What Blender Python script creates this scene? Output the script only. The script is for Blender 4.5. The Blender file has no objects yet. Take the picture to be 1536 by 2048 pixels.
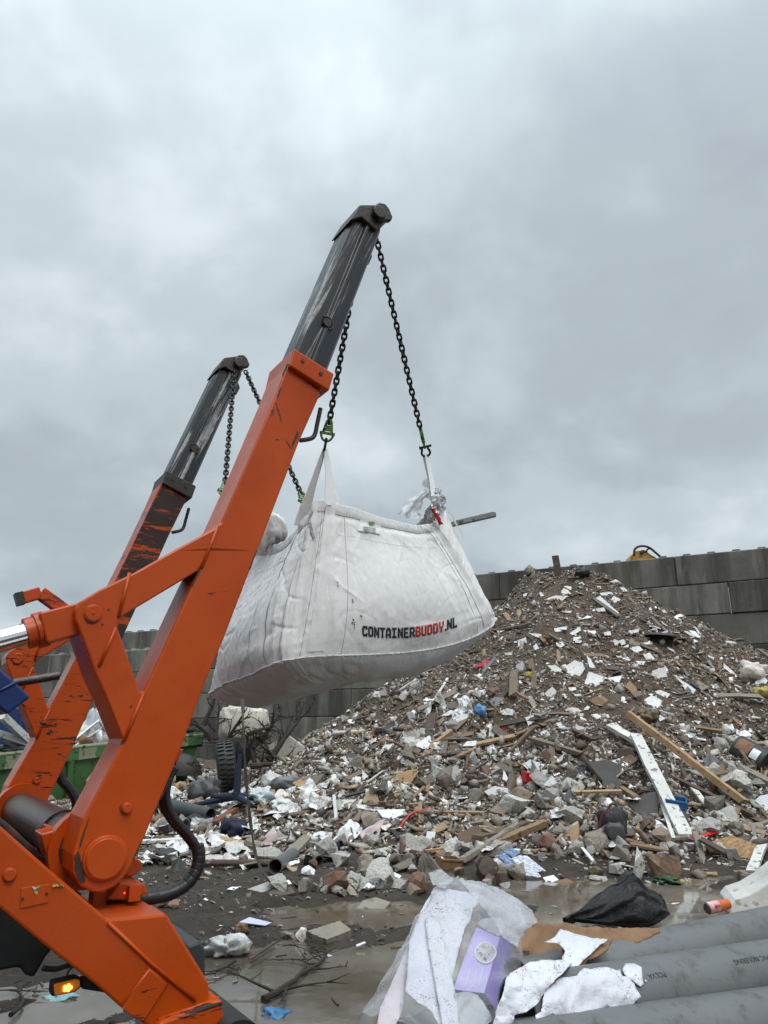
import bpy, bmesh, math, random
import numpy as np
from mathutils import Vector, Matrix
from mathutils.geometry import tessellate_polygon
from mathutils.bvhtree import BVHTree

random.seed(7)
RNG = np.random.default_rng(11)
SC = bpy.context.scene
COL = SC.collection
R = math.radians

# ------------------------------------------------------------------ camera
FPX = 1480.0
PITCH = R(16.8)
CAM = Vector((0, 0, 1.5))
FWD = Vector((0, math.cos(PITCH), math.sin(PITCH)))
UPV = Vector((0, -math.sin(PITCH), math.cos(PITCH)))
cd = bpy.data.cameras.new('camera')
cd.sensor_fit = 'VERTICAL'; cd.sensor_height = 36.0; cd.lens = FPX/2048*36
cd.clip_start = 0.05; cd.clip_end = 2000
camo = bpy.data.objects.new('camera', cd); COL.objects.link(camo)
camo.location = CAM; camo.rotation_euler = (R(90)+PITCH, 0, 0)
SC.camera = camo

def dirpx(px, py):
    return FWD + Vector((1, 0, 0))*((px-768)/FPX) + UPV*((1024-py)/FPX)
def at(px, py, d):
    return CAM + dirpx(px, py)*d
def atY(px, py, Y):
    D = dirpx(px, py); return CAM + D*(Y/D.y)
def gp(px, py, z=0.0):
    D = dirpx(px, py); return CAM + D*((z-CAM.z)/D.z)

# ------------------------------------------------------------------ noise
def _h(ix, iy, s):
    v = np.sin(ix*127.1+iy*311.7+s*74.7)*43758.5453
    return v-np.floor(v)
def vn(x, y, s=0):
    x = np.asarray(x, float); y = np.asarray(y, float)
    ix = np.floor(x); iy = np.floor(y); fx = x-ix; fy = y-iy
    fx = fx*fx*(3-2*fx); fy = fy*fy*(3-2*fy)
    a = _h(ix, iy, s); b = _h(ix+1, iy, s); c = _h(ix, iy+1, s); d = _h(ix+1, iy+1, s)
    return (a+(b-a)*fx)*(1-fy)+(c+(d-c)*fx)*fy-0.5
def fbm(x, y, s=0, o=4):
    r = 0; a = 1.0
    for i in range(o):
        r = r+a*vn(x, y, s+i*3.7); x = np.asarray(x)*2.03+1.7; y = np.asarray(y)*2.03+5.1; a *= .5
    return r
def sst(a, b, x):
    t = np.clip((np.asarray(x, float)-a)/(b-a), 0, 1); return t*t*(3-2*t)

# ------------------------------------------------------------------ objects
ORI = {}
def tag(o, label=None, cat=None, group=None, kind=None):
    if label: o['label'] = label
    if cat: o['category'] = cat
    if group: o['group'] = group
    if kind: o['kind'] = kind
    return o
def thing(name, label, cat, loc=(0, 0, 0), group=None):
    o = bpy.data.objects.new(name, None); COL.objects.link(o)
    o.empty_display_size = .1
    o.location = loc; ORI[o] = Vector(loc)
    return tag(o, label, cat, group)
def obj(name, verts, faces, mats, parent=None, loc=None, smooth=False, mi=None):
    """one mesh object; verts in world space"""
    base = ORI[parent] if parent is not None else Vector(loc) if loc is not None else Vector((0, 0, 0))
    me = bpy.data.meshes.new(name)
    V = np.asarray([tuple(v) for v in verts], float)-np.asarray(base)
    me.from_pydata(V.tolist(), [], [tuple(int(i) for i in f) for f in faces])
    if not isinstance(mats, (list, tuple)): mats = [mats]
    for m in mats: me.materials.append(m)
    if mi is not None: me.polygons.foreach_set('material_index', np.asarray(mi, dtype=np.int32))
    if smooth is True: me.polygons.foreach_set('use_smooth', np.ones(len(me.polygons), dtype=bool))
    me.update()
    o = bpy.data.objects.new(name, me); COL.objects.link(o)
    if parent is not None: o.parent = parent
    elif loc is not None: o.location = loc
    ORI[o] = base
    if smooth == 'auto':
        try: me.set_sharp_from_angle(angle=R(35)); me.polygons.foreach_set('use_smooth', np.ones(len(me.polygons), dtype=bool))
        except Exception: pass
    return o

class MB:
    """collects shapes into one mesh"""
    def __init__(s): s.v = []; s.f = []; s.m = []
    def add(s, v, f, m=0):
        n = len(s.v); s.v += [Vector(p) for p in v]; s.f += [tuple(i+n for i in q) for q in f]; s.m += [m]*len(f); return s
    def box(s, c, ax, ay, az, hx, hy, hz, m=0):
        c = Vector(c); v = []
        for k in (-1, 1):
            for j in (-1, 1):
                for i in (-1, 1): v.append(c+ax*hx*i+ay*hy*j+az*hz*k)
        return s.add(v, [(0, 2, 3, 1), (4, 5, 7, 6), (0, 1, 5, 4), (2, 6, 7, 3), (0, 4, 6, 2), (1, 3, 7, 5)], m)
    def tube(s, pts, r, n=8, m=0, cap=True, closed=False):
        pts = [Vector(p) for p in pts]; N = len(pts)
        rs = r if isinstance(r, (list, tuple)) else [r]*N
        v = []; f = []; up = None
        for i, p in enumerate(pts):
            a = pts[(i-1) % N] if (closed or i > 0) else p
            b = pts[(i+1) % N] if (closed or i < N-1) else p
            t = (b-a)
            t = t.normalized() if t.length > 1e-9 else Vector((0, 0, 1))
            if up is None:
                up = Vector((0, 0, 1)) if abs(t.z) < .9 else Vector((1, 0, 0))
            u = (up-t*up.dot(t))
            u = u.normalized() if u.length > 1e-6 else t.orthogonal().normalized()
            w = t.cross(u); up = u
            for k in range(n):
                an = 2*math.pi*k/n; v.append(p+(u*math.cos(an)+w*math.sin(an))*rs[i])
        M = N if closed else N-1
        for i in range(M):
            for k in range(n):
                a = i*n+k; b = i*n+(k+1) % n; c = ((i+1) % N)*n+(k+1) % n; d = ((i+1) % N)*n+k
                f.append((a, b, c, d))
        if cap and not closed:
            f.append(tuple(range(n))[::-1]); f.append(tuple((N-1)*n+k for k in range(n)))
        return s.add(v, f, m)
    def ribbon(s, pts, w, side, m=0, th=.003):
        pts = [Vector(p) for p in pts]
        ws = w if isinstance(w, (list, tuple)) else [w]*len(pts)
        v = []; f = []
        for i, p in enumerate(pts):
            sd = side[i] if isinstance(side, list) else side
            t = (pts[min(i+1, len(pts)-1)]-pts[max(i-1, 0)]).normalized()
            nn = t.cross(sd).normalized()*th*.5
            v += [p-sd*ws[i]*.5-nn, p+sd*ws[i]*.5-nn, p+sd*ws[i]*.5+nn, p-sd*ws[i]*.5+nn]
        for i in range(len(pts)-1):
            for k in range(4):
                f.append((i*4+k, i*4+(k+1) % 4, i*4+4+(k+1) % 4, i*4+4+k))
        f.append((3, 2, 1, 0)); L = (len(pts)-1)*4; f.append((L, L+1, L+2, L+3))
        return s.add(v, f, m)
    def build(s, name, mats, parent=None, loc=None, smooth=False, bevel=0, seg=2):
        o = obj(name, s.v, s.f, mats, parent, loc, smooth, s.m)
        bm = bmesh.new(); bm.from_mesh(o.data); bmesh.ops.recalc_face_normals(bm, faces=bm.faces); bm.to_mesh(o.data); bm.free()
        if smooth == 'auto':
            o.data.set_sharp_from_angle(angle=R(35))
        if bevel:
            b = o.modifiers.new('bevel', 'BEVEL'); b.width = bevel; b.segments = seg; b.limit_method = 'ANGLE'; b.angle_limit = R(35); b.use_clamp_overlap = False
            b.harden_normals = False
        return o

def bez(pts, n=8):
    """smooth Catmull-Rom through points"""
    P = [Vector(p) for p in pts]; out = []
    for i in range(len(P)-1):
        p0 = P[max(i-1, 0)]; p1 = P[i]; p2 = P[i+1]; p3 = P[min(i+2, len(P)-1)]
        for k in range(n):
            t = k/n
            out.append(.5*((2*p1)+(p2-p0)*t+(2*p0-5*p1+4*p2-p3)*t*t+(3*p1-p0-3*p2+p3)*t**3))
    out.append(P[-1]); return out

# ------------------------------------------------------------------ materials
class NT:
    def __init__(s, name):
        s.m = bpy.data.materials.new(name); s.m.use_nodes = True
        s.t = s.m.node_tree; s.t.nodes.clear()
        s.out = s.n('ShaderNodeOutputMaterial')
        s.tc = s.n('ShaderNodeTexCoord')
    def n(s, k, **kw):
        o = s.t.nodes.new(k)
        for a, b in kw.items(): setattr(o, a, b)
        return o
    def l(s, a, b): s.t.links.new(a, b)
    def co(s, scale=(1, 1, 1), which='Object', rot=(0, 0, 0)):
        mp = s.n('ShaderNodeMapping'); mp.inputs['Scale'].default_value = scale; mp.inputs['Rotation'].default_value = rot
        s.l(s.tc.outputs[which], mp.inputs[0]); return mp.outputs[0]
    def noise(s, scale, det=5, rough=.6, co=None, dist=0):
        o = s.n('ShaderNodeTexNoise'); o.inputs['Scale'].default_value = scale; o.inputs['Detail'].default_value = det
        o.inputs['Roughness'].default_value = rough; o.inputs['Distortion'].default_value = dist
        s.l(co if co else s.tc.outputs['Object'], o.inputs['Vector']); return o.outputs['Fac']
    def ramp(s, fac, stops, interp='LINEAR'):
        o = s.n('ShaderNodeValToRGB'); e = o.color_ramp.elements; o.color_ramp.interpolation = interp
        while len(e) < len(stops): e.new(.5)
        for i, (p, c) in enumerate(stops):
            e[i].position = p
            e[i].color = (*c, 1) if isinstance(c, (tuple, list)) else (c, c, c, 1)
        s.l(fac, o.inputs[0]); return o.outputs[0]
    def mix(s, fac, a, b, mode='MIX'):
        o = s.n('ShaderNodeMix', data_type='RGBA', blend_type=mode)
        for x, i in ((fac, 0), (a, 6), (b, 7)):
            if isinstance(x, (int, float)): o.inputs[i].default_value = x if i == 0 else (x, x, x, 1)
            elif isinstance(x, (tuple, list)): o.inputs[i].default_value = (*x, 1)
            else: s.l(x, o.inputs[i])
        return o.outputs[2]
    def math(s, op, a, b=0.0):
        o = s.n('ShaderNodeMath', operation=op)
        for x, i in ((a, 0), (b, 1)):
            if isinstance(x, (int, float)): o.inputs[i].default_value = x
            else: s.l(x, o.inputs[i])
        return o.outputs[0]
    def bump(s, h, st=.3, dist=.01):
        o = s.n('ShaderNodeBump'); o.inputs['Strength'].default_value = st; o.inputs['Distance'].default_value = dist
        s.l(h, o.inputs['Height']); return o.outputs[0]
    def pbr(s, col, rough=.6, metal=0., normal=None, **kw):
        b = s.n('ShaderNodeBsdfPrincipled'); s.b = b
        def put(nm, x):
            i = b.inputs[nm]
            if isinstance(x, (int, float)): i.default_value = x
            elif isinstance(x, (tuple, list)): i.default_value = (*x, 1)
            else: s.l(x, i)
        put('Base Color', col); put('Roughness', rough); put('Metallic', metal)
        if normal is not None: s.l(normal, b.inputs['Normal'])
        for k, x in kw.items(): put(k.replace('_', ' '), x)
        s.l(b.outputs[0], s.out.inputs[0]); return s.m

def simple(name, c1, c2=None, scale=6., rough=.6, metal=0., speck=None, sp_scale=30., sp_th=.62, bump=.25, bscale=None, var=0., stretch=(1, 1, 1), **kw):
    g = NT(name)
    if c2 is None: c2 = tuple(x*.75 for x in c1)
    co = g.co(stretch)
    col = g.ramp(g.noise(scale, 6, .65, co), [(.3, c1), (.7, c2)])
    if speck is not None:
        col = g.mix(g.ramp(g.noise(sp_scale, 3, .6, co), [(sp_th, 0.), (sp_th+.05, 1.)]), col, speck)
    if var:
        oi = g.n('ShaderNodeObjectInfo')
        hv = g.n('ShaderNodeHueSaturation'); g.l(col, hv.inputs['Color'])
        g.l(g.math('ADD', g.math('MULTIPLY', oi.outputs['Random'], 2*var), 1-var), hv.inputs['Value'])
        col = hv.outputs[0]
    nb = g.bump(g.noise(bscale or scale*3, 6, .7, co), bump, .01) if bump else None
    return g.pbr(col, rough, metal, nb, **kw)

# ------------------------------------------------------------------ world
def make_world():
    w = bpy.data.worlds.new('World'); SC.world = w; w.use_nodes = True
    t = w.node_tree; t.nodes.clear()
    N = t.nodes.new; L = t.links.new
    out = N('ShaderNodeOutputWorld'); sky = N('ShaderNodeTexSky'); sky.sky_type = 'NISHITA'; sky.sun_disc = False
    sky.sun_elevation = R(48); sky.sun_rotation = R(150)
    b1 = N('ShaderNodeBackground'); b1.inputs[1].default_value = .08; L(sky.outputs[0], b1.inputs[0])
    tc = N('ShaderNodeTexCoord'); sp = N('ShaderNodeSeparateXYZ'); L(tc.outputs['Generated'], sp.inputs[0])
    def M(op, a, b=0.):
        o = N('ShaderNodeMath'); o.operation = op
        for x, i in ((a, 0), (b, 1)):
            if isinstance(x, (int, float)): o.inputs[i].default_value = x
            else: L(x, o.inputs[i])
        return o.outputs[0]
    zz = M('ADD', M('MAXIMUM', sp.outputs[2], 0.), .40)
    cv = N('ShaderNodeCombineXYZ'); L(M('DIVIDE', sp.outputs[0], zz), cv.inputs[0]); L(M('DIVIDE', sp.outputs[1], zz), cv.inputs[1])
    cv.inputs[2].default_value = 21.4
    def noise(sc, det, ro, dist):
        n = N('ShaderNodeTexNoise'); n.inputs['Scale'].default_value = sc; n.inputs['Detail'].default_value = det
        n.inputs['Roughness'].default_value = ro; n.inputs['Distortion'].default_value = dist; L(cv.outputs[0], n.inputs['Vector']); return n.outputs['Fac']
    f = M('ADD', M('MULTIPLY', noise(1.35, 5, .50, .15), .72), M('MULTIPLY', noise(3.4, 6, .52, .25), .28))
    rp = N('ShaderNodeValToRGB'); L(f, rp.inputs[0])
    st = [(.35, (.350, .400, .450)), (.44, (.430, .490, .535)), (.52, (.530, .605, .645)), (.61, (.690, .775, .810))]
    while len(rp.color_ramp.elements) < 4: rp.color_ramp.elements.new(.5)
    for e, (p, c) in zip(rp.color_ramp.elements, st): e.position = p; e.color = (*c, 1)
    rp.color_ramp.interpolation = 'EASE'
    # overcast sky, brighter towards the zenith; top boosted further to light the scene
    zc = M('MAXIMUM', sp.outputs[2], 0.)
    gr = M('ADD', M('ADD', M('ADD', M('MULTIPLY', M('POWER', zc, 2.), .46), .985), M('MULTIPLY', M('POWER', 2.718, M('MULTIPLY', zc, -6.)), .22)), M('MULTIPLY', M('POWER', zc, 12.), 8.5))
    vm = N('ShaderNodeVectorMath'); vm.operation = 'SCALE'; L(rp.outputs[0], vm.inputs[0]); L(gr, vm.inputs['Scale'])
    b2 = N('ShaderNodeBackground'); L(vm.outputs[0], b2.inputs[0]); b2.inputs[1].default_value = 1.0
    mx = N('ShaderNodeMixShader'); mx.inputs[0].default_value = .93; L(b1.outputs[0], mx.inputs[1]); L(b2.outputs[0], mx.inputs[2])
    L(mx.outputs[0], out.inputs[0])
    sd = bpy.data.lights.new('sun', 'SUN'); sd.energy = 1.4; sd.angle = R(25); sd.color = (1, .96, .91)
    so = bpy.data.objects.new('sun', sd); COL.objects.link(so)
    # light from behind the camera, high and a little to the right
    el, az = R(48), R(150)
    d = Vector((math.sin(az)*math.cos(el), math.cos(az)*math.cos(el), math.sin(el)))
    so.rotation_euler = (-d).to_track_quat('-Z', 'Y').to_euler(); so.location = (0, 0, 30)
make_world()
SC.view_settings.view_transform = 'Standard'; SC.view_settings.look = 'None'
SC.view_settings.exposure = 0.0; SC.view_settings.gamma = 1.0
SC.render.engine = 'CYCLES'
try:
    SC.cycles.max_bounces = 6; SC.cycles.transparent_max_bounces = 12; SC.cycles.use_denoising = True
    SC.cycles.caustics_reflective = False; SC.cycles.caustics_refractive = False
except Exception: pass
# ------------------------------------------------------------------ ground and rubble heap
SX, SY, SH = 4.45, 17.5, 5.15
def Hcone(x, y):
    x = np.asarray(x, float); y = np.asarray(y, float)
    wx = x+.55*fbm(x*.5, y*.5, 21, 3); wy = y+.55*fbm(x*.5, y*.5, 33, 3)
    dx = wx-SX
    lft = np.maximum(0, -dx-.85)*.98-np.maximum(0, -dx-3.0)*.25
    rgt = np.maximum(0, dx-.55)*.66-np.maximum(0, dx-2.6)*.10
    fr = np.maximum(0, SY-.3-wy)*.70; bk = np.maximum(0, wy-SY-.3)*.55
    r = np.sqrt((lft+rgt)**2+(fr+bk)**2)
    z = SH-r
    k = .30
    z = k*np.log1p(np.exp(np.clip(z/k, -30, 30)))
    return z
def apron(x, y):
    l = sst(10.2, 12.5, y)*sst(3.0, -.5, x)*(.28+.05*np.maximum(0, y-12))*sst(-9, -5.5, x)
    return l
def mud(x, y):
    z = .022+.055*fbm(x*.9, y*.9, 5, 3)+.050*fbm(x*4.3, y*4.3, 8, 4)+.03*np.abs(fbm(x*9, y*9, 18, 2))+.035*np.abs(fbm((x*.8+y*.35)*3.2, (y*.8-x*.35)*.9, 28, 3))-.012
    for (rx0, ry0, ax_, ay_) in ((-1.2, 5.2, .80, .60), (.2, 4.3, .80, .60)):      # tyre ruts
        u = (x-rx0)*ay_-(y-ry0)*ax_+.10*np.sin((x*ax_+y*ay_)*1.1); v = (x-rx0)*ax_+(y-ry0)*ay_
        z = z-(.045*np.exp(-(u/.17)**2)-.03*np.exp(-((np.abs(u)-.30)/.09)**2))*(.75+.25*np.sin(v*26+np.sign(u)*1.2))*sst(11, 9, y)
    for (cx, cy, rx, ry, dp, an) in PUD:
        c, s_ = math.cos(an), math.sin(an)
        u = (x-cx)*c+(y-cy)*s_; v = -(x-cx)*s_+(y-cy)*c
        q = (u/rx)**2+(v/ry)**2
        z = z-dp*np.exp(-q**1.5)
    return z
PUD = []
def _pud(px, py, wpx, hpx, dp):
    a = gp(px-wpx/2, py); b = gp(px+wpx/2, py); f = gp(px, py+hpx/2); g = gp(px, py-hpx/2)
    c = (f+g)/2
    PUD.append((c.x, c.y, max((b-a).length/2, .1), max(abs(g.y-f.y)/2, .1), dp, 0.))
_pud(600, 1985, 540, 170, .080); _pud(690, 1835, 470, 46, .070); _pud(150, 2010, 420, 130, .034)
_pud(1290, 1825, 640, 150, .11); _pud(1180, 1790, 400, 60, .06)
_pud(860, 1930, 260, 120, .05)
def H(x, y):
    x = np.asarray(x, float); y = np.asarray(y, float)
    hc = Hcone(x, y); ap = apron(x, y)
    m = sst(.05, .5, hc+ap)
    z = mud(x, y)*(1-m*.7)+hc+ap
    z = z+m*(.26*fbm(x*1.1, y*1.1, 51, 4)+.20*np.abs(fbm(x*2.6, y*2.6, 61, 3))-.05)
    return z
def Hs(x, y): return float(H(np.array([x]), np.array([y]))[0])
def Hn(x, y, e=.12):
    gx = (H(x+e, y)-H(x-e, y))/(2*e); gy = (H(x, y+e)-H(x, y-e))/(2*e)
    n = np.stack([-gx, -gy, np.ones_like(gx)], -1)
    return n/np.linalg.norm(n, axis=-1, keepdims=True)
def hit(px, py, lift=0.0):
    """where the view ray through a photo pixel meets the ground or heap"""
    D = dirpx(px, py); D = D/D.y
    Y = np.arange(2.0, 30, .02)
    X = D.x*Y; Z = CAM.z+D.z*Y
    g = H(X, Y)
    i = np.argmax(Z < g+lift)
    if not (Z < g+lift).any(): i = len(Y)-1
    return Vector((X[i], Y[i], g[i]))

def axis_lines(lo, hi, step, far, g=1.35):
    a = list(np.arange(lo, hi+1e-6, step)); s = step
    while a[-1] < far: s *= g; a.append(a[-1]+s)
    s = step; b = []; c = a[0]
    while c > -far: s *= g; c -= s; b.append(c)
    return np.array(b[::-1]+a)
def sheet(name, xs, ys, zf, mats):
    X, Y = np.meshgrid(xs, ys); Z = zf(X, Y)
    nx, ny = len(xs), len(ys)
    V = np.stack([X.ravel(), Y.ravel(), Z.ravel()], -1)
    i = np.arange(ny-1)[:, None]*nx+np.arange(nx-1)[None, :]
    F = np.stack([i, i+1, i+nx+1, i+nx], -1).reshape(-1, 4)
    return obj(name, V, F, mats, smooth=True)

def mud_mat():
    g = NT('wet_mud')
    n1 = g.noise(2.2, 8, .65); n2 = g.noise(16, 6, .7); n3 = g.noise(55, 4, .7)
    col = g.ramp(n1, [(.3, (.040, .031, .023)), (.55, (.072, .057, .043)), (.75, (.110, .089, .068))])
    col = g.mix(g.ramp(n3, [(.55, 0.), (.75, .8)]), col, (.032, .026, .021))
    col = g.mix(g.ramp(n2, [(.62, 0.), (.72, .6)]), col, (.19, .17, .145))
    rough = g.ramp(g.noise(1.3, 5, .6), [(.35, .40), (.55, .85)])
    h = g.math('ADD', g.math('MULTIPLY', n2, .7), g.math('MULTIPLY', n3, .4))
    return g.pbr(col, rough, 0, g.bump(h, 1., .09), Specular_IOR_Level=.3)
M_MUD = mud_mat()
def heap_mat():
    g = NT('rubble_dirt')
    n1 = g.noise(1.6, 8, .7); n2 = g.noise(14, 6, .75); n3 = g.noise(60, 3, .7)
    col = g.ramp(n1, [(.3, (.058, .038, .024)), (.5, (.108, .076, .050)), (.7, (.155, .117, .081))])
    col = g.mix(g.ramp(n2, [(.5, 0.), (.75, .8)]), col, (.040, .030, .022))
    col = g.mix(g.ramp(n3, [(.60, 0.), (.70, .8)]), col, (.26, .235, .20))
    h = g.math('ADD', n2, g.math('MULTIPLY', n3, .5))
    return g.pbr(col, .85, 0, g.bump(h, 1., .06))
M_HEAP = heap_mat()

xs = axis_lines(-7, 8, .045, 400, 1.25); ys = axis_lines(2.4, 11.4, .045, 400, 1.25)
def ground_z(X, Y):
    near = sst(60, 25, np.hypot(X, Y-10))
    fx = np.clip(X, -40, 40); fy = np.clip(Y, -40, 60)
    hc = Hcone(fx, fy); ap = apron(fx, fy)
    low = mud(fx, fy)+.0
    # under the heap the ground sheet stays just below the rubble surface
    full = H(fx, fy)
    return near*np.where(hc+ap > .18, np.minimum(low, full-.12), full)
G_GROUND = sheet('ground', xs, ys, ground_z, M_MUD); tag(G_GROUND, kind='structure')

def heap():
    xs = np.arange(-9.2, 15, .065); ys = np.arange(9.0, 22.5, .065)
    X, Y = np.meshgrid(xs, ys); Z = H(X, Y); msk = (Hcone(X, Y)+apron(X, Y)) > .15
    wl = np.dot(np.stack([X-WP[0], Y-WP[1]], -1), np.array([WN[0], WN[1]]))   # distance in front of the block wall
    msk &= wl > .02
    nx, ny = len(xs), len(ys)
    i = np.arange(ny-1)[:, None]*nx+np.arange(nx-1)[None, :]
    q = np.stack([i, i+1, i+nx+1, i+nx], -1).reshape(-1, 4)
    mf = msk.ravel()
    q = q[mf[q].any(axis=1) & (wl.ravel()[q] > -.1).all(axis=1)]
    used = np.unique(q); rm = -np.ones(nx*ny, int); rm[used] = np.arange(len(used))
    V = np.stack([X.ravel(), Y.ravel(), Z.ravel()], -1)[used]
    o = obj('rubble_heap', V, rm[q], M_HEAP, smooth=True)
    tag(o, 'high brown heap of dirt and crushed building rubble against the block wall', 'rubble heap', kind='stuff')
    return o

def water():
    g = NT('puddle_water')
    n = g.noise(5, 3, .5)
    col = g.ramp(g.noise(.8, 4, .6), [(.38, (.090, .072, .052)), (.62, (.165, .145, .120))])
    m = g.pbr(col, g.ramp(g.noise(2.2, 5, .7), [(.45, .03), (.62, .20)]), 0, g.bump(g.math('ADD', n, g.math('MULTIPLY', g.noise(40, 3, .6), .15)), .07, .01), IOR=1.33, Specular_IOR_Level=.65)
    v = [(-7, 2.2, 0), (9, 2.2, 0), (9, 11.2, 0), (-7, 11.2, 0)]
    o = obj('puddle_water', v, [(0, 1, 2, 3)], m); tag(o, kind='structure')
water()

# ------------------------------------------------------------------ concrete block wall
WP = Vector((5.15, 20.3, 0)); WD = Vector((math.cos(R(-25)), math.sin(R(-25)), 0)); WN = Vector((WD.y, -WD.x, 0))  # WN faces the camera
def block_mat():
    g = NT('cast_concrete')
    oi = g.n('ShaderNodeObjectInfo')
    vm = g.n('ShaderNodeVectorMath', operation='ADD'); cb = g.n('ShaderNodeCombineXYZ'); rv = g.math('MULTIPLY', oi.outputs['Random'], 37.)
    for k in range(3): g.l(rv, cb.inputs[k])
    g.l(g.tc.outputs['Object'], vm.inputs[0]); g.l(cb.outputs[0], vm.inputs[1]); off = vm.outputs[0]
    def cs(sc):
        mp = g.n('ShaderNodeMapping'); mp.inputs['Scale'].default_value = sc; g.l(off, mp.inputs[0]); return mp.outputs[0]
    n1 = g.noise(1.1, 7, .65, off); n2 = g.noise(22, 5, .7, off)
    col = g.ramp(n1, [(.3, (.095, .090, .076)), (.55, (.145, .139, .120)), (.75, (.195, .187, .162))])
    # vertical run-off stains
    st = g.noise(1.0, 5, .6, cs((1.7, 1.7, .20)))
    col = g.mix(g.ramp(st, [(.47, 0.), (.58, .75)]), col, (.050, .047, .041))
    st2 = g.noise(1.0, 4, .6, cs((2.6, 2.6, .6)))
    col = g.mix(g.ramp(st2, [(.60, 0.), (.72, .40)]), col, (.30, .29, .27))
    col = g.mix(g.ramp(n2, [(.62, 0.), (.75, .5)]), col, (.055, .05, .045))
    hv = g.n('ShaderNodeHueSaturation'); g.l(col, hv.inputs['Color'])
    g.l(g.math('ADD', g.math('MULTIPLY', oi.outputs['Random'], .85), .55), hv.inputs['Value'])
    return g.pbr(hv.outputs[0], .85, 0, g.bump(n2, .5, .012))
M_BLOCK = block_mat()
BW, BH, BD = 2.4, .8, .8
def block_mesh(length):
    mb = MB(); X = Vector((1, 0, 0)); Yv = Vector((0, 1, 0)); Zv = Vector((0, 0, 1))
    ch = .022; hx = length/2-.006; hz = BH/2-.005
    # chamfered front
    def ring(y, ix): return [Vector((-hx+ix, y, -hz+ix)), Vector((hx-ix, y, -hz+ix)), Vector((hx-ix, y, hz-ix)), Vector((-hx+ix, y, hz-ix))]
    v = ring(0, ch)+ring(ch, 0)+ring(BD, 0)
    f = [(0, 1, 2, 3), (11, 10, 9, 8)]
    for a in (0, 4):
        for k in range(4): f.append((a+k, a+4+k, a+4+(k+1) % 4, a+(k+1) % 4))
    mb.add(v, f)
    n = max(1, int(round(length/.6)))
    for i in range(n):
        cx = -length/2+(i+.5)*length/n; b = .13; t = .085; h = .10
        vv = [Vector((cx+sx*w, .25+.13+sy*w, hz+z)) for (w, z) in ((b, 0), (t, h)) for (sx, sy) in ((-1, -1), (1, -1), (1, 1), (-1, 1))]
        mb.add(vv, [(7, 6, 5, 4)[::-1]]+[(k, (k+1) % 4, 4+(k+1) % 4, 4+k) for k in range(4)])
    o = mb.build('block', M_BLOCK); me = o.data; bpy.data.objects.remove(o); return me
ME_B = {2.4: block_mesh(2.4), 1.2: block_mesh(1.2)}
def wall(label, s0, s1, rows, z0, back, skip=None):
    p0 = WP+WD*s0-WN*back+Vector((0, 0, z0))
    t = thing('block_wall', label, 'wall', p0)
    rz = math.atan2(WD.y, WD.x)
    for r in rows:
        s = s0+(0 if r % 2 else -1.2)
        while s < s1:
            o = bpy.data.objects.new('block', ME_B[2.4]); COL.objects.link(o); o.parent = t
            pos = WD*(s+1.2-s0)+Vector((0, 0, (r+.5)*BH))+WN*random.uniform(-.018, .018)
            o.location = pos; o.rotation_euler = (R(random.uniform(-.15, .15)), R(random.uniform(-.12, .12)), rz+R(random.uniform(-.25, .25)))
            ORI[o] = p0+pos
            s += BW
    return t
wall('tall wall of stacked grey concrete blocks with studs on top, rising behind the rubble heap', -9.2, 9.5, range(0, 8), -.35, 0)
wall('lower grey concrete block wall behind the orange lifting arms at the left', -27, -9.25, range(0, 6), -.35, 0)
wall('stepped back row of grey concrete blocks above the lower block wall', -27, -9.25, range(0, 7), -.35, .85)

heap()
# ------------------------------------------------------------------ skip loader truck
LA = R(32.6)
LAT = Vector((-math.sin(LA), math.cos(LA), 0)); UU = Vector((math.cos(LA), math.sin(LA), 0)); ZZ = Vector((0, 0, 1))
B0 = at(212, 1717, 2.25).dot(LAT)
LSP = 1.75
def on(px, py, b=0.0):
    """photo pixel on the vertical plane b metres behind the near arm's outer face -> (a, z)"""
    D = dirpx(px, py); t = (B0+b-CAM.dot(LAT))/D.dot(LAT); P = CAM+D*t
    return (P.dot(UU), P.z)
def T(a, b, z): return UU*a+LAT*(B0+b)+ZZ*z
def P3(px, py, b=0.0): a, z = on(px, py, b); return T(a, b, z)

def orange_mat(name, wear, scr, dark, seed):
    g = NT(name)
    co = g.co((1, 1, 1))
    mp = g.n('ShaderNodeMapping'); mp.inputs['Location'].default_value = (seed, seed*2.3, 0); g.l(g.tc.outputs['Object'], mp.inputs[0]); co = mp.outputs[0]
    col = g.ramp(g.noise(2.0, 6, .6, co), [(.3, (.38, .046, .0008)), (.6, (.445, .060, .0012)), (.8, (.50, .076, .0026))])
    grime = g.ramp(g.noise(1.4, 8, .7, co, .5), [(.52, 0.), (.78, .55)])
    col = g.mix(grime, col, (.20, .020, .004))
    # scratches across the face and chipped spots down to dark steel
    rot = g.n('ShaderNodeMapping'); rot.inputs['Scale'].default_value = (1.2, 1.2, 9); rot.inputs['Rotation'].default_value = (.25, .5, 0); g.l(co, rot.inputs[0])
    s1 = g.noise(3.2, 5, .75, rot.outputs[0], .8)
    chips = g.ramp(s1, [(scr, 0.), (scr+.02, 1.)])
    c2 = g.ramp(g.noise(11, 6, .7, co), [(wear, 0.), (wear+.015, 1.)])
    m = g.math('MAXIMUM', chips, c2)
    col = g.mix(m, col, (.022, .015, .012))
    if dark:
        n = g.noise(2.1, 8, .75, rot.outputs[0], .4)
        dm = g.ramp(n, [(dark, 1.), (dark+.03, 0.)])
        col = g.mix(dm, col, (.030, .017, .013))
    rough = g.ramp(g.noise(4, 5, .6, co), [(.3, .24), (.7, .44)])
    return g.pbr(col, rough, 0, g.bump(g.noise(40, 4, .6, co), .12, .004), Specular_IOR_Level=.33)
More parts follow.
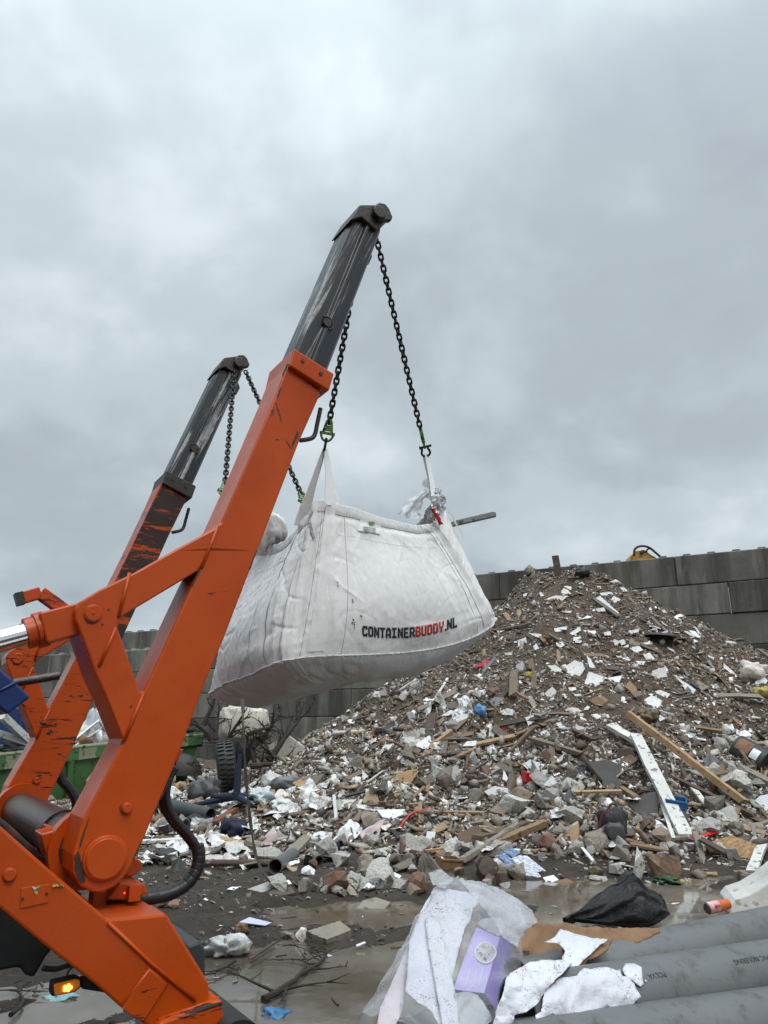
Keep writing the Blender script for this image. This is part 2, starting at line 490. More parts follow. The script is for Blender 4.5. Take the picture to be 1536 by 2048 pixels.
M_OR = orange_mat('orange_paint', .74, .70, 0, 0)
M_OR2 = orange_mat('scratched_orange_paint', .63, .565, 0, 3.1)
M_OR3 = orange_mat('worn_orange_paint', .60, .62, .535, 7.7)
M_CAST = simple('dark_cast_steel', (.022, .019, .017), (.045, .036, .030), 7, .5, .3, bump=.4, bscale=40)
def worn_steel():
    g = NT('scraped_boom_steel')
    c = g.n('ShaderNodeMapping'); ang = math.atan2(.905, .39)
    c.inputs['Rotation'].default_value = (0, 0, -LA); g.l(g.tc.outputs['Object'], c.inputs[0])
    c2 = g.n('ShaderNodeMapping'); c2.inputs['Rotation'].default_value = (0, ang, 0); c2.inputs['Scale'].default_value = (1, 1, 1); g.l(c.outputs[0], c2.inputs[0])
    c3 = g.n('ShaderNodeMapping'); c3.inputs['Scale'].default_value = (.5, 12, 12); g.l(c2.outputs[0], c3.inputs[0])
    n = g.noise(2.2, 7, .68, c3.outputs[0], .3)
    m = g.ramp(n, [(.50, 0.), (.545, .18), (.58, 1.)])
    col = g.mix(m, (.030, .032, .036), g.ramp(g.noise(30, 4, .6), [(.3, (.20, .20, .195)), (.7, (.44, .44, .43))]))
    return g.pbr(col, g.ramp(n, [(.4, .38), (.65, .55)]), .25, g.bump(n, .2, .004))
M_BOOM = worn_steel()
M_CHROME = simple('chrome_rod', (.72, .73, .74), (.80, .80, .81), 3, .08, 1.0, bump=0)
M_SHAFT = simple('greasy_steel_shaft', (.040, .030, .026), (.090, .075, .068), 5, .32, .6, stretch=(2, 8, 8), bump=.3)
M_HOSE = simple('black_rubber_hose', (.010, .010, .011), (.020, .020, .021), 8, .38, bump=.2)
M_BLACK = simple('black_plastic', (.011, .012, .013), (.022, .023, .024), 8, .5, bump=.2)
M_DGREY = simple('dark_grey_plastic', (.030, .034, .036), (.045, .050, .052), 6, .5, bump=.15)
M_BLUE = simple('blue_paint', (.004, .022, .105), (.006, .034, .150), 5, .38, speck=(.10, .09, .07), sp_scale=9, sp_th=.70, bump=.1)

def tri_fill(outer, hole=None):
    loops = [[Vector((x, y, 0)) for x, y in outer]]
    if hole: loops.append([Vector((x, y, 0)) for x, y in hole])
    return tessellate_polygon(loops)
def plate(mb, outer, hole, b0, b1, bsrc=None, m=0, off=0.0):
    """prism: outline given in photo pixels on plane bsrc, from b0 to b1"""
    bs = b0 if bsrc is None else bsrc
    o = [on(x, y, bs) for x, y in outer]; h = [on(x, y, bs) for x, y in hole] if hole else []
    prism(mb, o, h, b0+off, b1+off, m)
def prism(mb, o, h, b0, b1, m=0):
    n = len(o)+len(h); pts = o+h
    v = [T(a, b0, z) for a, z in pts]+[T(a, b1, z) for a, z in pts]
    f = []
    if h:
        for t in tri_fill(o, h): f.append(tuple(t)); f.append(tuple(i+n for i in t[::-1]))
    else:
        f.append(tuple(range(len(o)))); f.append(tuple(i+n for i in range(len(o)))[::-1])
    for st, L in ((0, len(o)), (len(o), len(h))):
        for i in range(L): a, b = st+i, st+(i+1) % L; f.append((a, b, b+n, a+n))
    mb.add(v, f, m)
def arc(cx, cy, r, n=20, a0=0, a1=360): return [(cx+r*math.cos(R(a0+(a1-a0)*i/n)), cy+r*math.sin(R(a0+(a1-a0)*i/n))) for i in range(n)]
def disc(mb, px, py, rpx, b0, b1, off=0., m=0, n=24):
    c = on(px, py, 0 if off == 0 else 0); e = on(px+rpx, py, 0); r = abs(e[0]-c[0])
    r = rpx*(( P3(px, py+1)-P3(px, py)).length)
    o = [(c[0]+r*math.cos(2*math.pi*i/n), c[1]+r*math.sin(2*math.pi*i/n)) for i in range(n)]
    prism(mb, o, [], b0+off, b1+off, m)
def lat_tube(mb, px, py, r, b0, b1, off=0., m=0, n=24):
    a, z = on(px, py, 0); mb.tube([T(a, b0+off, z), T(a, b1+off, z)], r, n, m)

ARM_OUT = [(643, 784), (599, 883), (515, 1103), (447, 1280), (413, 1360), (349, 1532), (288, 1678), (267, 1724), (251, 1752), (231, 1773), (206, 1785), (183, 1784), (160, 1773), (147, 1748), (146, 1710),
           (166, 1637), (244, 1488), (246, 1478), (216, 1402), (190, 1345), (176, 1305), (160, 1262), (151, 1238), (150, 1218), (160, 1203), (200, 1179), (271, 1144), (352, 1098), (430, 1056), (442, 1044), (498, 917), (555, 781), (574, 731)]
ARM_HOLE = [(242, 1234), (397, 1141), (403, 1133), (389, 1162), (286, 1385), (280, 1383), (235, 1254)]
ATH = .20
M_GREASE = simple('dark_grease', (.014, .010, .008), (.050, .022, .010), 30, .55, bump=.3)
GREASE = [[(149, 1712), (158, 1702), (162, 1722), (169, 1748), (171, 1764), (162, 1768), (153, 1752), (149, 1735)], [(243, 1608), (241, 1616), (243, 1625), (250, 1629), (246, 1630), (240, 1626), (238, 1616)],
 [(551, 806), (553, 805), (564, 842), (562, 843)], [(571, 882), (573, 882), (584, 897), (581, 897)], [(170, 1238), (175, 1243), (185, 1246), (196, 1243), (186, 1249), (174, 1247)], [(560, 776), (563, 776), (556, 796), (554, 792)], [(543, 820), (548, 818), (546, 828), (541, 834)],
 [(176, 1640), (180, 1632), (171, 1660), (163, 1690), (158, 1700), (160, 1684)], [(280, 1688), (283, 1684), (268, 1720), (266, 1718)], [(340, 1555), (342, 1555), (322, 1600), (320, 1600)], [(574, 727), (577, 728), (566, 752), (564, 750)], [(594, 862), (598, 866), (586, 893), (583, 890)], [(402, 1133), (405, 1136), (385, 1172), (383, 1168)], [(250, 1478), (246, 1487), (240, 1490), (244, 1480)], [(513, 1100), (515, 1102), (500, 1140), (498, 1138)]]
def lifting_arm(parent, off, mats):
    m_arm, m_col, m_low = mats
    mb = MB(); plate(mb, ARM_OUT, ARM_HOLE, 0, ATH, 0, 0, off)
    arm = mb.build('lifting_arm', m_arm, parent, bevel=.007, seg=2)
    # weld beads on the outer face
    for ln in ([(259, 1146), (237, 1234)], [(232, 1255), (198, 1333)], [(403, 1136), (436, 1052)], [(287, 1387), (248, 1482)]):
        pts = [T(*((lambda q: (q[0], off-.001, q[1]))(on(x, y, 0)))) for x, y in ln]
        w = MB(); w.tube(pts, .006, 6); w.build('weld_bead', m_arm, arm, smooth=True)
    # collar
    mb = MB(); plate(mb, [(583, 701), (663, 752), (653, 786), (575, 736)], None, 0, ATH+.05, 0, 0, off-.025)
    col = mb.build('collar', m_col, arm, bevel=.006)
    for x, y in ((600, 727), (636, 752)): mb = MB(); disc(mb, x, y, 3.6, -.030, -.02, off); mb.build('bolt', M_CAST, col)
    # telescopic inner boom
    base = (on(586, 716, 0), on(655, 760, 0)); tip = (on(706, 436, 0), on(772, 452, 0))
    prof = [(.0, .165), (.0, .045), (.06, .020), (.42, .020), (.47, .004), (.56, .004), (.60, .012), (.90, .020), (1., .055), (1., .165)]
    mb = MB(); n = len(prof); v = []
    for (L, Rr) in (base, tip):
        for (s, b) in prof: v.append(T(L[0]+(Rr[0]-L[0])*s, b+off, L[1]+(Rr[1]-L[1])*s))
    mb.add(v, [tuple(range(n)), tuple(range(n, 2*n))[::-1]]+[(k, (k+1) % n, n+(k+1) % n, n+k) for k in range(n)])
    ib = mb.build('inner_boom', M_BOOM, arm, bevel=.003)
    mb = MB(); a, z = on(655, 645, 0)
    mb.tube([T(a+.030*math.cos(t), off+.006, z+.030*math.sin(t)) for t in np.linspace(-1.3, 2.2, 10)], .006, 6); disc(mb, 655, 645, 8, -.002, .02, off)
    mb.build('lock_pin', M_CAST, arm, smooth='auto')
    # head with pin boss and lip
    mb = MB(); plate(mb, [(699, 442), (718, 411), (754, 411), (771, 424), (777, 441), (766, 446), (752, 462), (722, 436)], None, 0, .19, 0, 0, off-.008)
    hd = mb.build('boom_head', M_CAST, arm, bevel=.006)
    mb = MB()
    tear = [(748, 416), (762, 415), (773, 424), (790, 468), (783, 484), (762, 488), (744, 474), (740, 440)]
    prism(mb, [on(x, y, 0) for x, y in ([(742, 418), (752, 412), (764, 414), (772, 424), (779, 441), (777, 447), (752, 446)])], [], -.030+off, .0+off)
    prism(mb, [on(x, y, 0) for x, y in tear], [], .205+off, .235+off)
    prism(mb, [on(x-14, y+2, 0) for x, y in tear], [], .155+off, .180+off)
    disc(mb, 752, 432, 12, -.040, -.02, off)
    mb.build('chain_bracket', M_CAST, arm, bevel=.005)
    # pins and bolts on the outer face
    mb = MB(); disc(mb, 186, 1227, 18, -.006, .0, off); disc(mb, 186, 1227, 15.5, -.010, .0, off); disc(mb, 186, 1227, 2.5, -.013, 0, off); pin = mb.build('elbow_pin', m_arm, arm, bevel=.002)
    mb = MB(); disc(mb, 253, 1616, 12.5, -.004, 0, off); disc(mb, 253, 1616, 10, -.016, 0, off); mb.build('pin_bolt', m_arm, arm, bevel=.003)
    mb = MB(); disc(mb, 210, 1716, 47, -.012, 0, off, n=40); disc(mb, 210, 1716, 42, -.020, 0, off, n=40); mb.build('pivot_cap', m_arm, arm, bevel=.005)
    for x, y in ((217, 1219), (205, 1249), (262, 1413)): mb = MB(); disc(mb, x, y, 2.2, -.002, 0, off, n=8); mb.build('grease_hole', M_BLACK, arm)
    # grease smears and scuffs on the paint
    for k, pl in enumerate(GREASE if off == 0 else GREASE[:5]):
        mb = MB(); q = []
        for i, p in enumerate(pl):
            b = pl[(i+1) % len(pl)]; n_ = max(1, int(math.hypot(b[0]-p[0], b[1]-p[1])/5))
            for j in range(n_): t = j/n_; q.append((p[0]+(b[0]-p[0])*t+random.uniform(-.9, .9)*(j > 0), p[1]+(b[1]-p[1])*t+random.uniform(-.9, .9)*(j > 0)))
        prism(mb, [on(x, y, 0) for x, y in q], [], off-.0012, off+.001); mb.build('grease_smear', M_GREASE, arm)
    # grab handle rod
    mb = MB(); mb.tube(bez([P3(600, 881, .10)+LAT*off, P3(622, 877, .10)+LAT*off, P3(630, 868, .10)+LAT*off, P3(634, 850, .10)+LAT*off, P3(641, 817, .10)+LAT*off], 5), .010, 8)
    mb.build('locking_handle', M_CAST, arm, smooth='auto')
    return arm

TL = T(on(212, 1717)[0], .9, 0)
truck = thing('skip_loader_truck', 'orange skip loader truck rear with two telescopic lifting arms raised over the yard', 'truck', (TL.x, TL.y, 0))
ARM1 = lifting_arm(truck, 0., (M_OR, M_OR, M_OR))
ARM2 = lifting_arm(truck, LSP, (M_OR2, M_CAST, M_OR2))
ARM2['label'] = 'far lifting arm with scratched worn paint'
# worn dark upper section of the far arm: bare rusty skin plate 3 mm proud of the paint
mb = MB(); prism(mb, [on(x, y, 0) for x, y in [(641, 787), (600, 883), (516, 1100), (470, 1218), (418, 1110), (445, 1046), (498, 919), (555, 783), (577, 738)]], [], LSP-.003, LSP-.0005)
mb.build('bare_steel_face', M_OR3, ARM2)
# cylinder, clevis and bracket on the near arm
mb = MB()
c0 = on(186, 1227); A = T(c0[0], .10, c0[1]); q = on(-420, 1395, .10); Bp = T(q[0], .10, q[1]); ax = (Bp-A).normalized(); pz = ax.cross(LAT).normalized()
cl = MB(); cl.box(A+ax*.072, ax, LAT, pz, .075, .062, .050); clo = cl.build('cylinder_clevis', M_OR, truck, bevel=.006)
mb.tube([A+ax*.145, A+ax*.19], .050, 20); mb.tube([A+ax*.13, A+ax*.16], .058, 20)
mb.build('rod_collar', M_OR, clo, smooth='auto')
rd = MB(); rd.tube([A+ax*.18, Bp], .036, 24); rdo = rd.build('hydraulic_cylinder_rod', M_CHROME, truck, smooth='auto')
br = MB()
def bar(mb, p, q, w, t): 
    d = (q-p); L = d.length; d = d.normalized(); n = d.cross(LAT).normalized(); mb.box((p+q)/2, d, LAT, n, L/2, t, w)
p1, p2, p3 = P3(128, 1221, .17), P3(80, 1186, .17), P3(36, 1199, .17)
bar(br, p1, p2, .020, .022); bar(br, p2, p3, .019, .022)
br.build('hose_bracket', M_OR2, truck, bevel=.003)
bk = MB(); bar(bk, P3(47, 1196, .17), P3(31, 1200, .17), .0205, .024); bk.build('bracket_end', M_BLACK, truck)
# far cylinder rod seen between the arms
mb = MB(); mb.tube([P3(118, 1351, LSP-.35), P3(28, 1366, LSP-.35)], .020, 12); mb.build('steadying_rod', M_SHAFT, truck, smooth='auto')
# cross shaft on the arm pivots
a, z = on(205, 1712)
mb = MB(); mb.tube([T(a-.01, .19, z), T(a-.01, LSP+.02, z)], .082, 32); mb.tube([T(a-.01, .55, z), T(a-.01, .62, z)], .090, 32)
sh = mb.build('cross_shaft', M_SHAFT, truck, smooth='auto')
for b0_, b1_ in ((LSP-.06, LSP+.02), (.19, .25)): mb = MB(); mb.tube([T(a, b0_, z), T(a, b1_, z)], .123, 32); mb.build('shaft_flange', M_OR, truck, smooth='auto')

# side frame
FB = -.075
FR_OUT = [(-420, 1284), (0, 1652), (100, 1740), (215, 1838), (333, 1828), (418, 1966), (420, 1992), (438, 1994), (440, 2030), (418, 2055), (300, 2056), (242, 2015), (190, 1969), (85, 1888), (0, 1817), (-420, 1500)]
def frame_at(off, name):
    mb = MB(); plate(mb, FR_OUT, None, FB, FB+.16, FB, 0, off)
    f = mb.build(name, M_OR, truck, bevel=.008)
    mb = MB(); plate(mb, [(215, 1840), (331, 1830), (410, 1958), (402, 1992), (290, 2040)], None, FB+.16, FB+.42, FB, 0, off); mb.build('rear_box', M_OR, f, bevel=.008)
    return f
fr = frame_at(0, 'side_frame'); frame_at(LSP+.14, 'side_frame')
def onf(px, py, d=0.): a_, z_ = on(px, py, FB); return T(a_, FB-d, z_)
def fdisc(mb, px, py, rpx, h, n=20):
    r = rpx*(onf(px, py+1)-onf(px, py)).length; a_, z_ = on(px, py, FB)
    prism(mb, [(a_+r*math.cos(2*math.pi*i/n), z_+r*math.sin(2*math.pi*i/n)) for i in range(n)], [], FB-h, FB+.001)
mb = MB(); fdisc(mb, 19, 1749, 15, .003); fdisc(mb, 19, 1749, 12.5, .014); mb.build('frame_bolt', M_OR, fr, bevel=.003)
mb = MB(); prism(mb, [on(x, y, FB) for x, y in [(41, 1776), (98, 1768), (97, 1804), (40, 1817)]], [], FB-.004, FB+.001); npl = mb.build('name_plate', M_OR, fr, bevel=.001)
for x_, y_ in ((45, 1797), (93, 1787)): mb = MB(); fdisc(mb, x_, y_, 3, .007, 10); mb.build('plate_rivet', M_CAST, npl)
g = NT('sticker_scrap'); M_STK = g.pbr(g.ramp(g.noise(60, 2), [(.4, (.55, .42, .06)), (.5, (.02, .02, .02)), (.62, (.5, .5, .46))]), .5)
for pl in ([(62, 1772), (70, 1774), (79, 1772), (76, 1782), (73, 1789), (69, 1784), (66, 1776)], [(104, 1771), (110, 1768), (126, 1770), (127, 1773), (112, 1772), (105, 1774)]):
    mb = MB(); prism(mb, [on(x, y, FB) for x, y in pl], [], FB-.006, FB+.001); mb.build('sticker_remnant', M_STK, fr)
mb = MB(); prism(mb, [on(x, y, FB) for x, y in [(242, 2014), (298, 1939), (333, 1967), (286, 2040), (270, 2036)]], [], FB-.010, FB+.001); mb.build('patch_plate', M_OR2, fr, bevel=.002)
for ln in ([(242, 2014), (298, 1939), (333, 1967)], [(216, 1845), (300, 1925), (390, 2000)], [(315, 2038), (400, 2010), (437, 1996)]):
    mb = MB(); mb.tube([onf(x, y, .004) for x, y in ln], .006, 6); mb.build('frame_weld', M_OR, fr, smooth=True)
mb = MB(); prism(mb, [on(x, y, FB) for x, y in [(315, 2038), (438, 1994), (441, 2031), (416, 2058), (300, 2062)]], [], FB-.030, FB+.30); mb.build('rear_bumper_bar', M_OR2, truck, bevel=.008)
# brackets behind the pivot and in the middle of the frame
for pl, b0_, b1_ in (([(80, 1668), (150, 1650), (152, 1720), (96, 1722)], .22, .34), ([(95, 1650), (150, 1672), (150, 1690), (88, 1668)], .345, .42), ([(255, 1712), (283, 1722), (286, 1738), (262, 1756), (245, 1748)], .21, .30), ([(240, 1765), (290, 1768), (297, 1788), (250, 1800), (215, 1800)], .12, .40), ([(262, 1714), (282, 1722), (276, 1738), (256, 1728)], .31, .45)):
    mb = MB(); plate(mb, pl, None, b0_, b1_, b0_); mb.build('pivot_bracket', M_OR, truck, bevel=.005)
mb = MB(); plate(mb, [(-300, 1430), (20, 1650), (110, 1735), (190, 1815), (330, 1835), (330, 1890), (230, 1890), (100, 1830), (-300, 1600)], None, .36, LSP-.1, .36); mb.build('truck_bed', simple('greasy_bed', (.05, .018, .010), (.10, .035, .018), 5, .6, speck=(.02, .015, .012), sp_scale=12, sp_th=.5), truck, bevel=.01)
mb = MB(); c = P3(268, 1786, .10)
mb.box(c, UU, LAT, ZZ, .018, .012, .022); tl = mb.build('tail_lamp', M_OR, truck)
g = NT('red_lamp_glow'); e = g.n('ShaderNodeEmission'); e.inputs[0].default_value = (1, .03, .02, 1); e.inputs[1].default_value = 3; g.l(e.outputs[0], g.out.inputs[0])
mb = MB(); mb.tube([P3(249, 1786, .085), P3(249, 1786, .080)], .0035, 10); mb.build('lamp_glow', g.m, tl)
# hoses with spiral guard
hs = MB(); pth = [(352, 1535), (338, 1562), (334, 1600), (350, 1636), (374, 1664), (392, 1690), (398, 1712)]
hs.tube(bez([P3(x, y, .20) for x, y in pth], 8), .013, 10); hs.build('hydraulic_hose', M_HOSE, ARM1, smooth=True); hs = MB(); hs.tube(bez([P3(x-13+i*1.6, y+4, .24) for i, (x, y) in enumerate(pth)], 8), .013, 10); hs.build('hydraulic_hose', M_HOSE, ARM1, smooth=True)
sp = MB(); gp_ = bez([P3(x, y, .20) for x, y in [(394, 1690), (398, 1712), (392, 1742), (370, 1770), (335, 1788), (290, 1796), (240, 1798), (196, 1798)]], 14)
rr = [.0225+.0006*(1 if (i % 7) < 6 else -1) for i in range(len(gp_))]
sp.tube(gp_, rr, 14); sp.build('spiral_hose_guard', M_HOSE, ARM1, smooth='auto')
mb = MB(); p = P3(195, 1799, .19); mb.box(p, UU, LAT, ZZ, .022, .03, .026); mb.build('hose_clamp', M_OR, truck, bevel=.003)
hs = MB(); hp = bez([P3(x, y, LSP+.10) for x, y in [(119, 1500), (115, 1530), (121, 1556), (138, 1577), (150, 1596), (153, 1616), (146, 1640), (120, 1660)]], 8)
hs.tube(hp, [.025+.001*((i % 5) == 0) for i in range(len(hp))], 10); hs.build('hydraulic_hose', M_HOSE, ARM2, smooth='auto')
mb = MB(); plate(mb, [(350, 1500), (368, 1498), (352, 1532)], None, .03, .12, .03); mb.build('hose_bracket', M_OR, ARM1, bevel=.003); mb = MB(); plate(mb, [(348, 1512), (355, 1520), (340, 1545), (334, 1535)], None, .05, .15, .05); mb.build('hose_bracket', M_OR, ARM1, bevel=.003)
# blue tank corner between the arms
mb = MB(); plate(mb, [(-160, 1230), (-8, 1330), (30, 1364), (62, 1394), (16, 1429), (0, 1416), (-160, 1480)], None, .95, 1.25, .95)
mb.build('blue_stow_box', M_BLUE, truck, bevel=.01)
mb = MB(); mb.tube([P3(-20, 1392, .948), P3(33, 1364, .948)], .006, 6); mb.build('box_seam', M_BLUE, truck, smooth=True)
# amber side lamp, dark underside, rear box
g = NT('amber_lens'); amb = g.pbr(g.ramp(g.noise(25, 2), [(.3, (.45, .10, .004)), (.7, (.62, .17, .01))]), .18, Emission_Color=(1, .30, .02), Emission_Strength=.18)
lp = MB(); q0 = [(103, 1965), (150, 1954), (163, 1957), (164, 1974), (150, 1985), (106, 1994), (101, 1990)]
plate(lp, q0, None, .13, .17, .13); lamp = lp.build('side_marker_lamp', M_BLACK, truck, bevel=.005)
mb = MB(); plate(mb, [(107, 1968), (151, 1958), (159, 1960), (159, 1972), (148, 1981), (109, 1990)], None, .120, .14, .13); mb.build('lamp_lens', amb, lamp, bevel=.004)
g = NT('amber_bulb_glow'); e = g.n('ShaderNodeEmission'); e.inputs[0].default_value = (1, .42, .05, 1); e.inputs[1].default_value = 7; g.l(e.outputs[0], g.out.inputs[0])
mb = MB(); p = P3(135, 1976, .118)
for i in range(5):
    t = i*1.26; mb.tube([p+UU*.009*math.cos(t)+ZZ*.006*math.sin(t)-LAT*.002, p+UU*.009*math.cos(t)+ZZ*.006*math.sin(t)+LAT*.004], .0048, 8)
mb.build('bulb_glow', g.m, lamp)
mb = MB(); plate(mb, [(150, 1960), (205, 1950), (240, 1990), (165, 1978)], None, .14, .17, .14); mb.build('lamp_bracket', M_BLACK, truck); mb = MB(); mb.tube(bez([P3(85, 1936, .13), P3(112, 1938, .13), P3(150, 1930, .13), P3(190, 1950, .13)], 5), .008, 8); mb.tube(bez([P3(135, 1956, .14), P3(136, 1944, .14), P3(145, 1934, .14)], 5), .003, 6); mb.build('lamp_cable', M_BLACK, truck, smooth=True)
mb = MB(); plate(mb, [(-260, 1700), (20, 1790), (120, 1880), (92, 1915), (68, 1957), (50, 1950), (40, 1935), (0, 1942), (-260, 2000)], None, .30, .55, .30); mb.build('mudguard', M_BLACK, truck, bevel=.01)
mb = MB(); mb.tube([P3(-420, 1980, .34), P3(-420, 1980, .34)+LAT*.3], .48, 40); mb.build('rear_wheel', M_BLACK, truck, smooth='auto')
mb = MB(); mb.tube([P3(-420, 1980, .34)+LAT*1.2, P3(-420, 1980, .34)+LAT*1.5], .48, 40); mb.build('rear_wheel', M_BLACK, truck, smooth='auto')
mb = MB(); plate(mb, [(375, 1890), (402, 1882), (411, 1900), (412, 1958), (400, 1975), (360, 1960)], None, .30, .62, .30); mb.build('rear_light_box', M_DGREY, truck, bevel=.01)
mb = MB(); q = P3(430, 2062, .16); mb.tube([q-LAT*.2, q+LAT*.35], .085, 28); mb.build('stabiliser_roller', M_BLACK, truck, smooth='auto')
# ------------------------------------------------------------------ big bag
def fabric_mat():
    g = NT('woven_white_fabric')
    n = g.noise(3.0, 6, .6); n2 = g.noise(18, 5, .7)
    col = g.ramp(n, [(.3, (.66, .66, .655)), (.6, (.76, .76, .755)), (.8, (.80, .80, .795))])
    col = g.mix(g.ramp(g.noise(2.6, 7, .75, None, .6), [(.63, 0.), (.76, .5)]), col, (.30, .275, .25))
    col = g.mix(g.ramp(n2, [(.66, 0.), (.74, .6)]), col, (.34, .31, .28))
    w = g.n('ShaderNodeTexWave'); w.inputs['Scale'].default_value = 60; w.inputs['Distortion'].default_value = 1.5; w.bands_direction = 'Z'; g.l(g.tc.outputs['Object'], w.inputs[0])
    w2 = g.n('ShaderNodeTexWave'); w2.inputs['Scale'].default_value = 60; w2.inputs['Distortion'].default_value = 1.5; w2.bands_direction = 'X'; g.l(g.tc.outputs['Object'], w2.inputs[0])
    h = g.math('ADD', g.math('ADD', g.math('MULTIPLY', w.outputs['Fac'], .10), g.math('MULTIPLY', w2.outputs['Fac'], .10)), g.math('MULTIPLY', n2, .6))
    h = g.math('ADD', h, g.math('MULTIPLY', g.noise(1., 4, .6, g.co((34, 34, 4)), .6), 1.3))
    return g.pbr(col, .6, 0, g.bump(h, .45, .009))
M_FAB = fabric_mat()
M_STITCH = simple('dark_stitching', (.20, .20, .20), (.30, .295, .29), 20, .8, bump=0)
M_SEAM = simple('frayed_white_seam', (.55, .54, .52), (.70, .69, .67), 30, .8, bump=.4)
M_PRK = simple('black_print', (.014, .014, .016), (.030, .030, .032), 14, .6, bump=0, speck=(.5, .5, .5), sp_scale=34, sp_th=.665)
M_PRR = simple('red_print', (.50, .022, .014), (.42, .030, .022), 14, .6, bump=0, speck=(.6, .5, .5), sp_scale=34, sp_th=.665)
M_GREEN = simple('green_lacquer', (.15, .33, .055), (.085, .19, .032), 20, .45, speck=(.025, .025, .02), sp_scale=30, sp_th=.54, bump=.3)
M_CHAIN = simple('dark_chain_steel', (.012, .011, .010), (.028, .023, .020), 30, .45, .5, bump=.2)
M_FILM = None
def film_mat(name, tint, op, rough=.12):
    g = NT(name)
    tr = g.n('ShaderNodeBsdfTransparent'); tr.inputs[0].default_value = (*tint, 1)
    b = g.n('ShaderNodeBsdfPrincipled'); b.inputs['Base Color'].default_value = (.60, .61, .63, 1); b.inputs['Roughness'].default_value = rough*.6
    n = g.noise(14, 6, .7); g.l(g.bump(n, .5, .012), b.inputs['Normal'])
    lw = g.n('ShaderNodeLayerWeight'); lw.inputs[0].default_value = .35
    fac = g.math('ADD', g.math('MULTIPLY', lw.outputs['Facing'], .55), g.math('MULTIPLY', g.ramp(g.noise(7, 7, .75, None, .8), [(.45, op), (.75, op+.24)]), 1.))
    mx = g.n('ShaderNodeMixShader'); g.l(g.math('MINIMUM', fac, .95), mx.inputs[0]); g.l(tr.outputs[0], mx.inputs[1]); g.l(b.outputs[0], mx.inputs[2])
    g.l(mx.outputs[0], g.out.inputs[0]); return g.m
M_FILM = film_mat('clear_plastic_film', (.94, .94, .96), .045)
M_FILM2 = film_mat('milky_plastic_film', (.9, .9, .9), .36, .3)

LB = 1.03
bn, br_ = .43, .47       # near face plane: bottom, rim
def pt(px, py, b): a_, z_ = on(px, py, b); return np.array([a_, b, z_])
top = [pt(636, 1001, br_), pt(880, 990, br_), None, None]
bot = [pt(580, 1318, bn), pt(1003, 1236, bn), None, None]
top[2] = top[1]+[0, .80, .02]; top[3] = top[0]+[0, .80, .0]
bot[2] = bot[1]+[.0, LB, -.10]; bot[3] = bot[0]+[0, LB, -.10]
CEN = sum(bot)/4
def side_pt(C, s):
    i = int(math.floor(s)) % 4; f = s-math.floor(s)
    return C[i]*(1-f)+C[(i+1) % 4]*f, i, f
NRM = [np.array([0, -1., 0]), np.array([1., 0, 0]), np.array([0, 1., 0]), np.array([-1., 0, 0])]
SAG = [.135, .10, .12, .12]
TOPA, BOTA, NRMA = np.array(top), np.array(bot), np.array(NRM)
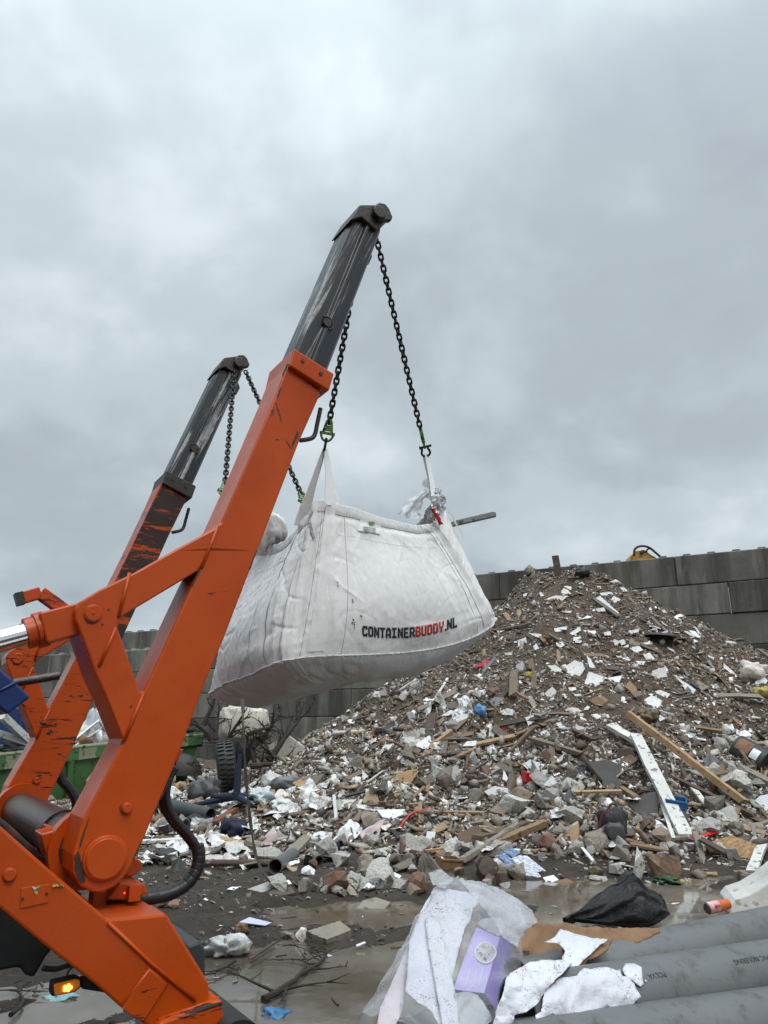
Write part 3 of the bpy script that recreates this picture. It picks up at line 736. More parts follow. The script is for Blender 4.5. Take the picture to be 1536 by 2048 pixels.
# height of the near rim below the straight line between its corners, read from the photo
RIM_F = np.array([0., .03, .10, .25, .5, .75, .90, .965, 1.]); RIM_Z = np.array([-.020, -.005, .012, .045, .110, .160, .158, .145, -.03])
def bag_arr(s, t):
    """bag surface; s runs 0..4 round the bag, t 0 rim .. 1 bottom seam .. 1.5 bottom centre"""
    s = np.asarray(s, float) % 4; t = np.asarray(t, float); i = np.floor(s).astype(int) % 4; f = s-np.floor(s); j = (i+1) % 4
    F1 = f[:, None]; p0 = TOPA[i]*(1-F1)+TOPA[j]*F1; p1 = BOTA[i]*(1-F1)+BOTA[j]*F1
    w = 4*f*(1-f); tt = np.minimum(t, 1.); near = i == 0; n = NRMA[i]
    rim = p0.copy()
    dip = np.where(near, np.interp(f, RIM_F, RIM_Z), np.where(i == 1, .12*w-.085*np.exp(-f/.05), np.where(i == 3, .12*w-.02*np.exp(-(1-f)/.06), .12*w)))
    p1 = p1.copy(); p1[:, 2] -= np.where(near, .105*(f**1.5)*(1-f)**.8*3.6, 0)
    p = rim*(1-tt[:, None])+p1*tt[:, None]
    p[:, 2] -= dip*(1-tt)**1.35
    rc = (.050-.020*tt)*(np.exp(-f/.05)+np.exp(-(1-f)/.05))
    cdir = CEN[None]-p; cdir[:, 2] = 0; cdir /= np.linalg.norm(cdir, axis=1, keepdims=True)
    p = p+cdir*rc[:, None]
    bul = np.where(near, .075, np.where(i == 1, .02, np.where(i == 3, .075, .08)))
    # cloth hangs taut from the loops: hollow high up, belly low down
    p = p+n*((w**.8)*(bul*np.sin(np.pi*np.clip(tt, 0, 1)**1.7)-.035*np.where(near, 1., .4)*np.sin(np.pi*np.clip(tt*1.7, 0, 1))*0+.012))[:, None]
    e = np.minimum(f, 1-f)
    amp = np.where(near, .14+.86*np.exp(-(e/.17)**2), .85)
    def ridge(x, y, sd): return 1-np.abs(vn(x, y, sd)*2)*2
    fold = .014*np.sin(s*46+2.0*np.sin(s*7+t))*(1-tt)**1.1*np.exp(-(e/(.14+.28*tt))**2)
    fold += np.where(near, .008, .014)*vn(s*7+.5*t, t*1.1, 3)*2
    # long sharp pleats running down from the rim
    fold += .010*amp*np.maximum(0, ridge(s*15-.9*t, t*.8, 9)-.15)+.007*amp*np.maximum(0, ridge(s*31+1.1*t, t*1.0, 12)-.2)
    fold += .0045*amp*np.maximum(0, ridge(s*62-1.5*t, t*1.6, 14)-.1)+.0022*ridge(s*40+9*t, t*16, 19)*amp+.0012*vn(s*90, t*22, 29)*2
    q = f*1.7+t; fold += np.where(near, .0035, .003)*np.maximum(0, 1-np.abs(vn(q*3.2+f, (f-t)*1.3, 41))*9)*np.clip(vn(s*5, t*4, 43)*3+.3, 0, 1)
    q = f*1.2-t*1.1; fold += .0035*np.maximum(0, 1-np.abs(vn(q*3.6, (f+t)*1.1, 47))*9)*np.clip(vn(s*5, t*4, 44)*3+.3, 0, 1)
    q = t*2.0+.25*np.sin(s*9); fold -= .006*amp*np.maximum(0, 1-np.abs(vn(q*3.3, s*3, 53))*16)
    fold -= .008*np.exp(-((t-.085)/.025)**2)
    fold = fold+np.where(t > .72, .018*np.exp(-((t-.90)/.07)**2)*(.5+1.2*vn(s*7, 0*s, 5)), 0)
    p = p+n*fold[:, None]
    # baggy base
    u = np.clip((t-1)/.5, 0, 1); low = t > 1
    h = .130*np.sin(np.minimum(1, u*1.9)*np.pi/2)**.85*(1+.5*vn(s*2.3, u, 77)); k = (u**1.15)[:, None]
    pe = p*(1-k)+CEN[None]*k; pe[:, 2] = p[:, 2]*(1-k[:, 0])+CEN[2]*k[:, 0]-h+(.030*vn(s*6, u*3, 15)+.012*ridge(s*13, u*5, 16))*(1-k[:, 0])*np.minimum(1, u*4)
    p = np.where(low[:, None], pe, p)
    return p
UUn, LATn, ZZn = np.array(UU), np.array(LAT), np.array(ZZ)
def bag_w(s, t): q = bag_arr(s, t); return UUn*q[:, 0:1]+LATn*(B0+q[:, 1:2])+ZZn*q[:, 2:3]
def bag(s, t): return Vector(bag_w(np.array([s]), np.array([t]))[0])
NS, NTT = 760, 190
ts = np.concatenate([np.linspace(0, 1, 138), 1+.5*np.linspace(0, 1, NTT-138+1)[1:]])
_S, _T = np.meshgrid(4*np.arange(NS)/NS, ts); V = [Vector(q) for q in bag_w(_S.ravel(), _T.ravel())]
F = [(j*NS+i, j*NS+(i+1) % NS, (j+1)*NS+(i+1) % NS, (j+1)*NS+i) for j in range(len(ts)-1) for i in range(NS)]
bc = sum((Vector(v) for v in V[:NS]), Vector())/NS
BAG = thing('big_bag', 'white woven container bag printed CONTAINERBUDDY.NL hanging full on four chains', 'big bag', (bc.x, bc.y, min(v.z for v in V)))
mb = MB(); mb.v = V; mb.f = F; mb.m = [0]*len(F)
def spath(s0, s1, t0, t1, n, lift=.002):
    x = np.linspace(0, 1, n+1); S = s0+(s1-s0)*x; Tn = t0+(t1-t0)*x; q = bag_w(S, Tn); nn = NRMA[np.floor(S % 4).astype(int) % 4]
    q = q+(UUn*nn[:, 0:1]+LATn*nn[:, 1:2])*lift; return [Vector(r) for r in q]
bvh = BVHTree.FromPolygons(V, F)
# lettering cut from the default font, laid onto the cloth
def text_tris(body, bold=.02):
    cu = bpy.data.curves.new('lettering', 'FONT'); cu.body = body; cu.size = 1; cu.offset = bold; cu.resolution_u = 3
    o = bpy.data.objects.new('lettering', cu); COL.objects.link(o)
    me = bpy.data.meshes.new_from_object(o.evaluated_get(bpy.context.evaluated_depsgraph_get()))
    bm = bmesh.new(); bm.from_mesh(me); bmesh.ops.triangulate(bm, faces=bm.faces)
    v = [(x.co.x, x.co.y) for x in bm.verts]; f = [[w.index for w in q.verts] for q in bm.faces]
    bm.free(); bpy.data.objects.remove(o); bpy.data.curves.remove(cu); bpy.data.meshes.remove(me)
    return v, f
def poly_letters(word):
    """block capitals with cut corners, each as closed rectangles on a 5 x 7 grid"""
    S = {'C': [(0, 1, 1.5, 6), (.7, 0, 4.6, 1.5), (.7, 5.5, 4.6, 7), (3.2, 1, 4.7, 2.4), (3.2, 4.6, 4.7, 6)],
         'O': [(0, .8, 1.5, 6.2), (3.2, .8, 4.7, 6.2), (.7, 0, 4, 1.5), (.7, 5.5, 4, 7)],
         'N': [(0, 0, 1.4, 7), (3.3, 0, 4.7, 7), (1.2, 3.6, 2.4, 6), (2.2, 1.6, 3.5, 4.2)],
         'T': [(0, 5.5, 4.6, 7), (1.55, 0, 3.05, 6)],
         'A': [(0, 0, 1.4, 5.6), (3.3, 0, 4.7, 5.6), (.6, 5.2, 4.1, 7), (1, 1.7, 4, 2.9)],
         'I': [(.2, 0, 4.2, 1.4), (.2, 5.6, 4.2, 7), (1.4, 1, 2.9, 6)],
         'E': [(0, 0, 1.5, 7), (1, 0, 4.4, 1.45), (1, 2.8, 3.9, 4.15), (1, 5.55, 4.4, 7)],
         'R': [(0, 0, 1.5, 7), (1, 5.55, 4.1, 7), (3.2, 3.4, 4.7, 6.2), (1, 2.6, 4.1, 3.9), (2.5, 1.2, 3.8, 3), (3.3, 0, 4.7, 1.7)],
         'B': [(0, 0, 1.5, 7), (1, 5.55, 4.1, 7), (3.2, 3.9, 4.6, 6.3), (1, 2.9, 4.1, 4.15), (3.2, .8, 4.7, 3.3), (1, 0, 4.1, 1.4)],
         'U': [(0, .8, 1.5, 7), (3.2, .8, 4.7, 7), (.7, 0, 4, 1.5)],
         'D': [(0, 0, 1.5, 7), (1, 0, 3.9, 1.45), (1, 5.55, 3.9, 7), (3.2, .8, 4.7, 6.2)],
         'Y': [(0, 4, 1.5, 7), (3.2, 4, 4.7, 7), (.6, 2.7, 4.1, 4.3), (1.6, 0, 3.1, 3.2)],
         '.': [(.2, 0, 1.7, 1.5)], 'L': [(0, 0, 1.5, 7), (1, 0, 4.3, 1.45)]}
    x = 0; out = []
    for ch in word:
        for (a, b, c, d) in S[ch]: out.append((x+a, b, x+c, d))
        x += {'.': 2.4}.get(ch, 5.5)
    return out, x
def lay(quads, wtot, line, hpx, m, x0=0.):
    """lay rectangles along a curved base line given in photo pixels"""
    L = [np.array(p, float) for p in line]; seg = [np.linalg.norm(L[i+1]-L[i]) for i in range(len(L)-1)]; tot = sum(seg)
    def base(u):
        d = u*tot
        for i, q in enumerate(seg):
            if d <= q or i == len(seg)-1: return L[i]+(L[i+1]-L[i])*(d/q), (L[i+1]-L[i])/q
            d -= q
    for (a, b, c, d) in quads:
        nx, ny = max(1, int((c-a)/.7)), max(1, int((d-b)/.7)); vv = []; ff = []; ok = True
        for j in range(ny+1):
            for i in range(nx+1):
                p, dr = base((x0+a+(c-a)*i/nx)/wtot); y = b+(d-b)*j/ny
                q = p+np.array([0, -1.])*y/7*hpx+np.array([-dr[1], 0])*0
                Dv = dirpx(*q); loc, nn, _, _ = bvh.ray_cast(CAM, Dv.normalized())
                if loc is None: ok = False; loc = CAM+Dv*4
                vv.append(loc-Dv.normalized()*.0035)
        for j in range(ny):
            for i in range(nx): k = j*(nx+1)+i; ff.append((k, k+1, k+nx+2, k+nx+1))
        if ok: mb.add(vv, ff, m)
base_ln = [(725, 1272), (770, 1276.5), (815, 1276), (850, 1271.5), (885, 1264), (917, 1253)]
q1, w1 = poly_letters('CONTAINER'); q2, w2 = poly_letters('BUDDY'); q3, w3 = poly_letters('.NL'); WT = w1+w2+w3
lay(q1, WT, base_ln, 21, 2, 0); lay(q2, WT, base_ln, 21, 3, w1); lay(q3, WT, base_ln, 21, 2, w1+w2)
# stitched hem and vertical band seams
for s0 in (.03, .20, .86, .96, 3.80, 3.62, 3.93): mb.tube(spath(s0, s0, .075, .99, 60, .0005), .0010, 5, 1)
mb.tube(spath(0, 4, .075, .075, 400, .0008)[:-1], .0013, 5, 1, closed=True)
mb.tube(spath(0, 4, .22, .22, 300, .0)[:-1], .0008, 4, 0, closed=True)
body = mb.build('bag_body', [M_FAB, M_STITCH, M_PRK, M_PRR], BAG, smooth=True)
# fabric thickness towards the inside
sol = body.modifiers.new('cloth', 'SOLIDIFY'); sol.thickness = .002; sol.offset = -1
sm = MB(); pp = spath(0, 4, 1., 1., 700, .003)[:-1]
sm.tube(pp, [.0030+.0028*random.random() for _ in pp], 6, closed=True)
for k in range(0, 700, 2):
    p = pp[k]; d = Vector((random.uniform(-.5, .5), random.uniform(-.8, .2), random.uniform(-1, .4))); sm.tube([p, p+d.normalized()*random.uniform(.008, .022)], .0012, 3)
sm.build('bottom_seam', M_SEAM, BAG, smooth=True)
# sewn loop bands (double cloth) on the faces below each corner
bd = MB()
def band(s0, s1, t1):
    n = 40; L = []; 
    for k in range(n+1): t = .0+(t1)*k/n; L.append((spath(s0, s1, t, t, 4, .0035)))
    v = [p for r in L for p in r]; bd.add(v, [(k*5+j, k*5+j+1, k*5+j+6, k*5+j+5) for k in range(n) for j in range(4)])
for q_ in ((.055, .13, .97), (3.72, 3.80, .97), (.90, .95, .97), (1.06, 1.16, .9)): bd = MB(); band(*q_); bd.build('loop_band', M_FAB, BAG, smooth=True)
# loops up to the shackles
SH_NL = pt(649, 897, br_+.06); SH_NR = pt(853, 909, br_+.08)
SH_FL = np.array(pt(447, 1004, br_+.74)); SH_FR = np.array(pt(618, 1022, br_+.70))
def TT(a): return T(*a)
def strap(a, b, w0, w1, side, bow=0.):
    A, Bq = Vector(a), Vector(b); pts = []; ws = []; sd = []
    for k in range(13):
        x = k/12; p = A*(1-x)+Bq*x+side*0+Vector((0, 0, -bow*math.sin(math.pi*x))); pts.append(p); ws.append(w0+(w1-w0)*min(1, x*1.3)+.004*math.sin(9*x))
        tw = .5*math.sin(x*3+1); sd.append((side+LAT*tw*.4).normalized())
    m_ = MB(); m_.ribbon(pts, ws, sd, th=.004); return m_.build('lifting_loop', M_FAB, BAG, smooth='auto')
strap(TT(SH_NL), bag(3.80, .02), .016, .058, UU); strap(TT(SH_NL)+UU*.008, bag(.11, .02), .018, .066, UU)
strap(TT(SH_NR), bag(.985, .02), .026, .036, UU); strap(TT(SH_NR)+LAT*.02, bag(1.06, .02), .026, .05, UU)
strap(TT(SH_FL), bag(3.02, .02), .018, .06, UU); strap(TT(SH_FL), bag(2.85, .02), .018, .06, UU)
strap(TT(SH_FR), bag(2.12, .02), .018, .06, UU); strap(TT(SH_FR), bag(1.86, .02), .018, .06, UU)
# sewn-in label
lb = MB()
def decal(poly, n=9, lift=.005):
    """four pixel corners -> cloth patch lying on the bag"""
    (x0, y0), (x1, y1), (x2, y2), (x3, y3) = poly; v = []
    for j in range(n+1):
        for i in range(n+1):
            u, w = i/n, j/n
            x = (x0*(1-u)+x1*u)*(1-w)+(x3*(1-u)+x2*u)*w; y = (y0*(1-u)+y1*u)*(1-w)+(y3*(1-u)+y2*u)*w
            D_ = dirpx(x, y).normalized(); loc, nn, _, _ = bvh.ray_cast(CAM, D_)
            v.append((loc if loc else CAM+D_*4)-D_*(lift+.006*w*abs(math.sin(u*5))))
    return v, [(j*(n+1)+i, j*(n+1)+i+1, (j+1)*(n+1)+i+1, (j+1)*(n+1)+i) for j in range(n) for i in range(n)]
M_PAPER = simple('white_paper', (.74, .74, .75), (.62, .62, .63), 6, .6, bump=.2)
lb.add(*decal([(722, 1034), (763, 1044), (760, 1068), (715, 1061)]))
lab = lb.build('sewn_label', M_PAPER, BAG, smooth=True)
lb = MB(); lb.add(*decal([(737, 1043), (750, 1044), (749, 1050), (738, 1049)], 4, .014)); lb.build('label_print', M_GREEN, lab)
lb = MB()
for y in (1052, 1055.5, 1059): lb.add(*decal([(726, y), (752, y+2.5), (752, y+3.4), (726, y+.9)], 6, .014))
lb.build('label_text', simple('grey_print', (.30, .30, .34), (.36, .36, .4), 9, .6, bump=0), lab)
M_DIRT = simple('dark_stain', (.030, .020, .018), (.07, .05, .045), 40, .8, bump=0)
st = MB()
for (x, y, a, b, k) in ((705, 1243, 4, 8, 5), (709, 1253, 3, 6, 3), (723, 1232, 1.2, 4, 2), (706, 1203, 1, 6, 2), (676, 1172, 1, 8, 2), (733, 1062, .5, .5, 1), (842, 1352, 9, 2.5, 5), (800, 1358, 14, 1.8, 5), (884, 1333, 20, 1.3, 5)):
    for _ in range(k):
        xx, yy = x+random.gauss(0, a*.5), y+random.gauss(0, b*.5); d = random.uniform(.6, 1.6)
        st.add(*decal([(xx-d, yy-d*1.5), (xx+d*.7, yy-d), (xx+d, yy+d*1.4), (xx-d*.8, yy+d)], 2, .003))
st.build('stain', M_DIRT, BAG)
# flap of tape on the left face
lb = MB(); lb.add(*decal([(614, 1046), (622, 1045), (630, 1076), (627, 1080)], 4, .008)); lb.build('tape_flap', simple('grey_tape', (.33, .33, .33), None, 9, .5, bump=0), BAG)
# load inside the bag: a rough crust just under the rim
ns = 60; v = [bag(4*i/ns, .34)+ (Vector(bc)-bag(4*i/ns, .34)).normalized()*.03 for i in range(ns)]; c0_ = sum(v, Vector())/ns; rings = [v]
for k in (.66, .33): rings.append([c0_+(p-c0_)*k+Vector((0, 0, random.uniform(-.02, .05))) for p in v])
allv = [p for r in rings for p in r]+[c0_]; ff = []
for k in range(2):
    for i in range(ns): ff.append((k*ns+i, k*ns+(i+1) % ns, (k+1)*ns+(i+1) % ns, (k+1)*ns+i))
for i in range(ns): ff.append((2*ns+i, 2*ns+(i+1) % ns, 3*ns))
obj('bag_load', allv, ff, M_HEAP, BAG, smooth=False)

# things sticking out of the bag
def crumple(name, label, cat, px, py, d, sx, sy, sz, mat, seed=0, rot=0, group=None, n=18, flat=.0, rough=.28):
    """crumpled lump: a noisy flattened ball with creases"""
    c = at(px, py, d) if d else hit(px, py)
    return lump(name, label, cat, c, sx, sy, sz, mat, seed, rot, group, n, rough)
def lump(name, label, cat, c, sx, sy, sz, mat, seed=0, rot=0, group=None, n=18, rough=.28, parent=None, boxy=1.):
    v = []; f = []; nu, nv = n*2, n
    cr, sr = math.cos(rot), math.sin(rot)
    for j in range(nv+1):
        th = math.pi*j/nv
        for i in range(nu):
            ph = 2*math.pi*i/nu
            x, y, z = math.sin(th)*math.cos(ph), math.sin(th)*math.sin(ph), math.cos(th)
            if boxy != 1: x, y, z = [math.copysign(abs(q)**boxy, q) for q in (x, y, z)]
            k = 1+rough*(float(vn(x*2.3+seed, y*2.3+z*1.7, seed))*1.6+abs(float(vn(x*5+z*4, y*5-z*3+seed, seed+3)))*1.1-.25+.6*float(vn(x*11+seed, z*11+y*7, seed+8)))
            X, Y, Z = x*sx*k, y*sy*k, z*sz*k
            v.append(Vector((c[0]+X*cr-Y*sr, c[1]+X*sr+Y*cr, c[2]+Z)))
    for j in range(nv):
        for i in range(nu): f.append((j*nu+i, (j+1)*nu+i, (j+1)*nu+(i+1) % nu, j*nu+(i+1) % nu))
    o = obj(name, v, f, mat, parent=parent, loc=None if parent else tuple(c), smooth=True)
    return o if parent else tag(o, label, cat, group)
M_FOAM = simple('off_white_foam', (.60, .57, .50), (.48, .44, .37), 4, .8, speck=(.20, .16, .11), sp_scale=12, sp_th=.62, bump=.5, bscale=40)
ft = P3(566, 1030, .95)
crumple('foam_lump', 'off white foam lump sticking out of the hanging bag beside the orange arm', 'foam lump', 541, 1064, (ft-CAM).dot(FWD), .088, .13, .105, simple('white_foam', (.80, .79, .76), (.72, .70, .66), 5, .8, bump=.2), 4, n=20)
mb = MB(); q0, q1_ = P3(900, 1050, br_+.35), P3(987, 1030, br_+.2); d = (q1_-q0).normalized(); sd = d.cross(ZZ).normalized(); up = sd.cross(d)
mb.box((q0*1.4+q1_*.6)/2, d, sd, up, (q1_-q0).length*.75, .018, .012); mb.box((q0*.3+q1_*1.7)/2+up*.0145, d, sd, up, (q1_-q0).length*.16, .016, .0024); mb.box((q0*1.2+q1_*.8)/2+up*.0155, d, sd, up, (q1_-q0).length*.3, .010, .003)
o = mb.build('grey_profile_strip', simple('grey_profile', (.12, .125, .12), (.20, .20, .19), 12, .6, speck=(.02, .02, .02), sp_scale=22, sp_th=.6), loc=tuple(q0), bevel=.002)
tag(o, 'grey profile strip poking sideways out of the hanging white bag', 'profile strip')
# torn film at the right-hand loop
def torn(name, quad, b, mat, label=None, cat=None, parent=None, wob=.02, n=14, seed=0, th=None):
    v = []
    (x0, y0), (x1, y1), (x2, y2), (x3, y3) = quad
    for j in range(n+1):
        for i in range(n+1):
            u, w = i/n, j/n
            e = .035*float(vn(w*9, u*2, seed)) if u in (0, 1) else 0
            x = (x0*(1-u)+x1*u)*(1-w)+(x3*(1-u)+x2*u)*w; y = (y0*(1-u)+y1*u)*(1-w)+(y3*(1-u)+y2*u)*w
            p = P3(x+e*60, y+e*20, b)
            v.append(p+LAT*wob*2*(float(vn(u*3.3+seed, w*3.3, seed))+.5*float(vn(u*9, w*9, seed+4)))+UU*wob*float(vn(u*6, w*7, seed+7)))
    f = [(j*(n+1)+i, j*(n+1)+i+1, (j+1)*(n+1)+i+1, (j+1)*(n+1)+i) for j in range(n) for i in range(n)]
    o = obj(name, v, f, mat, parent=parent, smooth=True, loc=None if parent else tuple(v[0]))
    if label: tag(o, label, cat)
    return o
torn('torn_plastic_sheet', [(844, 978), (850, 995), (834, 1042), (788, 1030)], br_+.05, M_FILM2, 'translucent torn plastic sheet standing up from the rim of the hanging bag', 'plastic sheet', wob=.03, seed=2)
torn('tangled_plastic', [(856, 958), (885, 985), (889, 1024), (858, 1010)], br_+.02, M_FILM2, 'tangled clear plastic at the right corner loop of the hanging bag', 'plastic film', wob=.05, seed=5)
M_REDF = simple('red_plastic', (.62, .030, .022), (.50, .02, .02), 9, .35, bump=.2)
torn('red_plastic_scrap', [(862, 1016), (868, 1020), (886, 1046), (880, 1051)], br_-.03, M_REDF, 'small red plastic scrap caught at the right rim of the hanging bag', 'plastic scrap', wob=.012, n=6, seed=8)
mb = MB()
for k in range(7):
    x = random.uniform(855, 885); y = random.uniform(990, 1020); pts = [P3(x, y, br_+random.uniform(-.04, .05))]
    for _ in range(5): x += random.uniform(-7, 8); y += random.uniform(2, 9); pts.append(P3(x, y, br_+random.uniform(-.05, .05)))
    mb.ribbon(bez(pts, 4), .008, UU)
pts = [P3(895, 1022, br_), P3(905, 1030, br_), P3(912, 1048, br_), P3(922, 1062, br_), P3(927, 1072, br_)]; mb.ribbon(bez(pts, 4), .010, UU)
mb.build('tie_ribbons', M_FAB, BAG, smooth='auto')
# long plastic strap that hangs from the bag to the ground
pA = bag(3.95, 1.2); pB = hit(540, 1764)+Vector((0, 0, .02))
ks = [(485, 1398), (487, 1470), (492, 1560), (503, 1660), (513, 1715), (528, 1748), (543, 1768)]
pts = []
for k, (x, y) in enumerate(ks):
    w = k/(len(ks)-1); dep = (pA-CAM).dot(FWD)*(1-w**2.5)+(pB-CAM).dot(FWD)*w**2.5; pts.append(at(x, y, dep))
pts = bez(pts, 8); mb = MB(); n_ = len(pts); mb.ribbon(pts, [.012+.010*(i/n_)+.006*math.sin(i*.9) for i in range(n_)], [Vector((math.cos(.5*math.sin(i*.45)), math.sin(.5*math.sin(i*.45)), 0)) for i in range(n_)], th=.002)
o = mb.build('plastic_strap', simple('dull_white_plastic', (.50, .49, .46), (.40, .39, .36), 20, .5, bump=.2), loc=tuple(pts[0]), smooth='auto'); tag(o, 'long thin whitish plastic strap trailing from the bag down to the mud', 'plastic strap')

# ------------------------------------------------------------------ chains
def link_mesh():
    mb = MB(); hl, hw, r = .0195, .0115, .0054; pts = []
    for k in range(8): t = -math.pi/2+math.pi*k/7; pts.append(Vector((hw*math.cos(t+math.pi/2)*-1, 0, -hl+hw-hw*math.sin(t+math.pi/2)*1)))
    pts = []
    for k in range(9): t = math.pi*k/8; pts.append(Vector((hw*math.cos(t), 0, hl-hw+hw*math.sin(t))))
    for k in range(9): t = math.pi+math.pi*k/8; pts.append(Vector((hw*math.cos(t), 0, -hl+hw+hw*math.sin(t))))
    mb.tube(pts, r, 8, closed=True); o = mb.build('chain_link', M_CHAIN, smooth=True); me = o.data; bpy.data.objects.remove(o); return me
ME_LINK = link_mesh(); LPITCH = .0288
def chain(label, A, Bq, facing, near_shackle):
    """A hook point, Bq: shackle bow point on the bag loop. facing: direction the coupling's wide side spreads along"""
    t = thing('lifting_chain', label, 'chain', A, 'lifting chains between the arm heads and the bag')
    d = (Bq-A); L = d.length; d.normalize()
    Lc = L-.148; n = int(Lc/LPITCH)
    sx = facing-d*facing.dot(d); sx.normalize(); sy = d.cross(sx).normalized()
    sag = d.cross(LAT).normalized()
    for k in range(n+1):
        o = bpy.data.objects.new('chain_link', ME_LINK); COL.objects.link(o); o.parent = t
        x = k/n; p = A+d*(Lc*x)
        tw = R(random.uniform(-9, 9))+(math.pi/2 if k % 2 else 0)+.35
        e = sx*math.cos(tw)+sy*math.sin(tw)
        M = Matrix((e, d.cross(e), d)).transposed().to_4x4(); M.translation = p-ORI[t]
        o.matrix_local = M; ORI[o] = p
    # green coupling: two cheeks, cross pin, bow
    p0 = A+d*Lc
    mb = MB()
    for s_ in (-1, 1):
        c1, c2 = p0+sx*s_*.0109+d*.0042, p0+sx*s_*.0218+d*.0630
        ax = (c2-c1).normalized(); mb.box((c1+c2)/2, ax, sy, ax.cross(sy), (c2-c1).length/2, .0092, .0067)
    mb.box(p0+d*.0403, sx, sy, d, .0176, .0084, .0134); mb.tube([p0-sx*.0134, p0+sx*.0134], .0076, 10)
    mb.box(p0+d*.0655, sx, sy, d, .0386, .0092, .0063)
    bow = [p0+d*(.0655+.0395*math.sin(t_))+sx*(.0302*math.cos(t_)) for t_ in np.linspace(0, math.pi, 13)]
    mb.tube(bow, .0063, 8)
    cp = mb.build('coupling', M_GREEN, t, smooth='auto')
    # shackle: pin and omega bow, turned a quarter
    mb = MB(); q0 = p0+d*.1075
    pts = [q0-sy*.0151]
    pts = [q0-sy*.0168-d*.0101, q0-sy*.0168+d*.0050, q0-sy*.0227+d*.0185]+[q0+d*(.0252+.0185*math.sin(t_))-sy*(.0235*math.cos(t_)) for t_ in np.linspace(0.2, math.pi-.2, 11)]+[q0+sy*.0227+d*.0185, q0+sy*.0168+d*.0050, q0+sy*.0168-d*.0101]
    mb.tube(pts, .0066, 8); sk = mb.build('shackle', M_CHAIN, t, smooth='auto')
    mb = MB(); mb.tube([q0-sy*.0286-d*.0084, q0+sy*.0386-d*.0084], .0069, 10); mb.tube([q0-sy*.0302-d*.0084, q0-sy*.0235-d*.0084], .0105, 10); mb.build('shackle_pin', M_CHAIN, sk, smooth='auto')
    return t
def hk(px, py, b, off=0.): a_, z_ = on(px, py, 0); return T(a_, b+off, z_)
chain('chain with a wide green coupling from near arm to left bag loop', P3(727, 452, .205), TT(SH_NL)+Vector((0, 0, -.006)), Vector((1, .1, 0)), 1)
chain('chain with a narrow green coupling from near arm to right bag loop', P3(748, 455, .205), TT(SH_NR)+Vector((0, 0, -.006)), Vector((.12, 1, 0)), 1)
chain('dark chain hanging straight down from the far arm head, its end behind the near arm', P3(469, 740, LSP-.01), TT(SH_FL), UU, 0)
chain('dark chain from the far arm head passing behind the near orange arm', P3(492, 745, LSP-.03), TT(SH_FR), UU, 0)
# ------------------------------------------------------------------ debris makers
def ramp_mat(name, cols, rough=.75, speck=None, sp_scale=18, sp_th=.6, bump=.5, bscale=25, nsc=5., grain=None, spec=.5):
    """one kind of material; each object draws its own shade from the given colours"""
    g = NT(name)
    oi = g.n('ShaderNodeObjectInfo')
    n = len(cols); col = g.ramp(oi.outputs['Random'], [((i+.0)/n, c) for i, c in enumerate(cols)], 'CONSTANT')
    co = g.co(grain) if grain else None
    nz = g.noise(nsc, 6, .7, co)
    hv = g.n('ShaderNodeHueSaturation'); g.l(col, hv.inputs['Color']); g.l(g.math('ADD', g.math('MULTIPLY', nz, 1.0), .5), hv.inputs['Value']); col = hv.outputs[0]
    if speck is not None: col = g.mix(g.ramp(g.noise(sp_scale, 5, .7), [(sp_th, 0.), (sp_th+.06, .9)]), col, speck)
    return g.pbr(col, rough, 0, g.bump(g.noise(bscale, 5, .7, co), bump, .012), Specular_IOR_Level=spec)
M_PLAS = ramp_mat('white_plaster', [(.74, .75, .76), (.66, .66, .65), (.78, .79, .80), (.60, .59, .56), (.72, .72, .71)], .75, (.30, .26, .20), 9, .565, .3, nsc=4)
M_CONC = ramp_mat('broken_concrete', [(.36, .34, .31), (.27, .25, .22), (.44, .425, .395), (.18, .155, .125), (.33, .315, .29), (.235, .205, .165), (.52, .505, .475)], .85, (.075, .062, .05), 7, .56, .8)
M_BRICK = ramp_mat('broken_brick', [(.155, .085, .055), (.115, .075, .052), (.20, .125, .085), (.21, .16, .12)], .88, (.12, .095, .075), 9, .55, .7)
M_WOOD = ramp_mat('rough_timber', [(.23, .145, .080), (.115, .075, .048), (.28, .19, .115), (.070, .050, .038), (.165, .12, .085), (.22, .19, .155), (.13, .105, .082)], .75, (.045, .034, .026), 10, .60, .5, nsc=4, grain=(6, 6, 6))
M_BOARD = ramp_mat('board_scrap', [(.27, .175, .095), (.115, .075, .050), (.20, .165, .125), (.085, .070, .058), (.33, .24, .15)], .8, (.06, .048, .036), 8, .60, .4)
M_DARK = ramp_mat('dark_sheet_scrap', [(.035, .035, .036), (.060, .060, .062), (.022, .022, .024), (.085, .083, .080)], .6, (.12, .10, .08), 9, .62, .4)
M_GREY = ramp_mat('grey_sheet_scrap', [(.24, .24, .235), (.17, .18, .18), (.31, .31, .30), (.13, .16, .15)], .7, (.09, .075, .06), 9, .58, .3)
M_SHEET = ramp_mat('pale_plastic_scrap', [(.62, .62, .63), (.52, .52, .50), (.68, .69, .70), (.46, .45, .42), (.60, .55, .50)], .45, (.26, .22, .17), 9, .58, .4)
M_TAN = simple('tan_timber', (.42, .27, .135), (.27, .165, .085), 5, .7, speck=(.10, .065, .04), sp_scale=14, sp_th=.62, stretch=(1, 1, 1), bump=.4)
M_DKW = simple('dark_brown_timber', (.085, .052, .034), (.050, .033, .024), 5, .75, speck=(.16, .12, .085), sp_scale=14, sp_th=.62, bump=.5)
M_WHW = simple('weathered_white_paint', (.62, .615, .585), (.48, .47, .44), 5, .65, speck=(.17, .14, .11), sp_scale=13, sp_th=.585, bump=.4)
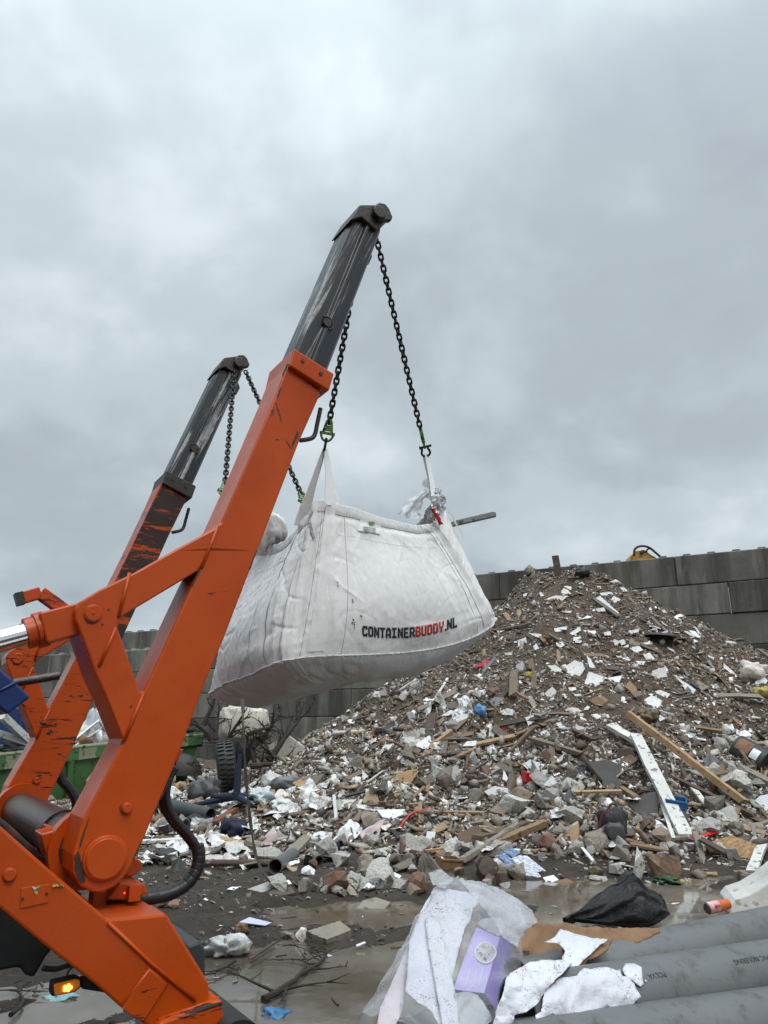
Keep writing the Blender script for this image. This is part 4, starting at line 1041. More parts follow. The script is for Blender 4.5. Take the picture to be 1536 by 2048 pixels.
def osb_mat():
    g = NT('strand_board'); v = g.n('ShaderNodeTexVoronoi'); v.inputs['Scale'].default_value = 22; v.inputs['Randomness'].default_value = 1
    mp = g.co((1, 2.4, 1.5), rot=(.3, .4, .6)); g.l(mp, v.inputs['Vector'])
    sp = g.n('ShaderNodeSeparateColor'); g.l(v.outputs['Color'], sp.inputs[0])
    col = g.ramp(sp.outputs[0], [(.0, (.24, .135, .055)), (.5, (.36, .22, .095)), (1., (.46, .30, .14))])
    col = g.mix(g.ramp(g.noise(5, 6, .7), [(.55, 0.), (.75, .7)]), col, (.14, .08, .04))
    return g.pbr(col, .7, 0, g.bump(sp.outputs[1], .3, .006))
M_OSB = osb_mat()
M_CARD = simple('brown_cardboard', (.235, .135, .070), (.165, .092, .048), 6, .85, speck=(.10, .06, .035), sp_scale=9, sp_th=.62, bump=.3, bscale=50)
M_RUB = simple('black_rubber', (.016, .016, .017), (.032, .031, .030), 6, .6, speck=(.08, .07, .055), sp_scale=9, sp_th=.64, bump=.4)
M_SLATE = simple('dark_grey_roofing', (.060, .058, .056), (.095, .09, .085), 5, .75, speck=(.15, .13, .11), sp_scale=8, sp_th=.62, bump=.5)
M_RED = simple('red_plastic_shell', (.50, .010, .012), (.40, .010, .012), 6, .35, bump=.1)
M_BLU = simple('blue_plastic_shell', (.015, .12, .30), (.012, .085, .22), 6, .45, speck=(.10, .09, .07), sp_scale=9, sp_th=.66, bump=.2)
M_BLUF = simple('blue_plastic_film', (.10, .27, .50), (.07, .20, .40), 9, .4, speck=(.25, .22, .18), sp_scale=12, sp_th=.62, bump=.5)
M_NAVY = simple('navy_cloth', (.008, .012, .030), (.014, .019, .046), 9, .85, bump=.5)
M_PINK = simple('pale_pink_cloth', (.56, .44, .45), (.48, .38, .39), 6, .85, speck=(.26, .20, .16), sp_scale=8, sp_th=.64, bump=.4)
M_GPIPE = simple('grey_pipe_plastic', (.085, .090, .092), (.10, .105, .107), 3, .42, speck=(.045, .042, .036), sp_scale=9, sp_th=.66, bump=.15)
M_BLKB = None
def bag_black():
    g = NT('black_bag_plastic'); n = g.noise(7, 7, .65, g.co((1, 3, 1)), 1.2)
    return g.pbr((.008, .0085, .010), .33, 0, g.bump(n, .9, .035))
M_BLKB = bag_black()
M_MOSS = simple('mossy_stone', (.060, .062, .020), (.13, .11, .055), 8, .9, speck=(.20, .17, .12), sp_scale=14, sp_th=.6, bump=.7)
M_YEL = simple('yellow_foam', (.45, .36, .09), (.30, .23, .08), 12, .9, speck=(.10, .08, .05), sp_scale=12, sp_th=.58, bump=.6)
M_ORG = simple('orange_plastic', (.55, .12, .02), (.45, .09, .02), 6, .45, bump=.1)

FR = {'h': (960, 1060, .375), 'm': (900, 1440, .41406), 'l': (640, 1420, .26042), 'a': (260, 1360, .32552), 'g': (400, 1700, .32552), 'p': (0, 0, 1.), 'w': (700, 1240, .26042), 'b': (300, 1380, .23438)}
def X(fr, *pts):
    ox, oy, s = FR[fr]; return [(ox+s*x, oy+s*y) for x, y in pts]
def nrm_at(p): return Vector(Hn(np.array([p.x]), np.array([p.y]))[0])
def frame_plane(c, nmix):
    n = nrm_at(c); tc = (CAM-c).normalized(); n = (n*(1-nmix)+tc*nmix).normalized(); return n
def on_plane(px, py, c, n):
    D = dirpx(px, py); return CAM+D*((c-CAM).dot(n)/D.dot(n))
def slab(name, label, cat, fr, pts, th, mat, lift=.07, nmix=.45, group=None, jag=0, parent=None, base=None, bend=0.):
    """flat piece: outline given in photo pixels, laid on the ground or heap"""
    P = X(fr, *pts); cx = sum(p[0] for p in P)/len(P); cy = sum(p[1] for p in P)/len(P)
    if jag:
        q = []
        for i, p in enumerate(P):
            a = p; b = P[(i+1) % len(P)]; q.append(a); L = math.hypot(b[0]-a[0], b[1]-a[1])
            k = int(L/4)
            for j in range(1, k): t = j/k; q.append((a[0]+(b[0]-a[0])*t+random.uniform(-1, 1)*jag, a[1]+(b[1]-a[1])*t+random.uniform(-1, 1)*jag))
        P = q
    c = hit(cx, cy)
    n = frame_plane(c, nmix); c = c+n*lift
    top = [on_plane(x, y, c, n) for x, y in P]
    if bend:
        ax = (top[0]-c).normalized(); L = max(abs((t-c).dot(ax)) for t in top)
        top = [t+n*bend*((t-c).dot(ax)/L)**2 for t in top]
    bot_ = [t-n*th for t in top]; N = len(P)
    f = [tuple(range(N)), tuple(range(N, 2*N))[::-1]]+[(i, N+i, N+(i+1) % N, (i+1) % N) for i in range(N)]
    if N > 6:
        tri = tessellate_polygon([[Vector((x, y, 0)) for x, y in P]])
        f = [tuple(t) for t in tri]+[tuple(i+N for i in t[::-1]) for t in tri]+f[2:]
    mb = MB(); mb.add(top+bot_, f)
    o = mb.build(name, mat, parent, loc=None if parent else tuple(c))
    return o if parent else tag(o, label, cat, group)
def beam(name, label, cat, fr, p, q, wpx, hr, mat, lift=.05, l0=None, l1=None, group=None, taper=1.):
    """timber between two photo pixels, ends resting on the surface"""
    (a, b) = X(fr, p, q); s = FR[fr][2]
    A = hit(*a); Bq = hit(*b); A = A+Vector((0, 0, lift if l0 is None else l0)); Bq = Bq+Vector((0, 0, lift if l1 is None else l1))
    dep = ((A+Bq)/2-CAM).dot(FWD); w = wpx*s*dep/FPX
    d = (Bq-A); L = d.length; d.normalize(); n = nrm_at((A+Bq)/2); sd = d.cross(n).normalized(); n = sd.cross(d)
    # several segments with slight irregularity so that the timber is not a perfect box
    N = 6; v = []; f = []
    for k in range(N+1):
        t = k/N; c = A+d*L*t; ww = w*.5*(1+(taper-1)*t)*(1+random.uniform(-.05, .05)); hh = w*hr*.5*(1+random.uniform(-.05, .05))
        c = c+sd*random.uniform(-.03, .03)*w
        for (i, j) in ((-1, -1), (1, -1), (1, 1), (-1, 1)): v.append(c+sd*ww*i+n*hh*j+d*random.uniform(-.3, .3)*w*(k in (0, N)))
    for k in range(N):
        for i in range(4): f.append((k*4+i, k*4+(i+1) % 4, k*4+4+(i+1) % 4, k*4+4+i))
    f += [(3, 2, 1, 0), (N*4, N*4+1, N*4+2, N*4+3)]
    mb = MB(); mb.add(v, f); o = mb.build(name, mat, loc=tuple(A)); return tag(o, label, cat, group)
def hull(n, boxy, seed):
    r = random.Random(seed); bm = bmesh.new()
    for _ in range(n):
        v = Vector((r.gauss(0, 1), r.gauss(0, 1), r.gauss(0, 1))).normalized()
        if boxy: m = max(abs(v.x), abs(v.y), abs(v.z)); v = v/m*r.uniform(.85, 1.)
        bm.verts.new(v)
    q = bmesh.ops.convex_hull(bm, input=bm.verts)
    bmesh.ops.delete(bm, geom=[g for g in q['geom_interior'] if isinstance(g, bmesh.types.BMVert)], context='VERTS')
    bmesh.ops.recalc_face_normals(bm, faces=bm.faces)
    bm.verts.index_update(); v = [tuple(x.co) for x in bm.verts]; f = [tuple(x.index for x in q.verts) for q in bm.faces]; bm.free(); return v, f
def rough_rock(n, boxy, seed, sub=2, amp=.10):
    v, f = hull(n, boxy, seed); bm = bmesh.new(); vs = [bm.verts.new(p) for p in v]
    for q in f: bm.faces.new([vs[i] for i in q])
    bmesh.ops.subdivide_edges(bm, edges=bm.edges, cuts=1, use_grid_fill=True)
    if sub > 1: bmesh.ops.subdivide_edges(bm, edges=bm.edges, cuts=1, use_grid_fill=True)
    bmesh.ops.triangulate(bm, faces=bm.faces)
    for w in bm.verts:
        p = w.co; k = float(vn(p.x*2.2+seed, p.y*2.2+p.z*1.3, seed))*amp*1.6+float(vn(p.x*6+p.z*4, p.y*6-p.z*3, seed+5))*amp
        w.co = p*(1+k)
    bm.verts.index_update(); v = [tuple(x.co) for x in bm.verts]; f = [tuple(x.index for x in q.verts) for q in bm.faces]; bm.free(); return v, f
_seed = [100]
def rock(name, label, cat, fr, x, y, w, h, mat, boxy=True, sink=.25, dr=.8, rot=None, group=None, amp=.09):
    """broken lump centred on a photo pixel, w x h pixels big"""
    _seed[0] += 1; sd = _seed[0]; (px, py), = X(fr, (x, y)); s = FR[fr][2]
    foot = hit(px, py+h*s*.45); dep = (foot-CAM).dot(FWD); W = w*s*dep/FPX; Hh = h*s*dep/FPX*1.12
    v, f = rough_rock(12 if boxy else 18, boxy, sd, 2, amp); r = random.Random(sd); an = r.uniform(-.5, .5) if rot is None else rot
    ca, sa = math.cos(an), math.sin(an); c = foot+Vector((0, W*.2, Hh*(.5-sink*.5)))
    tl = r.uniform(-.3, .3)
    vv = []
    for (a, b, z) in v:
        a, b, z = a*W/2, b*W*dr/2, z*Hh/2
        a, z = a*math.cos(tl)-z*math.sin(tl), a*math.sin(tl)+z*math.cos(tl)
        vv.append(c+Vector((a*ca-b*sa, a*sa+b*ca, z)))
    o = obj(name, vv, f, mat, loc=tuple(c)); return tag(o, label, cat, group)
def clot(name, label, cat, fr, x, y, w, h, mat, rough=.3, seed=None, group=None, sink=.2, dr=.9, n=14):
    """crumpled soft lump (bag, cloth, foil)"""
    _seed[0] += 1; (px, py), = X(fr, (x, y)); s = FR[fr][2]
    foot = hit(px, py+h*s*.45); dep = (foot-CAM).dot(FWD); W = w*s*dep/FPX/2; Hh = h*s*dep/FPX/2*1.1
    c = foot+Vector((0, W*.2, Hh*(1-sink)))
    return lump(name, label, cat, tuple(c), W, W*dr, Hh, mat, seed or _seed[0], 0, group, n, rough)
def drape(name, label, cat, fr, pts, mat, amp=.03, lift=.05, nmix=.4, n=12, group=None, seed=3, th=.003, parent=None):
    """thin rumpled sheet; four photo-pixel corners"""
    P = X(fr, *pts); cx = sum(p[0] for p in P)/4; cy = sum(p[1] for p in P)/4; c = hit(cx, cy); nn = frame_plane(c, nmix); c = c+nn*lift; v = []
    for j in range(n+1):
        for i in range(n+1):
            u, w = i/n, j/n; e = 1.6*float(vn(u*7+seed, w*7, seed+1))*(1 if (i in (0, n) or j in (0, n)) else .3)
            x = (P[0][0]*(1-u)+P[1][0]*u)*(1-w)+(P[3][0]*(1-u)+P[2][0]*u)*w+e; y = (P[0][1]*(1-u)+P[1][1]*u)*(1-w)+(P[3][1]*(1-u)+P[2][1]*u)*w+e*.6
            v.append(on_plane(x, y, c, nn)+nn*amp*(1.5*float(vn(u*2.7+seed, w*2.7, seed))+abs(float(vn(u*6+w*3, w*6-u*2, seed+2)))*1.2))
    f = [(j*(n+1)+i, j*(n+1)+i+1, (j+1)*(n+1)+i+1, (j+1)*(n+1)+i) for j in range(n) for i in range(n)]
    o = obj(name, v, f, mat, parent, loc=None if parent else tuple(c), smooth=True)
    md = o.modifiers.new('thickness', 'SOLIDIFY'); md.thickness = th
    return o if parent else tag(o, label, cat, group)
def hose_px(name, label, cat, fr, pts, rpx, mat, lift=.05, group=None, n=8, hollow=False, ribs=0):
    P = X(fr, *pts); s = FR[fr][2]; W = [hit(*p)+Vector((0, 0, lift)) for p in P]; dep = (W[0]-CAM).dot(FWD); r = rpx*s*dep/FPX
    pts = bez(W, 6) if len(W) > 2 else [W[0]+(W[1]-W[0])*k/12 for k in range(13)]
    rs = [r*(1+(.14 if ribs and k % 2 else 0)) for k in range(len(pts))]
    if ribs: pts = [W[0]+(W[-1]-W[0])*k/(ribs*2) for k in range(ribs*2+1)]; rs = [r*(1+(.14 if k % 2 else 0)) for k in range(len(pts))]
    mb = MB()
    if hollow:
        mb.tube(pts, rs, 20, cap=False); mb.tube(pts, [x*.86 for x in rs], 20, cap=False)
        m = len(pts)
        for e in (0, m-1):
            a = e*20; b = m*20+e*20; mb.f += [(a+k, a+(k+1) % 20, b+(k+1) % 20, b+k) for k in range(20)]; mb.m += [0]*20
    else: mb.tube(pts, rs, n)
    o = mb.build(name, mat, loc=tuple(W[0]), smooth='auto'); return tag(o, label, cat, group)

# ------------------------------------------------------------------ pieces one can point to: white shards on the heap
WSH = [
 ('long jagged white plaster shard near the top of the heap, below the standing post', [(345, 370), (400, 350), (470, 350), (440, 375), (350, 392)]),
 ('broad rounded white plaster shard in the middle of the heap, largest of its cluster', [(445, 735), (500, 695), (545, 705), (560, 740), (530, 782), (460, 760)]),
 ('curled cream strip standing above a pale square tile on the heap', [(570, 668), (592, 690), (625, 755), (628, 768), (598, 768), (575, 700)]),
 ('pale grey square tile piece on the heap beside a pointed white shard', [(580, 755), (668, 785), (640, 840), (557, 820)]),
 ('pointed white shard to the right of the pale grey square tile', [(670, 790), (760, 775), (740, 815), (685, 832)]),
 ('tall white plaster shard next to a red brown triangle on the heap', [(920, 750), (990, 728), (1003, 815), (950, 815), (910, 785)]),
 ('five sided white shard lying below a smaller white shard on the right slope', [(875, 905), (915, 880), (975, 910), (940, 965), (880, 935)]),
 ('flat white shard touching the upper edge of the five sided shard', [(930, 860), (960, 852), (1015, 875), (985, 912)]),
 ('long white shard running down the right slope with a broken lower end', [(1030, 770), (1060, 790), (1150, 850), (1135, 880), (1100, 860), (1075, 815)]),
 ('whitish plank lying diagonally on the bare dirt near the top of the heap', [(618, 362), (640, 350), (715, 420), (797, 490), (770, 492), (690, 440)]),
]
for lb_, pl in WSH: slab('plaster_shard', lb_, 'plaster shard', 'h', pl, .022, M_PLAS, jag=.5 if len(pl) > 4 else 0, nmix=.5)
WS2 = [[(395, 525), (465, 512), (460, 540), (400, 542)], [(472, 555), (530, 515), (540, 535), (490, 562)], [(255, 548), (325, 555), (335, 585), (280, 562)], [(283, 620), (300, 603), (315, 630), (292, 660)],
 [(405, 600), (440, 595), (452, 615), (430, 627), (408, 620)], [(800, 630), (850, 618), (870, 640), (830, 655)], [(358, 722), (400, 720), (437, 745), (420, 768), (390, 750)], [(640, 335), (700, 330), (712, 342), (690, 350), (645, 348)],
 [(745, 305), (770, 308), (788, 325), (765, 332)], [(525, 285), (545, 275), (558, 290), (540, 305)], [(740, 590), (760, 585), (778, 605), (755, 615)], [(955, 425), (985, 425), (998, 442), (965, 440)], [(1085, 538), (1110, 540), (1152, 572), (1120, 562)],
 [(1300, 710), (1365, 768), (1345, 770), (1300, 735)], [(455, 960), (490, 945), (520, 950), (545, 965), (470, 992)], [(105, 965), (150, 950), (235, 975), (225, 990), (120, 985)], [(405, 1030), (430, 1025), (470, 1070), (440, 1080)],
 [(590, 985), (625, 980), (680, 1010), (640, 1020)], [(700, 1030), (730, 1032), (760, 1055), (720, 1050)], [(510, 1035), (555, 1060), (570, 1095), (515, 1100)], [(940, 990), (985, 985), (1000, 1000), (960, 1020)], [(345, 870), (385, 835), (420, 870), (405, 900), (360, 895)],
 [(615, 420), (660, 412), (670, 432), (630, 437)], [(870, 660), (918, 670), (915, 700), (885, 690)], [(725, 668), (805, 690), (795, 698), (735, 682)], [(425, 340), (445, 310), (470, 320), (486, 340), (450, 350)], [(315, 335), (325, 330), (343, 350), (325, 355)], [(450, 430), (490, 430), (485, 442), (455, 440)],
 [(505, 588), (545, 590), (535, 602), (510, 600)], [(550, 535), (580, 533), (585, 545), (560, 550)], [(660, 545), (695, 540), (700, 560), (665, 562)], [(200, 590), (245, 572), (250, 600), (205, 622)], [(130, 655), (170, 653), (172, 667), (135, 668)], [(95, 590), (120, 565), (125, 575), (110, 592)], [(835, 365), (880, 390), (860, 385)], [(1215, 665), (1250, 680), (1245, 692), (1220, 678)],
 [(1205, 735), (1250, 738), (1255, 750), (1215, 750)], [(960, 480), (1005, 515), (975, 500)], [(700, 262), (740, 258), (780, 268), (735, 275)], [(470, 840), (510, 838), (515, 852), (480, 860)], [(500, 875), (545, 880), (550, 905), (520, 900)], [(240, 1000), (285, 985), (290, 1020), (260, 1045)], [(1055, 1035), (1090, 1030), (1095, 1048), (1065, 1046)], [(1140, 1015), (1180, 1020), (1165, 1036)], [(790, 540), (850, 525), (845, 545), (800, 552)]]
for pl in WS2:
    up_ = sum(p[1] for p in pl)/len(pl) < 560
    slab('plaster_shard', 'small white plaster shard lying on the %s slope of the rubble heap' % ('upper' if up_ else 'middle'), 'plaster shard', 'h', pl, .018, M_PLAS, jag=.35, nmix=.5, lift=.05, group='white plaster shards on the %s slope' % ('upper' if up_ else 'middle'))
for lb_, pl in [('white shard lying above the tan round board on the left flank of the heap', [(440, 350), (490, 275), (590, 250), (575, 295)]), ('upper of two oval white shards left of the blue rag on the heap', [(930, 45), (1000, 0), (1045, 10), (1020, 40)]), ('lower of two oval white shards left of the blue rag on the heap', [(1010, 65), (1050, 40), (1148, 25), (1135, 60), (1060, 95)]), ('white shard right of the short tan batten on the heap', [(1095, 278), (1130, 240), (1200, 235), (1225, 260), (1180, 275)]), ('narrow white shard pointing up beside the grey slab on the heap', [(1400, 540), (1410, 460), (1470, 570), (1440, 620)])]:
    slab('plaster_shard', lb_, 'plaster shard', 'l', pl, .022, M_PLAS, nmix=.5)
slab('plaster_shard', 'white round broken sheet at the right border above the pale rocks', 'plaster shard', 'm', [(1455, 400), (1500, 365), (1560, 355), (1560, 500), (1470, 450)], .025, M_PLAS, nmix=.7, jag=.6)
slab('plaster_shard', 'white crumbled plaster piece right above the red plastic box', 'plaster shard', 'm', [(350, 215), (385, 190), (430, 205), (455, 265), (400, 258)], .03, M_PLAS, nmix=.6, jag=.8)
slab('slate_tile', 'greenish grey slate tile on the upper heap left of the diagonal whitish plank', 'slate tile', 'h', [(600, 495), (650, 490), (680, 525), (640, 550)], .015, simple('green_slate', (.11, .135, .125), (.15, .17, .16), 6, .6), nmix=.5)
slab('clay_tile', 'red brown triangular clay piece against the tall white shard on the heap', 'clay tile', 'h', [(878, 735), (932, 722), (930, 772)], .02, M_BRICK, nmix=.6)
slab('clay_tile', 'dark red brown plate on the upper heap under the long jagged shard', 'clay tile', 'h', [(497, 420), (540, 412), (575, 445), (540, 460)], .02, M_BRICK, nmix=.5)
slab('red_strip', 'bright red flat strip on the heap just right of the hanging bag', 'plastic strip', 'w', [(955, 355), (1050, 305), (1078, 312), (1060, 340), (960, 368)], .015, M_RED, nmix=.5)
slab('grey_batten', 'grey batten lying beside the bright red strip', 'batten', 'w', [(1010, 390), (1110, 278), (1128, 290), (1030, 400)], .02, M_GREY, nmix=.5)
slab('booklet', 'white and dark booklet with a red cover half on the heap', 'booklet', 'l', [(1295, 205), (1300, 140), (1340, 118), (1385, 165), (1310, 212)], .012, M_SHEET, nmix=.6)
slab('red_cover', 'small red card lying on the white and dark booklet', 'card', 'l', [(1365, 145), (1430, 122), (1440, 160), (1385, 185)], .01, M_RED, nmix=.6, lift=.055)
clot('blue_rag', 'crumpled light blue plastic rag on the heap right of two oval white shards', 'plastic rag', 'w', 1000, 700, 95, 90, M_BLUF, .35)
clot('yellow_foam_lump', 'yellow foam lump on the heap left of the broad rounded shard', 'foam lump', 'h', 262, 780, 55, 40, M_YEL, .35)
clot('yellow_foam_lump', 'yellow crumpled lump at the right border of the heap', 'foam lump', 'h', 1510, 870, 90, 55, M_YEL, .35)
clot('straw_tuft', 'beige tuft of insulation wool on the lower right slope', 'insulation tuft', 'h', 905, 1005, 105, 70, simple('straw_wool', (.22, .185, .10), (.13, .105, .06), 14, .9, speck=(.06, .05, .035), sp_scale=18, sp_th=.55, bump=.9, bscale=50), .5)
clot('green_wrapper', 'tiny green wrapper beside the broad rounded white shard', 'wrapper', 'h', 452, 745, 22, 24, M_GREEN, .3)
clot('white_plastic_heap', 'bundle of torn white plastic at the right edge of the heap', 'plastic film', 'h', 1470, 755, 130, 90, M_SHEET, .55)
beam('standing_post', 'dark wooden post standing upright on the summit of the rubble heap', 'post', 'h', (437, 225), (416, 228), 24, .6, M_DKW)
PST = bpy.data.objects['standing_post']; bpy.data.objects.remove(PST)
mb = MB(); q0 = hit(*X('h', (430, 232))[0]); q1 = q0+Vector((-.10, .0, .42)); q2 = q0+Vector((-.02, 0, -.3)); d = (q1-q2).normalized(); sd = d.cross(Vector((0, 1, 0))).normalized()
mb.box((q1+q2)/2, d, sd, d.cross(sd), (q1-q2).length/2, .075, .03); tag(mb.build('standing_post', M_DKW, loc=tuple(q0), bevel=.004), 'dark wooden post standing upright on the summit of the rubble heap', 'post')
beam('plank_stub', 'dark plank sloping down from the foot of the standing post', 'plank', 'h', (432, 218), (490, 275), 26, .4, M_DKW, .08)
clot('black_sheet_fold', 'folded black plastic sheet right of the standing post on the summit', 'plastic sheet', 'h', 548, 228, 80, 48, M_RUB, .35)
clot('grey_rag', 'dark rag sticking up at the left end of the summit', 'rag', 'h', 222, 222, 40, 55, M_DARK, .4)
clot('grey_rag', 'grey brown rag next to the dark rag on the summit', 'rag', 'h', 265, 218, 48, 50, M_CONC, .4)
mb = MB(); c = hit(*X('h', (960, 585))[0])+Vector((0, -.05, .06)); pts = []
nn = Vector((.1, -.05, 1)).normalized(); e1 = nn.cross(Vector((1, 0, 0))).normalized(); e2 = nn.cross(e1)
prof = [(.0, .06), (.18, .05), (.28, .02), (.31, .0), (.30, -.015), (.0, .03)]; v = []; f = []; N = 28
for (r_, z_) in prof:
    for k in range(N): t = 2*math.pi*k/N; v.append(c+e1*r_*math.cos(t)+e2*r_*math.sin(t)+nn*z_)
for j in range(len(prof)-1): f += [(j*N+k, j*N+(k+1) % N, (j+1)*N+(k+1) % N, (j+1)*N+k) for k in range(N)]
mb.add(v, f); tag(mb.build('metal_lid', M_RUB, loc=tuple(c), smooth='auto'), 'dark round lid half sunk in the bare dirt of the upper right slope', 'lid')

# timbers and big pieces on the lower slope
beam('white_profile', 'pale grey white profile forming the upper part of the bent white beam', 'profile', 'm', (772, 82), (905, 160), 40, .5, M_WHW, .16)
beam('white_beam', 'long weathered white painted beam slanting down to the puddle', 'beam', 'm', (905, 155), (1145, 595), 55, .5, M_WHW, .12, .22, .05, taper=1.1)
beam('thin_white_lath', 'thin split white slat leaning beside the long white beam', 'slat', 'm', (1012, 405), (1085, 610), 16, .6, M_WHW, .08)
beam('tan_timber', 'long fresh tan timber crossing the heap to the right of the white beam', 'timber', 'm', (872, 55), (1428, 450), 36, .8, M_TAN, .22, .26, .14)
beam('dark_timber', 'long dark timber lying under the long tan timber', 'timber', 'm', (600, 90), (1470, 500), 26, .6, M_DKW, .10)
beam('tan_batten', 'short tan batten lying level above the concrete block with a chipped face', 'batten', 'm', (598, 395), (835, 389), 15, .7, M_TAN, .12)
beam('grey_lath', 'pale lath lying right of the blue crate', 'lath', 'm', (1165, 350), (1245, 445), 26, .5, M_WHW, .08)
beam('white_lath_end', 'thick white lath end standing in the puddle at the right', 'lath', 'm', (1515, 620), (1462, 775), 46, .35, M_WHW, .06)
beam('driftwood_log', 'rough brown split log at the right border', 'log', 'm', (1405, 265), (1560, 340), 62, .7, M_WOOD, .05)
beam('red_stick', 'bright red plastic strip near the foot of the white beam', 'plastic strip', 'm', (1165, 600), (1285, 565), 22, .3, M_RED, .05)
beam('brown_beam', 'thick brown beam end lying above the brochures', 'beam', 'm', (215, 625), (465, 520), 36, .8, M_WOOD, .06)
beam('weathered_beam', 'grey split timber running up to the right beside the brochures', 'timber', 'l', (1095, 1195), (1515, 925), 56, .6, M_WOOD, .06)
beam('tan_batten', 'short tan batten pointing up the middle of the left flank', 'batten', 'l', (890, 280), (1012, 188), 32, .7, M_TAN, .06)
beam('brown_batten', 'brown batten lying level right of the short tan batten', 'batten', 'l', (1200, 292), (1500, 236), 40, .5, M_TAN, .05)
beam('pale_strip', 'long pale strip lying left of the tan round board', 'strip', 'l', (355, 590), (640, 378), 24, .3, M_WHW, .05)
beam('orange_stick', 'orange brush strip on the far left flank of the heap', 'plastic strip', 'l', (395, 235), (418, 140), 16, .7, M_ORG, .05)
beam('thin_white_rod', 'thin white curved trim leaning on the left flank below the bag', 'trim', 'w', (605, 710), (750, 465), 18, .5, M_WHW, .04)
beam('white_rod_pair', 'pair of thin white rods leaning by the pale green stone', 'rod', 'm', (618, 618), (700, 718), 16, .4, M_WHW, .06)
beam('tan_plank', 'brown plank leaning on the left foot of the heap beneath the roofing scrap', 'plank', 'a', (1025, 660), (1150, 745), 55, .3, M_TAN, .08)
beam('rusty_plank', 'red brown board between the dark pipe and the jeans', 'plank', 'a', (505, 915), (640, 825), 52, .4, simple('red_brown_board', (.20, .070, .035), (.14, .05, .028), 6, .7, bump=.3), .06)
beam('white_plank', 'long whitish plank on the ground behind the hydraulic hose', 'plank', 'a', (60, 1025), (440, 1005), 46, .3, M_WHW, .06)
beam('long_tan_plank', 'long brown plank end lying behind the white trailing strap', 'plank', 'a', (440, 985), (765, 1050), 40, .5, M_TAN, .05)
hose_px('mud_pole', 'muddy round pole lying on the ground behind the white trailing strap', 'pole', 'a', [(425, 1148), (880, 1150)], 20, M_DKW, .04)
slab('tan_board', 'tan rounded particle board piece on the left flank above the grey rock', 'board', 'l', [(565, 530), (600, 480), (740, 450), (760, 470), (690, 570), (600, 612)], .03, M_TAN, nmix=.6, jag=.5)
slab('strand_board', 'piece of tan strand board with ragged edge at the puddle', 'strand board', 'm', [(1230, 600), (1360, 557), (1480, 600), (1440, 725), (1300, 720)], .025, M_OSB, nmix=.65, jag=.9, lift=.12)
slab('brown_hardboard', 'brown triangular panel under the tan timber at the right', 'panel', 'm', [(1280, 335), (1290, 262), (1372, 270)], .02, M_BOARD, nmix=.6)
slab('grey_board', 'grey mottled board above the brown triangular panel', 'board', 'm', [(1215, 170), (1260, 160), (1320, 215), (1300, 260), (1235, 265)], .02, M_GREY, nmix=.6, jag=.6)
slab('roofing_scrap', 'dark grey bent roofing sheet folded over above the backpack', 'roofing sheet', 'm', [(665, 205), (760, 190), (870, 235), (800, 262), (860, 380), (760, 378), (735, 290)], .03, M_SLATE, nmix=.55, lift=.14)
slab('roofing_scrap', 'dark curved roofing sheet leaning behind the white beam', 'roofing sheet', 'm', [(860, 405), (960, 350), (1010, 345), (1000, 545), (940, 485)], .03, M_SLATE, nmix=.6, lift=.10)
slab('brown_ply', 'brown plywood edge leaning next to the blue crate', 'plywood', 'm', [(1095, 450), (1140, 440), (1175, 560), (1130, 540)], .02, M_BOARD, nmix=.7)
slab('dotted_tile', 'pale acoustic tile with grey dots propped on the lower slope', 'tile', 'm', [(165, 345), (215, 318), (280, 330), (288, 390), (250, 420)], .045, simple('dotted_tile_face', (.55, .56, .56), (.50, .51, .51), 4, .7, speck=(.20, .19, .18), sp_scale=26, sp_th=.64, bump=.2), nmix=.65, lift=.1)
slab('concrete_slab', 'grey smooth slab standing beside a narrow white shard', 'slab', 'm', [(222, 210), (290, 185), (312, 280), (250, 275)], .05, M_CONC, nmix=.6, lift=.08)
slab('white_sheet_edge', 'pale grey sheet seen on edge above the pink cloth', 'sheet', 'l', [(435, 765), (655, 762), (640, 800), (560, 835), (480, 822)], .02, M_SHEET, nmix=.35, lift=.12)
slab('stone_slab', 'cream flat slab lying left of the pale grey sheet', 'slab', 'l', [(275, 725), (480, 735), (490, 755), (420, 775), (290, 752)], .05, M_WHW, nmix=.3, lift=.10)
slab('white_chipboard', 'white panel with a black stick lying across it', 'panel', 'l', [(125, 690), (330, 685), (300, 752), (130, 765)], .02, M_SHEET, nmix=.4, lift=.05)
beam('black_stick', 'black stick lying across the white panel on the left foot', 'stick', 'l', (193, 722), (350, 688), 20, .7, M_RUB, .10)
beam('white_tube', 'white upright tube end below the white panel', 'tube', 'l', (108, 715), (125, 895), 24, .8, M_SHEET, .10)
slab('rubber_flap', 'dark grey rubber flap on the left flank above a bent grey sheet', 'rubber flap', 'l', [(185, 385), (220, 328), (300, 328), (312, 368)], .02, M_DARK, nmix=.6)
slab('bent_grey_sheet', 'bent grey sheet below the rubber flap on the left flank', 'sheet', 'l', [(210, 362), (290, 380), (332, 440), (330, 490), (270, 465)], .012, M_GREY, nmix=.6, lift=.08)
slab('small_white_tile', 'small upright white tile below the bent grey sheet', 'tile', 'l', [(322, 545), (325, 455), (370, 510)], .012, M_PLAS, nmix=.7)
slab('orange_tile', 'orange brown tile piece left of the big grey rock', 'tile', 'l', [(230, 852), (260, 830), (312, 850), (282, 888)], .025, M_ORG, nmix=.5)
slab('receipt', 'narrow white printed slip standing at the foot of the heap', 'paper slip', 'l', [(800, 1062), (822, 930), (887, 935), (865, 1062)], .004, M_PAPER, nmix=.75)
slab('pink_book', 'white booklet with pink edge left of the pink cloth', 'booklet', 'l', [(155, 1012), (175, 952), (262, 985), (245, 1008)], .02, M_PINK, nmix=.6)
